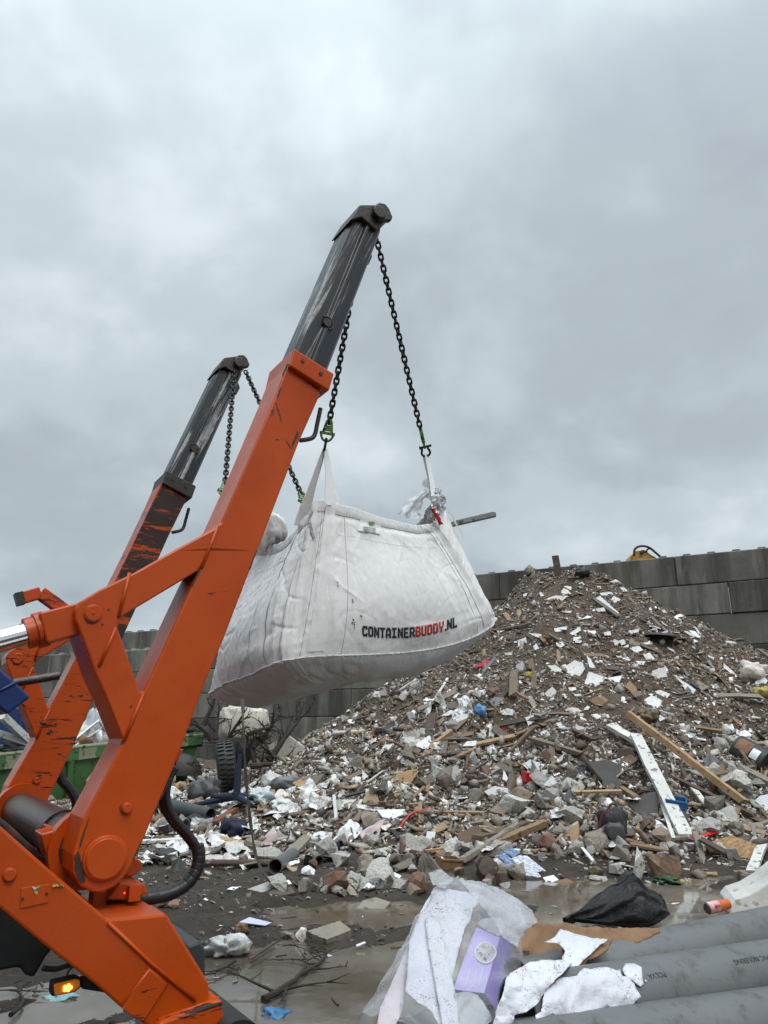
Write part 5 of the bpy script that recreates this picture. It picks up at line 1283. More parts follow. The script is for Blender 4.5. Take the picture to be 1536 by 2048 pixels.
drape('pink_cloth', 'pale pink cloth draped under the big grey rock', 'cloth', 'l', [(295, 945), (500, 840), (450, 990), (355, 1075)], M_PINK, .05, .10, .55)
hose_px('red_hose', 'thin dark red hose curving up from the ground', 'hose', 'l', [(608, 955), (650, 895), (720, 830), (860, 798)], 9, M_RED, .06)
slab('wooden_box_side', 'brown broken wooden drawer lying at the foot of the heap', 'drawer', 'l', [(1055, 960), (1140, 910), (1210, 880), (1310, 990), (1270, 1060), (1105, 1080)], .05, M_BOARD, nmix=.55, lift=.12)
beam('thin_stick', 'thin straight tan stick lying level at the foot of the heap', 'stick', 'l', (808, 1145), (1072, 1106), 18, .8, M_TAN, .08)
slab('white_red_paper', 'white paper with a dark red side curled on the mud', 'paper', 'l', [(478, 1290), (560, 1240), (625, 1272), (600, 1310)], .006, M_PAPER, nmix=.5)
slab('cardboard_piece', 'brown cardboard piece at the edge of the puddle', 'cardboard', 'm', [(503, 780), (560, 765), (665, 815), (570, 842)], .012, M_CARD, nmix=.4, lift=.06)
slab('painted_card', 'green and yellow painted card floating at the puddle edge', 'card', 'm', [(352, 822), (400, 785), (512, 790), (490, 832), (410, 852)], .008, simple('green_yellow_card', (.10, .17, .07), (.42, .38, .12), 3.2, .5, speck=(.03, .07, .03), sp_scale=6, sp_th=.58, bump=.1), nmix=.35, lift=.04)
slab('paper_scrap', 'small white paper scrap in the puddle beside the brown cardboard', 'paper', 'm', [(555, 846), (600, 842), (620, 862), (580, 872)], .004, M_PAPER, nmix=.3)
slab('pale_sliver', 'long pale sliver floating in the brown puddle', 'sliver', 'm', [(425, 888), (520, 884), (515, 892), (440, 898)], .006, M_PAPER, nmix=.2, lift=.02)
slab('corrugated_strip', 'grey ribbed strip lying flat in the brown puddle', 'strip', 'p', [(1370, 1787), (1388, 1792), (1364, 1834), (1350, 1833)], .01, M_GREY, nmix=.2, lift=.03)
slab('brown_lath', 'brown lath lying in the water right of the black bag', 'lath', 'm', [(1060, 955), (1070, 948), (1222, 970), (1222, 976)], .02, M_DKW, nmix=.2, lift=.04)
slab('sunken_board', 'ochre board half under the brown puddle water', 'board', 'm', [(985, 812), (1120, 805), (1130, 822), (1000, 830)], .01, M_TAN, nmix=.15, lift=.01)
for i_, (pl, m_, lb_) in enumerate([([(190, 690), (226, 665), (348, 765), (325, 795)], 'p', 'leftmost printed brochure of the fanned stack at the foot of the heap'), ([(232, 655), (262, 636), (372, 745), (350, 778)], 'd', 'dark blue brochure second in the fanned stack'), ([(296, 668), (342, 650), (440, 755), (395, 782)], 'p', 'pale printed brochure in the middle of the fanned stack'), ([(345, 655), (372, 655), (478, 740), (440, 756)], 'p', 'pale brochure at the right end of the fanned stack'), ([(255, 632), (300, 615), (342, 640), (305, 664)], 'd', 'blue and white brochure at the back of the fanned stack')]):
    g = NT('brochure_print%d' % i_)
    dk = g.noise(26, 2, .5, g.co((1, 1, 6)))
    g.pbr(g.ramp(dk, [(.46, (.60, .61, .66)), (.52, (.26, .28, .36))] if m_ == 'p' else [(.40, (.04, .09, .22)), (.60, (.10, .16, .30)), (.64, (.5, .5, .55))]), .45)
    slab('brochure', lb_, 'brochure', 'm', pl, .022, g.m, nmix=.5, lift=.10+.03*i_)
slab('brochure_page', 'white loose page at the lower end of the fanned brochures', 'page', 'm', [(448, 760), (500, 748), (525, 772), (470, 790)], .004, M_PAPER, nmix=.4, lift=.07)

# rocks and blocks one can tell apart
for (fr, x, y, w, h, m, bx, lb_) in [
 ('l', 985, 525, 190, 180, M_CONC, 0, 'pale smooth boulder in the middle of the lower left slope'), ('l', 380, 860, 205, 150, M_CONC, 0, 'big rounded grey rock above the pink cloth'),
 ('m', 505, 385, 100, 90, M_CONC, 1, 'pale concrete block with a chipped hollow on the lower slope'), ('m', 590, 475, 130, 85, M_CONC, 1, 'smooth grey concrete block under the short level batten'),
 ('m', 25, 285, 70, 110, M_CONC, 0, 'pale grey rounded chunk at the left of the dotted tile'), ('m', 1030, 705, 170, 130, M_BRICK, 1, 'large brown stone block standing at the puddle edge'),
 ('m', 922, 705, 75, 155, M_CONC, 1, 'tall narrow grey block left of the large brown stone'), ('m', 830, 662, 100, 78, M_CONC, 1, 'grey concrete lump below the backpack'), ('m', 815, 728, 95, 60, M_CONC, 0, 'flat grey stone in front of the grey concrete lump'),
 ('m', 1280, 522, 135, 82, M_CONC, 0, 'dark grey rock left of two pale rocks at the right'), ('m', 1310, 470, 120, 45, M_CONC, 1, 'flat whitish concrete block above the dark grey rock'), ('m', 1395, 530, 80, 75, M_CONC, 0, 'pale rock right of the dark grey rock'), ('m', 1490, 515, 80, 55, M_CONC, 0, 'pale rock at the right border under the white sheet'), ('m', 1470, 462, 70, 50, M_CONC, 0, 'small grey rock above the pale rock at the right border'),
 ('m', 1030, 575, 110, 95, M_BRICK, 0, 'brown round stone at the foot of the white beam'), ('m', 580, 325, 90, 70, M_CONC, 1, 'grey block beside a bright red strip'), ('m', 595, 250, 70, 65, M_CONC, 1, 'grey block above another grey block on the slope'), ('m', 470, 290, 60, 50, M_CONC, 1, 'small pale block right of the red plastic box'), ('m', 350, 375, 130, 100, M_BRICK, 0, 'brown crumbly lump below the red plastic box'),
 ('m', 380, 455, 85, 60, M_CONC, 0, 'grey boulder left of the smooth concrete block'), ('m', 480, 600, 110, 90, M_BRICK, 0, 'brown dirt clod right of the brown beam'), ('m', 545, 545, 90, 60, M_CONC, 1, 'dirty grey block under the smooth concrete block'), ('m', 180, 720, 110, 95, M_DKW, 0, 'dark round stump left of the brochures'), ('m', 710, 735, 78, 45, M_MOSS, 0, 'pale green stone at the end of the white rods'), ('m', 725, 780, 105, 35, M_CONC, 1, 'flat white grey slab at the puddle edge'),
 ('l', 160, 1160, 170, 90, M_CONC, 1, 'white grey broken block behind the flat mud at the left foot'), ('l', 350, 1190, 135, 130, M_CONC, 0, 'grey rounded rock right of the white grey broken block'), ('l', 570, 1150, 110, 100, M_CONC, 0, 'brown grey rock in the row at the left foot'), ('l', 470, 1115, 105, 75, M_CONC, 1, 'whitish rock with a tan side in the row'), ('l', 620, 1072, 85, 70, M_CONC, 1, 'grey cube shaped rock at the left foot'), ('l', 705, 1010, 105, 95, M_PLAS, 1, 'white porous lump behind the cube shaped rock'), ('l', 922, 1180, 90, 90, M_PLAS, 0, 'round cream stone left of the wooden drawer'), ('l', 685, 1150, 95, 80, M_CONC, 0, 'grey rock left of the black pot'), ('l', 1290, 1235, 190, 170, M_DKW, 0, 'dark brown ball shaped clod next to the brochures'), ('l', 845, 1090, 60, 50, M_PLAS, 0, 'small white lump under the narrow printed slip'),
 ('p', 670, 1769, 52, 42, M_BRICK, 1, 'square brown stone block on the mud'), ('p', 703, 1771, 34, 28, M_MOSS, 0, 'mossy green stone touching the square brown stone'), ('p', 682, 1788, 40, 13, M_CONC, 0, 'thin pale stone in front of the square brown stone'), ('p', 618, 1744, 34, 19, M_PLAS, 0, 'white crumbly lump by the short grey pipe'), ('p', 628, 1776, 20, 16, M_CONC, 1, 'small cream block left of the square brown stone'), ('p', 758, 1766, 30, 28, M_CONC, 0, 'grey stone on the curled white paper'), ('p', 835, 1770, 48, 40, M_BRICK, 0, 'brown clod behind the plastic wrapped roll'), ('p', 602, 1874, 26, 30, M_PLAS, 0, 'white crumbly rock at the edge of the water'), ('p', 574, 1877, 36, 18, M_CONC, 0, 'flat tan stone beside the white crumbly rock'), ('p', 740, 1778, 24, 12, M_PLAS, 0, 'tiny white stone on the mud by the curled paper'), ('p', 325, 1811, 26, 16, M_BRICK, 1, 'small red brown brick bit behind the rear of the truck'), ('p', 345, 1812, 28, 14, M_BRICK, 1, 'flat red brown brick bit next to another brick bit'), ('p', 183, 1996, 15, 10, M_PLAS, 0, 'small cream stone in the water near the marker lamp')]:
    rock('stone_block' if bx else 'loose_rock', lb_, 'rock', fr, x, y, w, h, m, bool(bx))
slab('concrete_slab', 'cut grey concrete slab at the end of the trailing strap', 'slab', 'a', [(705, 1290), (860, 1235), (878, 1278), (725, 1345)], .07, M_CONC, nmix=.25, lift=.10)
slab('concrete_slab', 'broken tan slab touching the cut grey slab', 'slab', 'a', [(810, 1332), (890, 1275), (990, 1272), (1016, 1308), (900, 1330)], .06, M_BOARD, nmix=.25, lift=.07)
slab('flat_stone', 'flat grey six sided stone on the mud left of the plastic roll', 'stone', 'g', [(950, 375), (1000, 310), (1080, 290), (1172, 320), (1130, 365), (1000, 374)], .04, M_CONC, nmix=.25, lift=.07)
slab('flat_plate', 'muddy grey plate in front of the flat six sided stone', 'plate', 'g', [(1010, 345), (1040, 362), (1150, 395), (1290, 400), (1302, 465), (1020, 487)], .03, M_SLATE, nmix=.2, lift=.04, jag=.5)
slab('kerb_slab', 'broken kerb slab with a white edge sticking out of the puddle', 'slab', 'g', [(650, 500), (860, 435), (930, 490), (780, 550)], .09, M_CONC, nmix=.2, lift=.13, jag=.5)
slab('lilac_paper', 'pale lilac paper lying flat on the wet mud', 'paper', 'g', [(240, 442), (305, 412), (440, 446), (400, 463)], .004, simple('lilac_paper', (.55, .55, .72), (.50, .50, .66), 4, .4, bump=0), nmix=.12, lift=.045)
slab('printed_paper', 'small printed paper behind the broken kerb slab', 'paper', 'g', [(805, 425), (915, 408), (908, 436), (830, 441)], .004, M_PAPER, nmix=.2, lift=.08)
slab('printed_paper', 'white paper scrap right of the end of the trailing strap', 'paper', 'a', [(893, 1235), (975, 1228), (997, 1250), (920, 1264)], .004, M_PAPER, nmix=.3)
slab('printed_paper', 'small white paper scrap alone on the mud left of the cut slab', 'paper', 'a', [(595, 1285), (625, 1270), (670, 1272), (640, 1290)], .004, M_PAPER, nmix=.2)
slab('curled_paper', 'white curled paper lying under a grey stone on the mud', 'paper', 'g', [(965, 240), (980, 190), (1060, 205), (1095, 240), (1010, 256)], .004, M_PAPER, nmix=.4)
slab('white_chip', 'small white chip at the edge of the brown water left of the plastic roll', 'chip', 'g', [(958, 582), (1010, 562), (1020, 568), (965, 592)], .01, M_PAPER, nmix=.2)
clot('crumpled_plastic', 'crumpled dirty white plastic bag lying in the mud behind the truck', 'plastic bag', 'g', 150, 625, 230, 110, M_SHEET, .6, n=18)
clot('crumpled_plastic', 'upper crumpled white plastic fold beside the dirty plastic bag', 'plastic bag', 'g', 230, 570, 130, 80, M_SHEET, .6)
clot('foil_wrapper', 'crumpled silver foil wrapper in the water', 'wrapper', 'g', 270, 760, 140, 45, M_SHEET, .55)
clot('brown_clod', 'small brown clod right of the foil wrapper', 'clod', 'g', 420, 785, 65, 40, M_MOSS, .35)
clot('leaf_litter', 'brown crumpled leaves on the mud left of the broken kerb slab', 'leaf litter', 'g', 250, 495, 100, 60, M_CARD, .5)
beam('thin_plank', 'dark thin plank with one end in the water', 'plank', 'g', (305, 732), (462, 622), 24, .3, M_DKW, .06)
beam('twig_bit', 'short dark stick floating between plank and branch', 'stick', 'g', (468, 682), (532, 674), 12, .6, M_DKW, .03)
clot('blue_film', 'torn bright blue plastic film in the water at the bottom', 'plastic film', 'g', 460, 1025, 190, 70, simple('bright_blue_film', (.06, .24, .48), (.03, .15, .34), 9, .3, bump=.4), .55)
clot('blue_film', 'pale turquoise plastic film in the water behind the marker lamp', 'plastic film', 'p', 122, 2000, 66, 16, simple('turquoise_film', (.24, .42, .44), (.18, .34, .36), 6, .3), .4)
hose_px('white_ribbed_rod', 'thin white speckled rod lying in the water beneath the truck frame', 'rod', 'p', [(115, 2052), (225, 1998)], 4, M_WHW, .03)

# household things
def box_thing(name, label, cat, fr, x, y, w, h, dpt, mat, rot=0., tilt=0., lift=0., open_top=True, th=.014):
    (px, py), = X(fr, (x, y)); s = FR[fr][2]; foot = hit(px, py+h*s*.45); dep = (foot-CAM).dot(FWD); W, Hh, Dd = w*s*dep/FPX, h*s*dep/FPX, dpt
    M = Matrix.Rotation(rot, 3, 'Z') @ Matrix.Rotation(tilt, 3, 'Y') @ Matrix.Rotation(tilt*.7, 3, 'X'); ax, ay, az = M @ Vector((1, 0, 0)), M @ Vector((0, 1, 0)), M @ Vector((0, 0, 1))
    c = foot+Vector((0, Dd*.3, Hh*.40+lift)); mb = MB()
    mb.box(c-az*(Hh/2-th/2), ax, ay, az, W/2, Dd/2, th/2)
    for sx in (-1, 1): mb.box(c+ax*sx*(W/2-th/2), ax, ay, az, th/2, Dd/2, Hh/2-.001)
    for sy in (-1, 1): mb.box(c+ay*sy*(Dd/2-th/2), ax, ay, az, W/2-th, th/2, Hh/2-.002)
    for sy in (-1, 1): mb.box(c+ay*sy*(Dd/2)+az*(Hh/2-th), ax, ay, az, W/2+th*.6, th*.7, th*.8)
    o = mb.build(name, mat, loc=tuple(c), bevel=.004); return tag(o, label, cat)
box_thing('red_box', 'bright red plastic box under a white plaster piece on the lower slope', 'plastic box', 'm', 398, 280, 78, 48, .22, M_RED, .2, .12)
box_thing('blue_crate', 'blue plastic crate wedged behind the foot of the long white beam', 'crate', 'm', 1110, 430, 95, 95, .35, M_BLU, -.35, .15)
box_thing('black_box', 'small black box left of the dotted tile', 'box', 'l', 1192, 605, 82, 55, .16, M_BLACK, .3, .1)
box_thing('black_pot', 'black plant pot on the mud at the foot of the heap', 'pot', 'l', 775, 1160, 62, 85, .12, M_BLACK, .1, .05)
box_thing('cardboard_tray', 'small brown cardboard tray behind the plastic roll', 'cardboard tray', 'p', 898, 1728, 44, 22, .22, M_CARD, .3, .1)
def pot(name, label, cat, fr, x, y, w, h, mat, ax=(.8, -.4, .3)):
    (px, py), = X(fr, (x, y)); s = FR[fr][2]; c = hit(px, py); dep = (c-CAM).dot(FWD); r = h*s*dep/FPX/2; L = w*s*dep/FPX; a = Vector(ax).normalized(); mb = MB(); c = c+Vector((0, 0, r*.7))
    N = 20; mb.tube([c-a*L/2, c+a*L/2], [r*.8, r], N, cap=False); mb.tube([c-a*L/2+a*.01, c+a*L/2], [r*.72, r*.9], N, cap=False)
    mb.f += [tuple(range(N))[::-1]]+[(N+k, N+(k+1) % N, 3*N+(k+1) % N, 3*N+k) for k in range(N)]; mb.m += [0]*(N+1)
    o = mb.build(name, mat, loc=tuple(c), smooth='auto'); return tag(o, label, cat)
pot('blue_pot', 'dark blue plant pot lying on its side at the left foot of the heap', 'pot', 'l', 125, 1085, 95, 75, M_NAVY)
pot('pipe_socket', 'short black pipe socket standing next to a grey socket', 'pipe socket', 'a', 1092, 1135, 50, 55, M_BLACK, (.3, -.3, 1))
pot('pipe_socket', 'grey pipe socket right of the short black socket', 'pipe socket', 'a', 1150, 1135, 60, 58, M_DGREY, (.5, -.8, .2))
hose_px('short_grey_pipe', 'short cut grey pipe lying on the mud', 'pipe', 'a', [(890, 1190), (1000, 1115)], 46, M_GPIPE, .07, hollow=True)
hose_px('dark_pipe', 'long dark grey drain pipe with its open end beside the red brown board', 'pipe', 'a', [(90, 810), (490, 905)], 40, M_DGREY, .16, hollow=True)
hose_px('ribbed_pipe', 'grey ribbed drain hose with a dark opening', 'drain hose', 'a', [(200, 935), (340, 940)], 48, simple('dull_grey_pvc', (.16, .165, .165), (.10, .10, .10), 8, .5), .08, hollow=True, ribs=7)
clot('jeans', 'crumpled dark blue cloth on the debris left of the trailing strap', 'cloth', 'a', 640, 915, 160, 105, M_NAVY, .45)
clot('grey_bag', 'grey brown crumpled sack in front of the tyre tread', 'sack', 'a', 455, 690, 190, 125, M_DARK, .4)
mb = MB(); c = hit(*X('a', (290, 640))[0])+Vector((0, .2, .25)); v = []; f = []
for j in range(9):
    for k in range(24): t = 2*math.pi*k/24; u = j/8*math.pi/2; v.append(c+Vector((.42*math.cos(u)*math.cos(t), .42*math.cos(u)*math.sin(t)*.7, .42*math.sin(u)-.1)))
for j in range(8): f += [(j*24+k, j*24+(k+1) % 24, (j+1)*24+(k+1) % 24, (j+1)*24+k) for k in range(24)]
mb.add(v, f); tag(mb.build('black_dome', M_RUB, loc=tuple(c), smooth=True), 'black rubber dome behind the near arm beside the green skip', 'dome lid')
clot('tan_sack', 'tan and green lump below the black dome', 'sack', 'a', 300, 660, 90, 55, M_TAN, .3)
drape('white_sheet', 'pale pointed cloth standing up behind the trailing strap', 'cloth', 'a', [(770, 1015), (885, 908), (925, 1005), (800, 1065)], M_PINK, .05, .12, .6, seed=9)
# tyre tread
def tyre():
    c = hit(*X('a', (560, 720))[0])+Vector((0, .1, .0)); t = thing('old_tyre', 'old black tyre with deep tread standing on edge among the branches', 'tyre', c)
    R0, w = .47, .30; ce = c+Vector((.0, .2, .50)); ax = Vector((.96, .22, .16)).normalized(); e1 = ax.cross(Vector((0, 0, 1))).normalized(); e2 = ax.cross(e1)
    prof = [(-w/2, R0*.62), (-w/2-.02, R0*.85), (-w/2+.02, R0*.97), (0, R0), (w/2-.02, R0*.97), (w/2+.02, R0*.85), (w/2, R0*.62), (w/2-.03, R0*.62), (-w/2+.03, R0*.62)]
    N = 40; v = [ce+ax*a+(e1*math.cos(2*math.pi*k/N)+e2*math.sin(2*math.pi*k/N))*r for (a, r) in prof for k in range(N)]; m = len(prof)
    f = [(j*N+k, j*N+(k+1) % N, ((j+1) % m)*N+(k+1) % N, ((j+1) % m)*N+k) for j in range(m) for k in range(N)]
    mb = MB(); mb.add(v, f); mb.build('tyre_body', M_RUB, t, smooth='auto')
    mb = MB()
    for k in range(36):
        an = 2*math.pi*k/36; e = e1*math.cos(an)+e2*math.sin(an); tg = ax.cross(e)
        for s_ in (-1, 1): mb.box(ce+e*(R0+.008)+ax*s_*w*.24+tg*(.012*s_), ax, tg, e, w*.2, .017, .020)
    mb.build('tread', M_RUB, t)
tyre()
clot('black_refuse_bag', 'small black refuse bag hanging over the old tyre', 'refuse bag', 'a', 685, 460, 120, 190, M_BLKB, .3, sink=.0)
OB = bpy.data.objects
for k_, (dz, dy) in {'black_refuse_bag': (.75, .2)}.items(): OB[k_].location.z += 0
# upturned star base of an office chair
def star():
    c = hit(*X('a', (650, 790))[0])+Vector((0, 0, .18)); t = thing('chair_base', 'dark navy star base of a broken office chair with one leg pointing up', 'chair base', c)
    mb = MB(); mb.tube([c-Vector((0, .05, .05)), c+Vector((0, -.05, .06))], .07, 12); mb.build('hub', M_NAVY, t, smooth='auto')
    for (dx, dy, dz) in ((.02, 0, .62), (-.62, -.1, -.12), (.5, .1, -.06), (-.3, -.3, .02), (.30, -.35, -.1)):
        mb = MB(); d = Vector((dx, dy, dz)); mb.tube([c, c+d*.5, c+d], [.062, .05, .028], 8); mb.build('leg', M_NAVY, t, smooth='auto')
star()
def backpack():
    (px, py), = X('m', (810, 545)); c = hit(px, py+28)+Vector((0, .1, .22)); t = thing('backpack', 'dark grey worn backpack slumped on the foot of the heap below the roofing sheets', 'backpack', c)
    dep = (c-CAM).dot(FWD); s = dep/FPX
    lump('pack_body', None, None, tuple(c), 27*s, 20*s, 30*s, simple('dark_pack_cloth', (.022, .024, .028), (.045, .044, .046), 9, .8, speck=(.09, .08, .065), sp_scale=12, sp_th=.62, bump=.5), 5, 0, None, 20, .26, parent=t, boxy=.55)
    lump('front_pocket', None, None, tuple(c+Vector((-.02, -20*s, -9*s))), 19*s, 8*s, 15*s, M_DARK, 7, 0, None, 12, .2, parent=t, boxy=.55)
    mb = MB()
    mb.ribbon(bez([c+Vector((x*s, y*s, z*s)) for x, y, z in ((-26, -8, -26), (-32, -12, -5), (-24, -14, 20), (-10, -10, 32))], 6), .022, Vector((1, .4, 0)).normalized(), th=.008)
    mb.build('strap', simple('dark_red_webbing', (.22, .012, .018), (.15, .01, .014), 6, .7, bump=.2), t, smooth='auto')
    mb = MB(); mb.tube(bez([c+Vector((x*s, y*s, z*s)) for x, y, z in ((-8, -4, 30), (-4, -5, 39), (6, -5, 39), (9, -4, 30))], 5), .014, 8); mb.build('handle', M_DARK, t, smooth='auto')
backpack()
drape('white_rag', 'white rag thrown over the top of the backpack', 'rag', 'm', [(735, 478), (800, 420), (842, 440), (760, 480)], M_SHEET, .05, .18, .6, seed=12)
def drum():
    A, Bq = [hit(*p)+Vector((0, .0, .02)) for p in X('m', (1385, 150), (1530, 235))]; t = thing('drum', 'black cylinder with a brown top lying on the right slope', 'drum', A)
    d = (Bq-A).normalized(); mb = MB(); mb.tube([A, Bq], .23, 24); mb.build('drum_shell', M_RUB, t, smooth='auto')
    u = d.cross(Vector((0, 0, 1))).normalized(); w = u.cross(d)
    for nm, a0, a1, m_, x0, x1 in (('brown_band', .3, 1.2, M_CARD, .1, .55), ('white_band', .2, .9, M_SHEET, .60, .85)):
        v = []
        for k in range(9):
            an = a0+(a1-a0)*k/8
            for x in (x0, x1): v.append(A+(Bq-A)*x+(u*math.cos(an)+w*math.sin(an))*.236)
        obj(nm, v, [(k*2, k*2+1, k*2+3, k*2+2) for k in range(8)], m_, t)
drum()
# black refuse bag in the puddle
def refuse():
    c = gp(1296, 1888); dep = (c-CAM).dot(FWD); s = dep/FPX; c = c+Vector((0, .42, .17)); t = None
    o = lump('refuse_bag', 'shiny black refuse bag lying in the brown puddle', 'refuse bag', (c.x, c.y, c.z), 84*s, 66*s, 40*s, M_BLKB, 31, 0, None, 56, .055)
    me = o.data
    for v in me.vertices:
        x, y, z = v.co
        # tied end drawn out to the left, peak to the right of the middle, flat bottom
        q = x/(80*s)
        if q < -.35: k = (-.35-q)/.65; v.co.z = z*(1-.72*min(1, k))-.10*min(1, k); v.co.y = y*(1-.7*min(1, k)); v.co.x = x-.20*k
        v.co.z += .10*math.exp(-((q-.12)/.25)**2)*(z > 0)
        if q > .3: v.co.z *= 1-.18*(q-.3)
        an = math.atan2(z, y); v.co.z += .018*math.sin(x*26+3*math.sin(an*3)+an*5)*(z > -.05); v.co.y += .014*math.sin(an*13+x*8)
        if v.co.z < -.18: v.co.z = -.18
refuse()
# basin with odds and ends at the right border
def basin():
    c = gp(1515, 1842); t = thing('white_basin', 'white translucent plastic basin at the right border behind the pipes', 'basin', c)
    P = [(1463, 1835), (1459, 1812), (1470, 1798), (1500, 1788), (1530, 1770), (1560, 1745), (1600, 1740), (1610, 1840)]
    cc = c+Vector((.2, .2, .25)); n = (Vector((-.15, -1, .25))).normalized(); top = [on_plane(x, y, cc, n) for x, y in P]; bk = [p+Vector((.05, .30, .05)) for p in top]
    N = len(P); mb = MB(); mb.add(top+bk, [tuple(range(N)), ]+[(i, i+N, (i+1) % N+N, (i+1) % N) for i in range(N)])
    o = mb.build('basin_shell', M_SHEET, t, bevel=.012)
basin()
box_thing('brick_piece', 'brown brick lying in front of the white basin', 'brick', 'p', 1522, 1812, 48, 20, .2, M_BRICK, -.1, 0, .22, th=.05)
clot('yellow_ball', 'small bright yellow lump at the foot of the white basin', 'plastic lump', 'p', 1495, 1826, 17, 10, simple('bright_yellow', (.62, .55, .02), (.55, .48, .02), 5, .5), .15, sink=-1.6)
clot('blue_bit', 'small blue bit inside the white basin', 'plastic bit', 'p', 1532, 1800, 16, 12, M_BLUF, .3, sink=-2.5)
def carton():
    c = gp(1428, 1838)+Vector((0, 0, .09)); dep = (c-CAM).dot(FWD); s = dep/FPX; t = thing('crushed_can', 'crushed white and red can lying in the puddle with an orange half', 'can', c)
    a = Vector((.95, .25, .12)).normalized(); mb = MB(); mb.tube([c-a*13*s, c-a*5*s, c+a*13*s], [10*s, 11.5*s, 11*s], 18); mb.build('can_body', simple('white_red_print', (.62, .60, .58), (.50, .03, .03), 9, .4, speck=(.03, .03, .03), sp_scale=14, sp_th=.6, bump=.2), t, smooth='auto')
    mb = MB(); mb.tube([c-a*15*s, c-a*12*s], [9*s, 10.6*s], 18); mb.build('can_rim', M_DARK, t, smooth='auto')
    mb = MB(); mb.tube([c+a*13*s, c+a*24*s, c+a*38*s], [11.5*s, 10*s, 9*s], 18); mb.build('orange_half', M_ORG, t, smooth='auto')
carton()
slab('orange_tub', 'small orange plastic tub at the right end of the brown cardboard', 'tub', 'm', [(998, 1005), (1020, 975), (1062, 995), (1050, 1012)], .05, simple('pale_orange_plastic', (.55, .20, .10), (.50, .16, .08), 5, .4), nmix=.5, lift=.1)
clot('yellow_wrapper', 'yellow and white wrapper floating beside green leaves', 'wrapper', 'm', 1140, 790, 60, 24, M_YEL, .4)
clot('green_leaves', 'dark green ivy leaves in the water in front of the brown stone', 'ivy leaves', 'm', 1035, 778, 130, 34, simple('ivy_green', (.012, .045, .014), (.03, .08, .025), 30, .5, bump=.5), .7, n=20)
# ------------------------------------------------------------------ scattered pieces: the larger ones are things of their own
def mesh_of(v, f, mat, name, smooth=False):
    me = bpy.data.meshes.new(name); me.from_pydata([tuple(p) for p in v], [], [tuple(q) for q in f]); me.materials.append(mat); me.update(); return me
def flake(seed, k, th):
    r = random.Random(seed); a0 = r.random()*6.28; P = []
    for i in range(k): t = a0+6.283*(i+r.uniform(-.32, .32))/k; q = r.uniform(.55, 1.05); P.append((q*math.cos(t), q*math.sin(t)*r.uniform(.55, .95)))
    bz = [r.uniform(-.08, .08) for _ in P]
    v = [(x, y, th/2+b) for (x, y), b in zip(P, bz)]+[(x*1.04, y*1.04, -th/2+b) for (x, y), b in zip(P, bz)]
    f = [(0, i, i+1) for i in range(1, k-1)]+[(k, k+i+1, k+i) for i in range(1, k-1)]+[(i, k+i, k+(i+1) % k, (i+1) % k) for i in range(k)]
    return v, f
def stick(seed, wr, hr):
    r = random.Random(seed); v = []; n = 3
    for k in range(n+1):
        t = -1+2*k/n; w = wr*r.uniform(.85, 1.1); h = hr*r.uniform(.85, 1.1); o = r.uniform(-.03, .03); e = (k in (0, n))
        for (i, j) in ((-1, -1), (1, -1), (1, 1), (-1, 1)): v.append((t+(r.uniform(-.12, .12) if e else 0), i*w+o, j*h+o*.6))
    f = [(k*4+i, k*4+(i+1) % 4, k*4+4+(i+1) % 4, k*4+4+i) for k in range(n) for i in range(4)]+[(3, 2, 1, 0), (n*4, n*4+1, n*4+2, n*4+3)]
    return v, f
def crumpled(seed, n=7):
    v = []; 
    for j in range(n+1):
        for i in range(n+1):
            x, y = -1+2*i/n, -1+2*j/n; e = .3*float(vn(x*3+seed, y*3, seed))
            v.append((x*(.9+e), y*(.7+e), .55*float(vn(x*1.4+seed, y*1.4, seed+3))*2+.3*abs(float(vn(x*3, y*3+seed, seed+5)))*2))
    return v, [(j*(n+1)+i, j*(n+1)+i+1, (j+1)*(n+1)+i+1, (j+1)*(n+1)+i) for j in range(n) for i in range(n)]
KIND = {}
def variants(nm, gen, n, mat): KIND[nm] = [mesh_of(*gen(i), mat, nm) for i in range(n)]
variants('plaster_shard', lambda i: flake(300+i, 4+i % 4, .10), 14, M_PLAS)
variants('concrete_chunk', lambda i: rough_rock(11 if i % 2 else 16, i % 3 != 0, 400+i, 2, .15), 14, M_CONC)
variants('brick_fragment', lambda i: rough_rock(12, True, 500+i, 1, .06), 8, M_BRICK)
variants('wood_piece', lambda i: stick(600+i, .10+.05*(i % 3), .05+.02*(i % 2)), 10, M_WOOD)
variants('board_scrap', lambda i: flake(700+i, 4+i % 3, .08), 10, M_BOARD)
variants('dark_scrap', lambda i: flake(800+i, 4+i % 3, .06), 8, M_DARK)
variants('grey_scrap', lambda i: flake(900+i, 4+i % 3, .06), 8, M_GREY)
variants('pale_scrap', lambda i: crumpled(i+1), 10, M_SHEET)
def zone(x, y, z):
    if x < -.6 and y > 11: return 'left debris field'
    if z > 2.9: return 'upper slope'
    if z > 1.2: return 'middle slope'
    return 'foot'
ZT = {'left debris field': 'in the debris below the branches', 'upper slope': 'on the upper slope of the rubble heap', 'middle slope': 'on the middle slope of the rubble heap', 'foot': 'at the foot of the rubble heap'}
def surf_frame(x, y, tilt, r, spin=None):
    n = nrm_at(Vector((x, y, 0))); n = (n+Vector((r.gauss(0, tilt), r.gauss(0, tilt), r.gauss(0, tilt)))).normalized()
    a = r.uniform(0, 6.283) if spin is None else spin
    u = n.orthogonal().normalized(); w = n.cross(u); e = u*math.cos(a)+w*math.sin(a); return Matrix((e, n.cross(e), n)).transposed()
RR = random.Random(5)
def visible_pos(px0, px1, py0, py1):
    for _ in range(60):
        px, py = RR.uniform(px0, px1), RR.uniform(py0, py1); p = hit(px, py)
        if p.y > 24 or (p-WP).dot(WN) < .25: continue
        return p
    return None
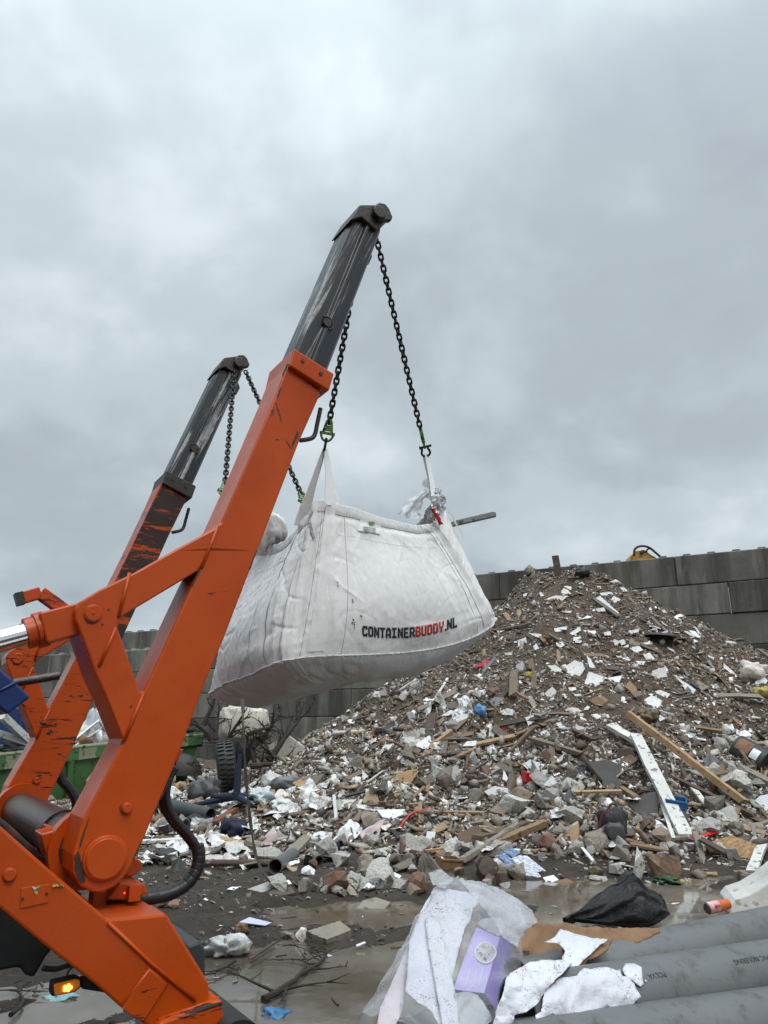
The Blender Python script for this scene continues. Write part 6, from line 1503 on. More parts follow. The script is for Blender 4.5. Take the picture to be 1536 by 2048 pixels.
def place(kind, n, areas, smin, smax, txt, cat, tilt=.25, sink=.0, flat=1., fz=1.):
    out = 0
    for _ in range(n):
        ar = RR.choices(areas, weights=[a[4] for a in areas])[0]; p = visible_pos(*ar[:4])
        if p is None: continue
        z_ = zone(p.x, p.y, p.z)
        if p.z < .25 and Hcone(p.x, p.y) < .05 and apron(p.x, p.y) < .05: z_ = 'foot'
        s = smin*(smax/smin)**(RR.random()**1.6)
        o = bpy.data.objects.new(kind, RR.choice(KIND[kind])); COL.objects.link(o)
        M = surf_frame(p.x, p.y, tilt, RR).to_4x4()
        sc = Vector((s*RR.uniform(.8, 1.2), s*RR.uniform(.65, 1.1)*flat, s*RR.uniform(.7, 1.1)*fz))
        o.rotation_euler = M.to_euler(); o.scale = sc; o.location = p+Vector((0, 0, s*sink+.012)); ORI[o] = p
        tag(o, txt % ZT[z_], cat, '%ss %s' % (cat, ZT[z_])); out += 1
    return out
UP = (980, 1400, 1165, 1330); UPR = (1200, 1530, 1230, 1420); MID = (820, 1530, 1330, 1560); LFL = (640, 1000, 1380, 1560); FOOT = (640, 1530, 1540, 1720); LEFT = (285, 660, 1570, 1740); FR2 = (560, 1050, 1690, 1790)
place('plaster_shard', 190, [UP+(2,), UPR+(1.5,), MID+(3,), LFL+(1.5,), FOOT+(1,)], .05, .17, 'jagged white plaster bit scattered %s', 'plaster bit', .28)
place('concrete_chunk', 215, [FOOT+(5,), FR2+(2.2,), LFL+(1.2,), LEFT+(.7,), MID+(.7,)], .05, .20, 'rough grey lump of broken concrete lying %s', 'concrete lump', .5, .25, 1., .8)
place('brick_fragment', 70, [FOOT+(2,), MID+(1,), LFL+(1,), FR2+(1,), UP+(.6,)], .05, .12, 'dull red or brown brick fragment lying %s', 'brick fragment', .5, .2, .8)
place('wood_piece', 280, [FOOT+(3,), MID+(2,), LFL+(1.5,), LEFT+(1.5,), UP+(.7,)], .10, .48, 'splintered brown wood piece lying %s', 'wood piece', .22, .06)
place('board_scrap', 190, [FOOT+(2.5,), MID+(2,), LFL+(1.5,), LEFT+(1,), UP+(.5,)], .07, .24, 'flat brown board scrap lying %s', 'board scrap', .35, .06)
place('grey_scrap', 140, [FOOT+(2.5,), MID+(1.6,), LFL+(1.5,), LEFT+(1,)], .07, .24, 'flat grey sheet scrap lying %s', 'sheet scrap', .4, .08)
place('dark_scrap', 80, [FOOT+(2.5,), MID+(1,), LFL+(1,), LEFT+(2,)], .07, .24, 'flat blackish scrap lying %s', 'dark scrap', .4, .08)
place('pale_scrap', 190, [FOOT+(1,), LEFT+(5,), LFL+(1,), (285, 470, 1690, 1720, 1.2)], .07, .27, 'crumpled pale plastic or paper scrap lying %s', 'plastic scrap', .4, .2, 1., .5)

# ------------------------------------------------------------------ fine rubble: far too many to count
def fine_rubble():
    def tris(v, f):
        t = []
        for q in f:
            for i in range(1, len(q)-1): t.append((q[0], q[i], q[i+1]))
        return np.array(v, float), np.array(t, int)
    VAR = {'flake': [tris(*flake(20+i, 4+i % 3, .22)) for i in range(10)], 'stick': [tris(*stick(40+i, .16+.06*(i % 3), .10)) for i in range(8)], 'lump': [tris(*hull(7+i % 3, True, 60+i)) for i in range(14)]}
    rng = np.random.default_rng(3)
    N = 95000
    # spread over the heap and debris field, thinning on the bare mud
    x = rng.uniform(-8.6, 12.5, N*3); y = rng.uniform(6.2, 19.8, N*3)
    hc = Hcone(x, y); ap = apron(x, y); d = np.clip((hc+ap)*3.0, 0, 1)
    foot = np.exp(-np.maximum(0, 9.9-y)/.8)*.35*(fbm(x*.8, y*.8, 12, 3) > -.1)
    clear = (fbm(x*.9+4, y*.9, 91, 3) > .30)*(hc > 1.8)*.75          # patches of bare dirt high up
    pr = np.where(d > .3, d, foot)*(1-clear)*np.clip(1.5-.55*sst(11, 17, y), .3, 1.5)*np.where(np.abs(x) < np.maximum(2., y*.56), 1, .25)
    wl = (x-WP.x)*WN.x+(y-WP.y)*WN.y
    keep = (rng.random(len(x)) < pr*.75) & (wl > .05)
    x = x[keep][:N]; y = y[keep][:N]; n = len(x); z = H(x, y); nn = Hn(x, y); low = z < 1.6
    low = low & (Hcone(x, y) < 2.2)
    u = rng.random(n); size = .010+.030*u**2.4+.075*(rng.random(n) < .07)*rng.random(n)**1.5; size = size*np.where(low, 1.35, 1.0)
    kd = rng.choice(3, n, p=[.42, .15, .43])
    pal = {0: np.array([(.15, .115, .083), (.215, .178, .138), (.10, .075, .053), (.36, .33, .285), (.68, .67, .65), (.26, .215, .165), (.50, .475, .435), (.175, .14, .105), (.065, .056, .048), (.26, .165, .095), (.80, .80, .80)]),
           1: np.array([(.16, .10, .06), (.09, .06, .042), (.27, .18, .10), (.20, .16, .12), (.06, .045, .035), (.36, .27, .17), (.40, .38, .34)]),
           2: np.array([(.20, .165, .125), (.28, .245, .20), (.13, .10, .073), (.38, .35, .305), (.16, .12, .087), (.54, .515, .47), (.088, .068, .053), (.20, .125, .085)])}
    nrm = nn+rng.normal(0, .38, (n, 3)); nrm /= np.linalg.norm(nrm, axis=1, keepdims=True)
    a = rng.normal(0, 1, (n, 3)); e1 = np.cross(nrm, a); e1 /= np.linalg.norm(e1, axis=1, keepdims=True); e2 = np.cross(nrm, e1)
    VV = []; TTr = []; CC = []; off = 0
    for ki, nm in enumerate(('flake', 'stick', 'lump')):
        for vi, (v, t) in enumerate(VAR[nm]):
            ids = np.where(kd == ki)[0]; ids = ids[(ids % len(VAR[nm])) == vi]
            if not len(ids): continue
            s = size[ids][:, None, None]*(2.0 if ki == 1 else 1.15 if ki == 0 else .85)
            an = np.stack([rng.uniform(.7, 1.3, len(ids)), rng.uniform(.6, 1.1, len(ids)), rng.uniform(.6, 1.1, len(ids))], -1)[:, None, :]
            L = v[None]*an*s
            W = L[..., 0:1]*e1[ids][:, None]+L[..., 1:2]*e2[ids][:, None]+L[..., 2:3]*nrm[ids][:, None]
            W[..., 0] += x[ids][:, None]; W[..., 1] += y[ids][:, None]; W[..., 2] += (z[ids]+size[ids]*.25)[:, None]
            p = pal[ki]; wts = np.ones(len(p))
            if ki == 0: wts = np.array([1.3, 1.4, 1.0, 1.1, 1.1, 1.2, .9, 1.2, .8, .5, 1.0])
            c = p[rng.choice(len(p), len(ids), p=wts/wts.sum())]*rng.uniform(.75, 1.2, (len(ids), 1))
            c2 = np.array([(.40, .385, .36), (.30, .285, .26), (.52, .505, .48), (.74, .735, .72)])[rng.choice(4, len(ids), p=[.35, .35, .2, .1])]
            gm = (rng.random(len(ids)) < np.where(low[ids], .34, .06)) & (ki != 1); c = np.where(gm[:, None], c2, c)*np.where(z[ids] > 3., .85, 1.)[:, None]
            m = v.shape[0]
            VV.append(W.reshape(-1, 3)); TTr.append((t[None]+(off+np.arange(len(ids))*m)[:, None, None]).reshape(-1, 3)); CC.append(np.repeat(c, m, axis=0)); off += m*len(ids)
    V = np.concatenate(VV); Tt = np.concatenate(TTr); C = np.concatenate(CC)
    me = bpy.data.meshes.new('fine_rubble'); me.vertices.add(len(V)); me.vertices.foreach_set('co', V.ravel().astype(np.float32))
    me.loops.add(Tt.size); me.loops.foreach_set('vertex_index', Tt.ravel().astype(np.int32)); me.polygons.add(len(Tt))
    me.polygons.foreach_set('loop_start', np.arange(0, Tt.size, 3, dtype=np.int32)); me.polygons.foreach_set('loop_total', np.full(len(Tt), 3, np.int32)); me.update(calc_edges=True)
    at_ = me.attributes.new('piece_colour', 'FLOAT_COLOR', 'POINT'); at_.data.foreach_set('color', np.concatenate([C, np.ones((len(C), 1))], 1).ravel().astype(np.float32))
    g = NT('mixed_rubble'); A_ = g.n('ShaderNodeAttribute', attribute_name='piece_colour')
    nz = g.noise(16, 5, .7); col = g.mix(g.ramp(nz, [(.50, 0.), (.66, .75)]), A_.outputs['Color'], (.095, .068, .045))
    me.materials.append(g.pbr(col, .78, 0, g.bump(g.noise(60, 3, .6), .3, .006)))
    o = bpy.data.objects.new('fine_rubble', me); COL.objects.link(o); tag(o, 'fine mixed rubble, splinters and chips covering the heap and its foot', 'rubble', kind='stuff')
fine_rubble()

# small clods and grit on the open mud
def mud_clods():
    rng = np.random.default_rng(9); mb_v = []; mb_f = []
    vs = [hull(8+i % 3, False, 90+i) for i in range(6)]; n = 0
    for k in range(15000):
        x, y = rng.uniform(-5, 6), rng.uniform(2.6, 10.8)
        if abs(x) > y*.6+.5: continue
        z = float(mud(np.array([x]), np.array([y]))[0])
        if z < -.012 or (fbm(np.array([x*1.3]), np.array([y*1.3]), 71, 3)[0] < .02 and rng.random() < .8): continue
        s = .005+.024*rng.random()**4; v, f = vs[k % 6]; o = len(mb_v)
        mb_v += [(x+a*s*1.3, y+b*s*1.2, z+c*s*.8+s*.2) for a, b, c in v]; mb_f += [tuple(i+o for i in q) for q in f]; n += 1
    g = NT('clod_mud'); o = obj('mud_clods', mb_v, mb_f, g.pbr(g.ramp(g.noise(9, 2, .5), [(.35, (.035, .028, .022)), (.5, (.10, .085, .068)), (.64, (.30, .28, .25))]), .7))
    tag(o, 'small clods and grit lying on the wet mud', 'clods', kind='stuff')
mud_clods()
def mud_litter():
    rng = np.random.default_rng(19); V = []; F = []; MI = []; vs = [flake(130+i, 4+i % 3, .08) for i in range(8)]+[stick(150+i, .08, .05) for i in range(4)]
    for k in range(1500):
        x, y = rng.uniform(-4.5, 6), rng.uniform(3., 11)
        if abs(x) > y*.6+.4: continue
        m = float(mud(np.array([x]), np.array([y]))[0]); wet = m < 0
        if wet and rng.random() < .45: continue
        z = max(m, 0)+.006; s = .008+.040*rng.random()**3; v, f = vs[k % 12]; a = rng.uniform(0, 6.28); tl = rng.normal(0, .08 if wet else .3); o = len(V)
        if k % 12 > 7: s *= 1.6
        V += [(x+(p*math.cos(a)-q*math.sin(a))*s, y+(p*math.sin(a)+q*math.cos(a))*s, z+(r+p*tl)*s) for p, q, r in v]; F += [tuple(i+o for i in q) for q in f]; MI += [int(rng.choice(4, p=[.42, .26, .20, .12])) if k % 12 < 8 else 0]*len(f)
    o = obj('mud_litter', V, F, [M_DKW, M_CONC, M_PAPER, M_BOARD], mi=MI); tag(o, 'scattered leaf bits, chips and paper crumbs on mud and puddles', 'litter', kind='stuff')
mud_litter()

# ------------------------------------------------------------------ skip at the left with its load
M_SKIPG = simple('chipped_green_paint', (.045, .135, .035), (.030, .095, .026), 3, .55, speck=(.035, .028, .020), sp_scale=7, sp_th=.60, bump=.25)
def skip():
    A = atY(-30, 1521, 13.2); Bq = atY(402, 1470, 16.0)
    d = (Bq-A); L = d.length; d.normalize(); inn = Vector((-d.y, d.x, 0)); zt = A.z; A.z += .06; t = thing('green_skip', 'green steel waste skip with pale green striped rim, filled with white and foil scrap', 'skip', (A.x, A.y, 0))
    Wd = 1.9; mb = MB(); q = .14
    # tapered tub
    tp = [A, Bq, Bq+inn*Wd, A+inn*Wd]; b0_ = [Vector((p.x, p.y, .12)) for p in tp]
    b0_ = [b0_[0]+d*.5+inn*q, b0_[1]-d*.35+inn*q, b0_[2]-d*.35-inn*q, b0_[3]+d*.5-inn*q]
    mb.add(tp+b0_, [(0, 1, 5, 4), (1, 2, 6, 5), (2, 3, 7, 6), (3, 0, 4, 7), (4, 5, 6, 7)]); mb.build('tub', M_SKIPG, t)
    # rim band with alternating paint
    n = 13
    rm = MB()
    for k in range(n):
        s0, s1 = k/n, (k+1)/n; a, b = A+d*L*s0, A+d*L*s1; o = -inn*.05
        rm.add([a+o, b+o, b+o-Vector((0, 0, .24)), a+o-Vector((0, 0, .24)), a+inn*.03, b+inn*.03, b-Vector((0, 0, .24)), a-Vector((0, 0, .24))], [(0, 1, 2, 3), (0, 4, 5, 1), (3, 2, 6, 7)], k % 2)
    for k in range(5):
        a, b = Bq+inn*Wd*k/5, Bq+inn*Wd*(k+1)/5; o = d*.05
        rm.add([a+o, b+o, b+o-Vector((0, 0, .24)), a+o-Vector((0, 0, .24)), a, b], [(0, 1, 2, 3), (0, 4, 5, 1)], k % 2)
    rm.tube([A-inn*.03+Vector((0, 0, .01)), Bq-inn*.03+d*.03+Vector((0, 0, .01)), Bq+inn*Wd+Vector((0, 0, .01))], .035, 8, 1)
    rm.build('rim', [M_SKIPG, simple('pale_green_stripe', (.22, .23, .14), (.14, .17, .09), 5, .6, speck=(.05, .04, .03), sp_scale=8, sp_th=.55, bump=.3)], t)
    for s in (.16, .36, .58, .80):
        m2 = MB(); p = A+d*L*s; m2.box(p-Vector((0, 0, .72))+inn*.06-inn*.06, d, inn, Vector((0, -.12, 1)).normalized(), .05, .05, .47); m2.build('rib', M_SKIPG, t, bevel=.01)
    return A, d, inn, L, zt
SKA, SKD, SKI, SKL, SKZ = skip()
M_FOIL = simple('crinkled_foil', (.45, .46, .48), (.62, .63, .65), 9, .3, .6, bump=.8, bscale=16)
for i, (s, w, hh, ww, m, nm, lb_) in enumerate([(.45, .5, .22, .5, M_SHEET, 'white_scrap', 'white plastic scrap heaped in the green skip'), (.51, .4, .34, .40, M_FOIL, 'foil_scrap', 'large crinkled silver foil standing up in the green skip'), (.57, .6, .24, .5, M_SHEET, 'white_scrap', 'smooth white sheet lying right of the foil in the green skip'), (.53, .22, .18, .26, M_GREY, 'grey_disc', 'grey curved plate in front of the foil in the green skip'), (.42, .2, .10, .24, M_CARD, 'brown_scrap', 'brown crumpled scrap at the rim of the green skip'), (.9, .7, .10, .6, M_DARK, 'dark_scrap_heap', 'dark scrap in the right end of the green skip'), (.25, .7, .1, .7, M_DARK, 'dark_scrap_heap', 'dark scrap in the left end of the green skip')]):
    c = SKA+SKD*SKL*s+SKI*(w+.15)+Vector((0, 0, hh*.2)); lump(nm, lb_, 'scrap', (c.x, c.y, c.z), ww, ww*.7, hh*1.5, m, 60+i, 0, None, 14, .45)
mb = MB(); c = SKA+SKD*SKL*.46+SKI*.2
for (p, q) in (((-.5, -.02), (.15, .42)), ((-.45, .10), (.35, -.05)), ((.15, .42), (.5, .50)), ((.1, .40), (.45, .02)), ((.5, .5), (.55, .1)), ((-.3, .0), (.2, .25))):
    mb.tube([c+SKD*p[0]+Vector((0, 0, p[1])), c+SKD*q[0]+SKI*.1+Vector((0, 0, q[1]))], .022, 6)
tag(mb.build('foil_strips', M_FOIL, loc=tuple(c), smooth='auto'), 'bent silver foil strips and thin frame poking out of the green skip', 'foil strips')
# blue container further left with white window profiles
def blue_bin():
    p0 = atY(-120, 1560, 16.5); t = thing('blue_container', 'dark blue steel container standing behind the far orange arm at the left border', 'container', (p0.x, p0.y, 0)); mb = MB()
    c = atY(-40, 1500, 17.5); c.z = 1.05; mb.box(c, Vector((.94, .34, 0)), Vector((-.34, .94, 0)), ZZ, 1.15, .8, 1.05); mb.build('container_body', M_BLUE, t, bevel=.03)
    mb = MB()
    for k in range(4): mb.box(c+Vector((.94, .34, 0))*(-.8+.55*k)+Vector((.34, -.94, 0))*.84, Vector((.94, .34, 0)), Vector((-.34, .94, 0)), ZZ, .05, .05, 1.0)
    mb.build('rib', M_BLUE, t, bevel=.01)
blue_bin()
for i, (p, q, w, lb_) in enumerate([((14, 1441), (52, 1477), .13, 'upper white window profile sticking out beside the blue container'), ((-20, 1462), (46, 1483), .12, 'lower white window profile sticking out beside the blue container')]):
    A, Bq = atY(*p, 13.6), atY(*q, 14.2); d = (Bq-A).normalized(); sd = d.cross(ZZ).normalized(); mb = MB(); L = (Bq-A).length
    mb.box((A+Bq)/2, d, sd, sd.cross(d), L*.75, .05, w/2); mb.box((A+Bq)/2-sd*.06, d, sd, sd.cross(d), L*.72, .012, w/6); tag(mb.build('window_profile', M_WHW, loc=tuple(A), bevel=.006), lb_, 'window profile')
c = hit(262, 1596); lump('white_tarp', 'crumpled off white tarp on the ground in front of the green skip', 'tarp', (c.x, c.y, c.z+.3), .75, .4, .45, M_FOAM, 21, 0, None, 18, .4)

# ------------------------------------------------------------------ dead branches
M_BARK = simple('dark_bark', (.020, .014, .010), (.040, .029, .019), 9, .85, speck=(.06, .07, .03), sp_scale=10, sp_th=.66, bump=.6)
def branch(name, label, cat, root, tip, r0, seed, kids=3, depth=2, twig=.55, group=None, mat=None, zmin=None, flat=1., tmin=.008):
    r = random.Random(seed); mb = MB()
    def grow(p, d, L, rad, lev):
        pts = [p]; n = max(4, int(L/.12)); dd = d.normalized()
        for k in range(n):
            dd = (dd+Vector((r.gauss(0, .13), r.gauss(0, .13), r.gauss(0, .11)*flat))).normalized(); q = pts[-1]+dd*L/n
            if zmin is not None and q.z < zmin: q.z = zmin+abs(r.gauss(0, .01))
            pts.append(q)
        mb.tube(pts, [rad*(1-.72*k/n) for k in range(n+1)], 6 if lev else 8)
        if lev < depth:
            for _ in range(kids+(lev == 0)*2):
                k = r.randint(max(1, n//4), n); o = Vector((r.gauss(0, 1), r.gauss(0, 1), r.gauss(0, .8)*flat)); d2 = (dd*1.0+o*.75).normalized(); grow(pts[k], d2, L*r.uniform(.3, twig), max(rad*(1-.7*k/n)*.6, tmin), lev+1)
    grow(Vector(root), Vector(tip)-Vector(root), (Vector(tip)-Vector(root)).length, r0, 0)
    o = mb.build(name, mat or M_BARK, loc=tuple(root), smooth='auto'); return tag(o, label, cat, group)
def bpx(a, b, Ya, Yb): (p,), (q,) = X('b', a), X('b', b); return atY(*p, Ya), atY(*q, Yb)
for i, (a, b, ya, yb, r0, k, lb_) in enumerate([
    ((560, 420), (560, 130), 15.2, 15.4, .05, 3, 'thin dead branch rising straight up right of the near arm'), ((640, 460), (790, 150), 15.2, 15.0, .045, 3, 'dead branch leaning right with its twig end crossing the white strap'), ((520, 430), (390, 190), 15.3, 15.3, .05, 4, 'gnarled dead branch leaning left toward the near arm'), ((455, 300), (510, 20), 15.6, 15.6, .055, 2, 'thick dead branch standing just beside the orange arm'),
    ((1010, 600), (1290, 260), 14.8, 15.2, .075, 4, 'thick dark branch slanting up right over the white board'), ((870, 500), (1140, 230), 15.0, 15.4, .06, 6, 'bushy dead branch in front of the foam block'), ((830, 380), (1060, 260), 15.0, 15.0, .045, 6, 'dense twiggy branch at the right of the foam block'), ((1240, 690), (920, 470), 14.6, 14.9, .06, 3, 'long dark branch lying across the white board'), ((860, 650), (1200, 700), 14.5, 14.6, .06, 4, 'dead branch lying low in front of the white board'), ((1120, 230), (1110, 110), 15.4, 15.5, .035, 2, 'upright twig at the top of the branch pile'), ((1240, 300), (1310, 60), 15.6, 15.8, .03, 2, 'very thin twig reaching up near the right of the branch pile'), ((900, 640), (860, 380), 14.8, 15.0, .05, 7, 'bushy twig bundle right of the old tyre'), ((950, 820), (1000, 520), 14.6, 15.0, .04, 5, 'mossy twig bundle below the thick dark branch'), ((1180, 690), (1420, 620), 14.4, 14.6, .05, 3, 'dead branch reaching right toward the heap'), ((330, 620), (450, 660), 14.5, 14.3, .04, 4, 'dead twigs lying in front of the right end of the green skip'), ((760, 640), (690, 760), 14.4, 14.2, .03, 5, 'fine dead twigs hanging beside the old tyre')]):
    A, Bq = bpx(a, b, ya, yb); branch('dead_branch', lb_, 'branch', A, Bq, r0*1.0, 200+i, k+1, 2, .6, 'dead branches heaped before the block wall')
for (fr, a, b, r0, sd, lb_) in [('g', (388, 948), (960, 722), .022, 401, 'forked dead branch lying in the puddle'), ('g', (615, 792), (870, 628), .016, 402, 'twiggy branch lying behind the forked branch'), ('p', (20, 2040), (85, 1985), .014, 403, 'dead twig on the mud below the truck at the left border'), ('p', (470, 1930), (425, 1955), .010, 404, 'thin twig lying in the mud near the crumpled plastic')]:
    (p,), (q,) = X(fr, a), X(fr, b); A, Bq = gp(*p), gp(*q); A.z = Bq.z = .025
    branch('fallen_branch', lb_, 'branch', A, Bq, r0, sd, 3, 2, .5, None, zmin=.012, flat=.10, tmin=.005)
c = atY(*X('b', (800, 290))[0], 15.8); lump('foam_block', 'dirty off white foam block behind the dead branches', 'foam block', tuple(c), .50, .3, .34, M_FOAM, 8, .3, None, 20, .16, boxy=.45)
A = [atY(*p, 15.6) for p in X('b', (1010, 470), (1180, 390), (1410, 560), (1290, 650), (1060, 640))]
v = A+[p+Vector((.02, .10, 0)) for p in A]; tag(obj('white_board', v, [(0, 1, 2, 3, 4), (9, 8, 7, 6, 5)]+[(i, i+5, (i+1) % 5+5, (i+1) % 5) for i in range(5)], M_FOAM, loc=tuple(A[0])), 'large dirty white board leaning behind the dead branches', 'board')
clot('grey_plastic_fold', 'grey folded plastic sheet between the branches and the heap', 'plastic sheet', 'b', 1160, 800, 240, 120, M_GREY, .35)
clot('clear_plastic_lump', 'whitish crumpled plastic left of the grey folded sheet', 'plastic film', 'b', 1030, 790, 170, 130, M_SHEET, .35)
clot('pale_blue_plastic', 'pale blue crumpled plastic film spread right of the white strap', 'plastic film', 'b', 950, 920, 200, 90, simple('pale_blue_film', (.45, .53, .56), (.36, .44, .47), 8, .4, bump=.5), .6)
clot('white_red_bag', 'white plastic bag with a red print on the left debris', 'plastic bag', 'b', 1110, 985, 160, 100, simple('white_red_film', (.60, .60, .60), (.55, .54, .54), 5, .45, speck=(.45, .05, .07), sp_scale=6, sp_th=.66, bump=.5), .5)
clot('dark_sack', 'black sack behind the ribbed drain hose', 'sack', 'a', 420, 860, 160, 70, M_BLKB, .3)
clot('black_tub', 'black crushed tub among paper scraps at the rear of the truck', 'tub', 'a', 225, 1080, 150, 66, M_RUB, .3)
slab('white_folded_card', 'white bent card standing on the mud right behind the near arm', 'card', 'a', [(70, 1130), (130, 1065), (180, 1085), (110, 1140)], .006, M_PAPER, nmix=.5, lift=.08)
slab('white_upright_sheet', 'white sheet standing upright right behind the near arm', 'sheet', 'a', [(80, 960), (120, 875), (135, 970), (110, 975)], .006, M_PAPER, nmix=.8, lift=.05)

# ------------------------------------------------------------------ digger arm behind the wall
def digger():
    M_DY = simple('yellow_machine_paint', (.50, .27, .025), (.40, .20, .02), 5, .4, speck=(.06, .04, .02), sp_scale=9, sp_th=.66, bump=.1)
    Yd = 21.5; P = [(1256, 1136), (1262, 1112), (1272, 1102), (1290, 1099), (1300, 1108), (1320, 1119), (1345, 1125), (1345, 1150), (1256, 1150)]
    A = [atY(x, y, Yd) for x, y in P]; n = len(A); t = thing('excavator', 'yellow excavator arm elbow with a black hose showing above the block wall', 'excavator', tuple(A[-1])); mb = MB()
    mb.add(A+[p+Vector((0, .5, 0)) for p in A], [tuple(range(n)), tuple(range(n, 2*n))[::-1]]+[(i, i+n, (i+1) % n+n, (i+1) % n) for i in range(n)]); arm = mb.build('boom', M_DY, t, bevel=.02)
    mb = MB(); c = atY(1284, 1105, Yd-.02); mb.tube([c, c+Vector((0, -.08, 0))], .055, 16); mb.build('pivot_pin', M_CAST, arm)
    mb = MB(); mb.tube(bez([atY(x, y, Yd-.1) for x, y in ((1268, 1112), (1270, 1098), (1282, 1092), (1298, 1095), (1312, 1106), (1326, 1118))], 6), .035, 8); mb.tube(bez([atY(x, y, Yd-.05) for x, y in ((1292, 1104), (1298, 1097), (1310, 1104), (1324, 1119))], 6), .025, 8); mb.build('hose', M_HOSE, t, smooth=True)
    mb = MB(); q = [atY(x, y, Yd-.03) for x, y in ((1264, 1131), (1272, 1120), (1278, 1121), (1272, 1133))]; mb.add(q, [(0, 1, 2, 3)]); mb.build('warning_sticker', simple('red_white_sticker', (.6, .05, .03), (.7, .7, .7), 14, .5, bump=0), arm)
    mb = MB(); q0, q1 = atY(1330, 1121, Yd), atY(1364, 1116, Yd); mb.tube([q0, q1], .03, 8); mb.build('rod', M_CAST, t)
    # the rest of the machine stands behind the wall
    b = A[-1].copy(); mb = MB(); mb.box(Vector((b.x+1.6, b.y+2.4, 1.3)), Vector((1, 0, 0)), Vector((0, 1, 0)), ZZ, 1.4, 1.5, 1.0); mb.box(Vector((b.x+1., b.y+2.4, 2.5)), Vector((1, 0, 0)), Vector((0, 1, 0)), ZZ, .6, .7, .6); mb.build('upper_body', M_DY, t, bevel=.1)
    mb = MB(); mb.tube([Vector((b.x+1., b.y+1.2, 2.2)), A[-2]+Vector((0, .25, .1))], .22, 10); mb.build('main_boom', M_DY, t)
    mb = MB()
    for s in (-1, 1): mb.box(Vector((b.x+1.6, b.y+2.4+s*1.1, .3)), Vector((1, 0, 0)), Vector((0, 1, 0)), ZZ, 1.7, .25, .35)
    mb.build('track', M_RUB, t, bevel=.1)
digger()
# ------------------------------------------------------------------ foreground: pipes, cardboard, torn wallpaper and the wrapped roll
def bearer():
    t = MB(); t.box(Vector((1.05, 1.72, .36)), Vector((.96, .28, 0)), Vector((-.28, .96, 0)), ZZ, 1.35, .50, .36)
    o = t.build('concrete_bearer', M_CONC, loc=(1.05, 1.72, 0), bevel=.02); tag(o, 'low grey concrete block carrying the grey pipes and the plastic roll', 'concrete block')
bearer()
def pipe_mat():
    g = NT('grey_sewer_pipe')
    col = g.ramp(g.noise(2.5, 6, .6), [(.3, (.100, .104, .105)), (.7, (.135, .140, .142))])
    col = g.mix(g.ramp(g.noise(13, 6, .75), [(.52, 0.), (.66, .85)]), col, (.060, .052, .040))
    mp = g.co((1, 1, 1)); s = g.noise(1., 4, .7, g.co((5, 40, 40), rot=(0, 0, .2)))
    col = g.mix(g.ramp(s, [(.64, 0.), (.68, .5)]), col, (.07, .07, .066))
    return g.pbr(col, .42, 0, g.bump(g.noise(30, 5, .7), .15, .004))
M_PIPE = pipe_mat()
PR = .095
def pipe(label, y_l, y_r, d_l, d_r, xl, xr, pxl, pxr, wall=.006):
    """upper edge of the pipe passes (pxl,y_l) and (pxr,y_r) in the photo"""
    def cen(px, py, d): return at(px, py+PR*FPX/d*1.0, d)
    A, Bq = cen(pxl, y_l, d_l), cen(pxr, y_r, d_r); ax = (Bq-A).normalized()
    def cut(px): # extend to a photo column
        u = 0
        for k in range(60):
            P = A+ax*u; q = P-CAM; x = 768+FPX*q.x/q.dot(FWD); u += (px-x)/FPX*q.dot(FWD)*.8
        return A+ax*u
    P0, P1 = cut(xl), cut(xr); t = thing('sewer_pipe', label, 'pipe', tuple(P0), 'grey pipes stacked in front')
    mb = MB(); N = 48; mb.tube([P0, P1], PR, N, cap=False); mb.tube([P0, P1], PR-wall, N, cap=False)
    for e in (0, 1): mb.f += [(e*N+k, e*N+(k+1) % N, 2*N+e*N+(k+1) % N, 2*N+e*N+k) for k in range(N)]; mb.m += [0]*N
    mb.build('pipe_wall', M_PIPE, t, smooth='auto'); return t, P0, P1, ax
pipe('rearmost grey sewer pipe, partly under the brown cardboard', 1867, 1822, 2.42, 2.62, 1040, 1720, 1318, 1536)
pt2, PA, PB, PAX = pipe('middle grey sewer pipe with printed lettering and torn wallpaper on it', 1921, 1889, 2.16, 2.34, 1035, 1720, 1318, 1536)
pipe('front grey sewer pipe cut off by the bottom of the picture', 2016, 1987, 1.98, 2.12, 1000, 1720, 1318, 1536)
# print on the middle pipe, upside down for the camera
def pipe_text(body, px, py, hgt, bold=.01):
    v, f = text_tris(body, bold); w = max(p[0] for p in v)
    D = dirpx(px, py).normalized(); m = (CAM-PA)-PAX*(CAM-PA).dot(PAX); dd = D-PAX*D.dot(PAX)
    b = m.dot(dd); a = dd.length_squared; c = m.length_squared-PR**2; t = (-b-math.sqrt(max(0, b*b-a*c)))/a; P = CAM+D*t
    r = (P-PA)-PAX*(P-PA).dot(PAX); u0 = (P-PA).dot(PAX); e1 = r.normalized(); e2 = PAX.cross(e1); vv = []
    if e2.z > 0: e2 = -e2       # text up points down the near side: upside down
    sg = -1
    for (x, y) in v:
        th = y*hgt/PR; u = u0+sg*(x-w/2)*hgt; q = (e1*math.cos(th)+e2*math.sin(th))*(PR+.0009); vv.append(PA+PAX*u+q)
    o = obj('printed_lettering', vv, f, M_PRK, pt2); return o
pipe_text('POLVA', 1311, 1946, .021); pipe_text('PVC RIOLERING', 1500, 1915, .021)

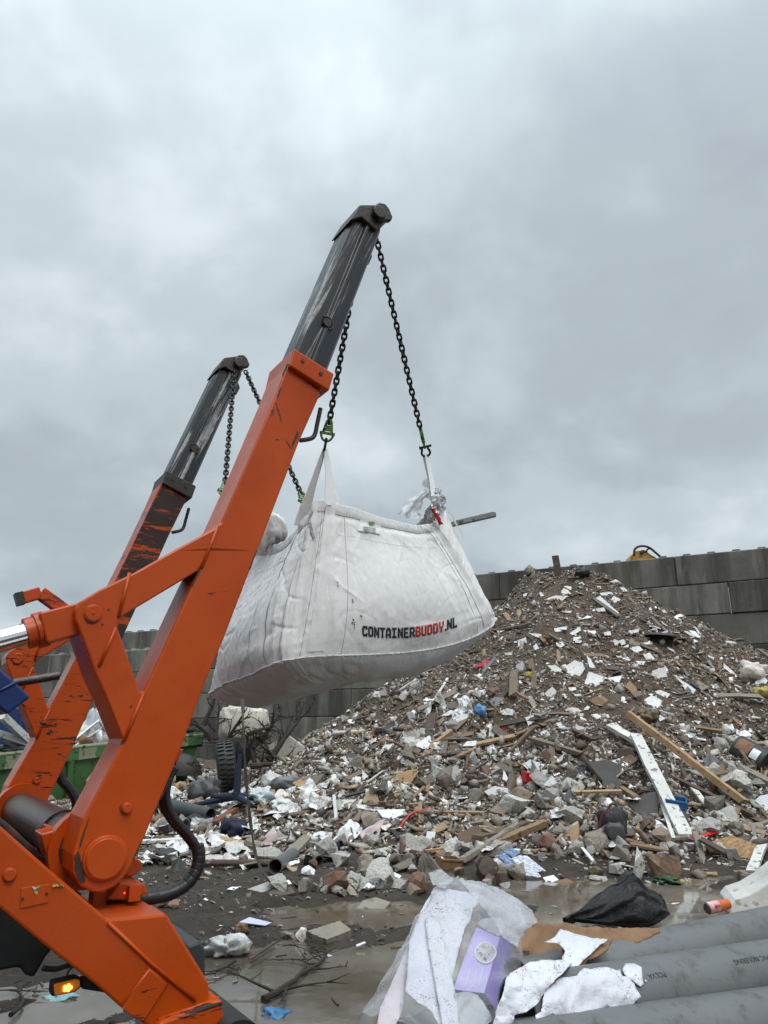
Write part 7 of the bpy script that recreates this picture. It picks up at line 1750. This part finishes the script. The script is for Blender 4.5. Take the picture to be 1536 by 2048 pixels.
def wallpaper_mat(name, sp=.60, pink=.63):
    g = NT(name)
    col = g.ramp(g.noise(3, 5, .6), [(.3, (.48, .48, .53)), (.55, (.60, .61, .66)), (.8, (.54, .515, .47))])
    col = g.mix(g.ramp(g.noise(4.2, 4, .6), [(pink, 0.), (pink+.10, .75)]), col, (.66, .36, .43))
    dens = g.ramp(g.noise(4.5, 4, .6), [(.43, .05), (.60, 1.)])
    v = g.n('ShaderNodeTexVoronoi'); v.inputs['Scale'].default_value = 150; g.l(g.tc.outputs['Object'], v.inputs['Vector'])
    sp_ = g.math('LESS_THAN', v.outputs['Distance'], g.math('MULTIPLY', g.math('SUBTRACT', g.noise(33, 2, .5), .34), 1.3))
    col = g.mix(g.math('MULTIPLY', g.math('MULTIPLY', sp_, dens), .9), col, (.050, .046, .050))
    col = g.mix(g.ramp(g.noise(16, 5, .8), [(.66, 0.), (.72, .7)]), col, (.20, .17, .13))
    return g.pbr(col, .55, 0, g.bump(g.noise(9, 6, .7), .6, .02))
M_WALLP = wallpaper_mat('mouldy_wallpaper')
def sheet_poly(name, label, cat, px_poly, depth, mat, seed=0, amp=.012, jag=1.5, group=None, parent=None, th=.0015, step=9):
    """torn sheet: photo outline filled with a grid, given its own depth (function of px,py) and ripples"""
    P = []
    for i, p in enumerate(px_poly):
        b = px_poly[(i+1) % len(px_poly)]; L = math.hypot(b[0]-p[0], b[1]-p[1]); k = max(1, int(L/7))
        for j in range(k):
            t = j/k; e = 0 if j == 0 else 1; P.append((p[0]+(b[0]-p[0])*t+random.uniform(-jag, jag)*e, p[1]+(b[1]-p[1])*t+random.uniform(-jag, jag)*e))
    bm = bmesh.new(); vs = [bm.verts.new((x, y, 0)) for x, y in P]; bm.faces.new(vs); bmesh.ops.triangulate(bm, faces=bm.faces)
    xs_ = [p[0] for p in P]; ys_ = [p[1] for p in P]
    x = min(xs_)+step
    while x < max(xs_): bmesh.ops.bisect_plane(bm, geom=bm.verts[:]+bm.edges[:]+bm.faces[:], plane_co=(x, 0, 0), plane_no=(1, 0, 0)); x += step
    y = min(ys_)+step
    while y < max(ys_): bmesh.ops.bisect_plane(bm, geom=bm.verts[:]+bm.edges[:]+bm.faces[:], plane_co=(0, y, 0), plane_no=(0, 1, 0)); y += step
    bm.verts.index_update(); V = []
    for v in bm.verts:
        px, py = v.co.x, v.co.y; dd = depth(px, py); q = at(px, py, dd)
        rp = amp*(1.6*float(vn(px*.018+seed, py*.018, seed))+1.1*abs(float(vn(px*.04+py*.02, py*.045-px*.01+seed, seed+2)))+.4*float(vn(px*.12, py*.12, seed+5)))
        V.append(q-dirpx(px, py).normalized()*(rp+amp*.4))
    F_ = [tuple(l.index for l in f.verts) for f in bm.faces]; bm.free()
    o = obj(name, V, F_, mat, parent, loc=None if parent else tuple(V[0]), smooth=True); md = o.modifiers.new('thickness', 'SOLIDIFY'); md.thickness = th
    return o if parent else tag(o, label, cat, group)
def pipe_depth(px, py, lift=.004, R_=None):
    D = dirpx(px, py); m = (CAM-PA)-PAX*(CAM-PA).dot(PAX); dd = D-PAX*D.dot(PAX); rr = (PR+lift) if R_ is None else R_
    b = m.dot(dd); a = dd.length_squared; c = m.length_squared-rr**2; q = b*b-a*c
    if q < 0: return -b/a
    return (-b-math.sqrt(q))/a
def pipe_hit(px, py):
    D = dirpx(px, py); m = (CAM-PA)-PAX*(CAM-PA).dot(PAX); dd = D-PAX*D.dot(PAX); b = m.dot(dd); a = dd.length_squared; q = b*b-a*(m.length_squared-PR**2)
    return 9. if q < 0 else (-b-math.sqrt(q))/a
def lin(p0, d0, p1, d1, p2, d2):
    A = np.array([[p0[0], p0[1], 1], [p1[0], p1[1], 1], [p2[0], p2[1], 1]], float); s = np.linalg.solve(A, np.array([1/d0, 1/d1, 1/d2])); return lambda x, y: 1/(s[0]*x+s[1]*y+s[2])
# brown cardboard over the back pipe
FR['q'] = (980, 1780, .234375)
cd1 = lin((1030, 1900), 2.28, (1318, 1865), 2.44, (1180, 1850), 2.42)
sheet_poly('brown_cardboard', 'large wet brown cardboard lying over the rearmost grey pipe', 'cardboard', X('q', (205, 540), (230, 400), (390, 290), (560, 300), (640, 285), (760, 320), (1440, 335), (1450, 370), (1330, 430), (1200, 480), (1040, 510), (940, 570), (830, 605), (700, 560), (400, 620), (340, 605), (405, 560), (330, 530)), cd1, M_CARD, 3, .022, 1.2, th=.005)
cd2 = lin((1100, 1945), 2.12, (1220, 1890), 2.26, (1130, 1860), 2.32)
sheet_poly('cardboard_fold', 'folded brown cardboard flap under the torn white paper', 'cardboard', X('q', (600, 340), (1045, 425), (1010, 510), (930, 570), (830, 605), (760, 690), (640, 745), (600, 720), (700, 600)), cd2, M_CARD, 5, .014, 1.2, th=.005)
cd3 = lin((1100, 1945), 2.10, (1220, 1885), 2.24, (1120, 1860), 2.30)
sheet_poly('torn_paper', 'torn white and lilac paper strip lying on the brown cardboard', 'paper', X('q', (465, 445), (545, 410), (600, 335), (720, 375), (850, 410), (1005, 425), (920, 490), (860, 550), (790, 610), (740, 670), (680, 690), (620, 680), (690, 640), (610, 590), (640, 520), (590, 460)), cd3, M_WALLP, 7, .018, 1.0)
cd4 = lin((1010, 2040), 1.86, (1120, 1945), 2.10, (1030, 1930), 2.06)
sheet_poly('wallpaper_sheet', 'large torn white wallpaper sheet with grey spots next to the plastic roll', 'wallpaper', X('q', (10, 1200), (60, 1010), (110, 880), (145, 740), (175, 705), (270, 660), (340, 615), (480, 600), (620, 600), (700, 630), (620, 715), (540, 790), (470, 850), (440, 910), (390, 985), (310, 1045), (260, 1040), (205, 1070), (190, 1200)), lambda x, y: min(cd4(x, y), pipe_hit(x, y)-.012), M_WALLP, 9, .030, 1.2)
sheet_poly('wallpaper_scrap', 'crumpled cream wallpaper piece stuck on the middle pipe', 'wallpaper', X('q', (450, 960), (460, 870), (540, 800), (600, 750), (740, 735), (800, 670), (860, 680), (1000, 660), (1080, 690), (1110, 680), (1130, 740), (1190, 745), (1240, 830), (1290, 915), (1170, 1005), (1110, 985), (1100, 1050), (1030, 1030), (990, 960), (920, 900), (920, 1070), (740, 1100), (560, 1110), (480, 1140), (400, 1180), (385, 1070), (430, 1040)), lambda x, y: pipe_depth(x, y, .004), wallpaper_mat('creased_wallpaper', .6, .60), 11, .018, 1.3)
sheet_poly('wallpaper_scrap', 'small white wallpaper scrap stuck near the printed lettering of the middle pipe', 'wallpaper', X('q', (1130, 680), (1155, 630), (1230, 630), (1295, 665), (1300, 760), (1310, 800), (1285, 825), (1220, 780), (1150, 730)), lambda x, y: pipe_depth(x, y, .004), M_WALLP, 13, .007, 1.0)
mb = MB(); mb.tube([at(1291, 1961, pipe_depth(1291, 1961, .002)), at(1292, 1961.5, pipe_depth(1292, 1961.5, .004))], .003, 8); o = mb.build('white_pellet', M_PAPER); tag(o, 'tiny white foam pellet on the middle pipe below the lettering', 'pellet')

# wrapped roll: film around boards, paper and a purple carton
FR['r'] = (700, 1730, .26042)
rd_ = lin((720, 2060), 1.80, (990, 2060), 1.86, (900, 1775), 2.34)
def roll():
    axis0, axis1 = at(860, 2120, 1.95), at(955, 1790, 2.46)
    axis1 = at(968, 1795, 2.48); d = (axis1-axis0).normalized(); tocam = (CAM-axis0).normalized(); tocam = (tocam-d*tocam.dot(d)).normalized(); sd = d.cross(tocam).normalized()
    if sd.x < 0: sd = -sd
    L = (axis1-axis0).length; V = []; n1, n2 = 34, 64
    for j in range(n1+1):
        u = j/n1; c = axis0+d*L*(u*1.03-.02)
        w = .205-.055*u; h = .085-.015*u
        if u > .86: k = (u-.86)/.14; w *= 1-.20*k; h *= 1-.62*k
        for i in range(n2):
            t = 2*math.pi*i/n2; ct, st = math.cos(t), math.sin(t); e = .62
            x = math.copysign(abs(ct)**e, ct)*w; y = math.copysign(abs(st)**e, st)*h
            f = 1+.055*float(vn(i*.32, u*11, 3))*2+.05*abs(float(vn(i*.8+u*16, u*20, 8)))
            V.append(c+sd*x*f+tocam*(y*f+.012*float(vn(i*.5, u*14, 14))*2))
    F_ = [(j*n2+i, j*n2+(i+1) % n2, (j+1)*n2+(i+1) % n2, (j+1)*n2+i) for j in range(n1) for i in range(n2)]
    F_.append(tuple(range(n1*n2, (n1+1)*n2)))
    t = thing('plastic_sack', 'clear plastic sack wrapped like a roll round white paper and a purple carton', 'plastic sack', tuple(axis0))
    obj('film', V, F_, M_FILM, t, smooth=True)
    # loose flap blown out at the right
    sheet_poly('film_flap', None, None, X('r', (830, 110), (1000, 125), (1180, 195), (1300, 270), (1400, 350), (1445, 440), (1395, 520), (1310, 560), (1290, 640), (1180, 560), (1080, 400), (960, 260)), lin((920, 1760), 2.46, (1075, 1850), 2.40, (1000, 1890), 2.22), M_FILM, 17, .030, 1.0, parent=t, th=.0004)
    sheet_poly('film_fold', None, None, X('r', (600, 60), (700, 30), (800, 110), (760, 150), (640, 160)), lin((850, 1745), 2.50, (910, 1760), 2.50, (880, 1770), 2.42), M_FILM, 19, .02, 1.0, parent=t, th=.0004)
    return axis0, axis1, d, sd, tocam, L
ax0, ax1, RD, RSD, RTC, RL = roll()
rs = lambda off: (lambda x, y: rd_(x, y)+off+.19)
sheet_poly('white_paper_sheet', 'white spotted paper sheet inside the clear plastic sack', 'paper', X('r', (640, 190), (720, 185), (990, 220), (985, 300), (950, 330), (920, 430), (880, 490), (850, 600), (800, 800), (760, 960), (830, 1260), (700, 1260), (620, 1120), (520, 1060), (425, 970), (440, 800), (460, 560), (540, 360)), rs(-.012), wallpaper_mat('spotted_paper', .6, .70), 23, .006, .8)
sheet_poly('pink_foil', 'pink foam sheet inside the lower left of the plastic sack', 'foam sheet', X('r', (470, 540), (445, 700), (430, 970), (400, 1120), (340, 1260), (200, 1260), (230, 1100), (300, 950), (380, 770)), rs(.035), simple('pink_film', (.56, .46, .49), (.55, .50, .54), 3, .4, bump=.3), 25, .012, .5)
sheet_poly('white_stick', 'long flat white stick with black mould spots on the paper in the sack', 'stick', X('r', (575, 425), (680, 405), (715, 570), (770, 820), (810, 1010), (840, 1260), (712, 1260), (660, 950), (610, 680)), rs(-.024), wallpaper_mat('mouldy_stick', .6, .70), 27, .002, .3, th=.006)
BPUR = simple('purple_carton_print', (.34, .28, .58), (.40, .34, .64), 5, .35, speck=(.55, .52, .75), sp_scale=26, sp_th=.66, bump=.05)
def carton_box():
    P = X('r', (955, 470), (1150, 560), (1030, 985), (795, 955)); S_ = X('r', (1150, 560), (1250, 600), (1130, 1130), (1020, 990)); t0 = at(*P[3], 2.0)
    t = thing('purple_carton', 'purple carton with an oval window inside the clear plastic sack', 'carton', tuple(t0)); dz = rs(-.004)
    v = [at(x, y, dz(x, y)) for x, y in P]; n = ((v[1]-v[0]).cross(v[3]-v[0])).normalized()
    if n.dot(CAM-v[0]) < 0: n = -n
    s2 = [at(x, y, dz(x, y)+.05) for x, y in S_]
    bk = [p-n*.06 for p in v]
    mb = MB(); mb.add(v+bk, [(0, 1, 2, 3), (4, 7, 6, 5), (0, 3, 7, 4), (0, 4, 5, 1), (1, 5, 6, 2), (2, 6, 7, 3)]); mb.build('carton_body', BPUR, t)
    mb = MB(); mb.add([v[1]+n*.001, s2[1], s2[2], v[2]+n*.001], [(0, 1, 2, 3)]); mb.build('side_flap', simple('dark_purple_print', (.17, .10, .44), (.21, .14, .5), 5, .3, bump=0), t)
    c = X('r', (1040, 675))[0]; wv = []
    def onb(x, y, o): D = dirpx(x, y); k = ((v[0]+n*o)-CAM).dot(n)/D.dot(n); return CAM+D*k
    ring = [(c[0]+19*math.cos(a)*(1+.12*math.cos(a*2)), c[1]+21*math.sin(a)) for a in np.linspace(0, 2*math.pi, 28, endpoint=False)]
    mb = MB(); mb.tube([onb(x, y, .002) for x, y in ring], .0022, 6, closed=True); mb.build('window_rim', M_PAPER, t, smooth=True)
    obj('oval_window', [onb(x, y, .0015) for x, y in ring], [tuple(range(28))], simple('window_contents', (.30, .29, .29), (.55, .54, .53), 40, .3, speck=(.09, .09, .085), sp_scale=60, sp_th=.55, bump=.4), t)
    mb = MB()
    for k, x0 in enumerate((880, 940, 985)):
        L_ = [onb(*X('r', (x0+(i*4), 940-i*(14+2*k)))[0], .0012) for i in range(10)]; mb.tube(L_, .0012, 4)
    mb.build('fine_print', M_PAPER, t)
carton_box()
sheet_poly('grey_packing', 'grey crumpled packing bag at the bottom inside the plastic sack', 'packing bag', X('r', (800, 985), (900, 975), (980, 1000), (1030, 1060), (1090, 1170), (1080, 1260), (840, 1260), (820, 1130)), rs(-.022), simple('crumpled_grey_film', (.30, .31, .32), (.50, .51, .52), 7, .3, speck=(.14, .14, .14), sp_scale=12, sp_th=.6, bump=.6), 31, .022, .8)
sheet_poly('clear_cup', 'pale translucent cup rim above the purple carton in the sack', 'cup', X('r', (960, 450), (1010, 420), (1100, 405), (1170, 420), (1190, 470), (1160, 560), (1060, 520)), rs(.02), M_FILM2, 33, .012, .6)
sheet_poly('barcode_label', 'small white label at the top end of the plastic sack', 'label', X('r', (660, 165), (690, 140), (755, 140), (735, 185)), rs(-.03), simple('label_print', (.62, .62, .62), (.40, .40, .40), 40, .5, bump=0), 35, .002, .2)
sheet_poly('grey_carton_edge', 'torn grey cardboard edge between paper and purple carton in the sack', 'cardboard', X('r', (960, 440), (970, 460), (790, 920), (775, 850), (830, 720), (880, 520)), rs(-.008), M_BOARD, 37, .004, .6)
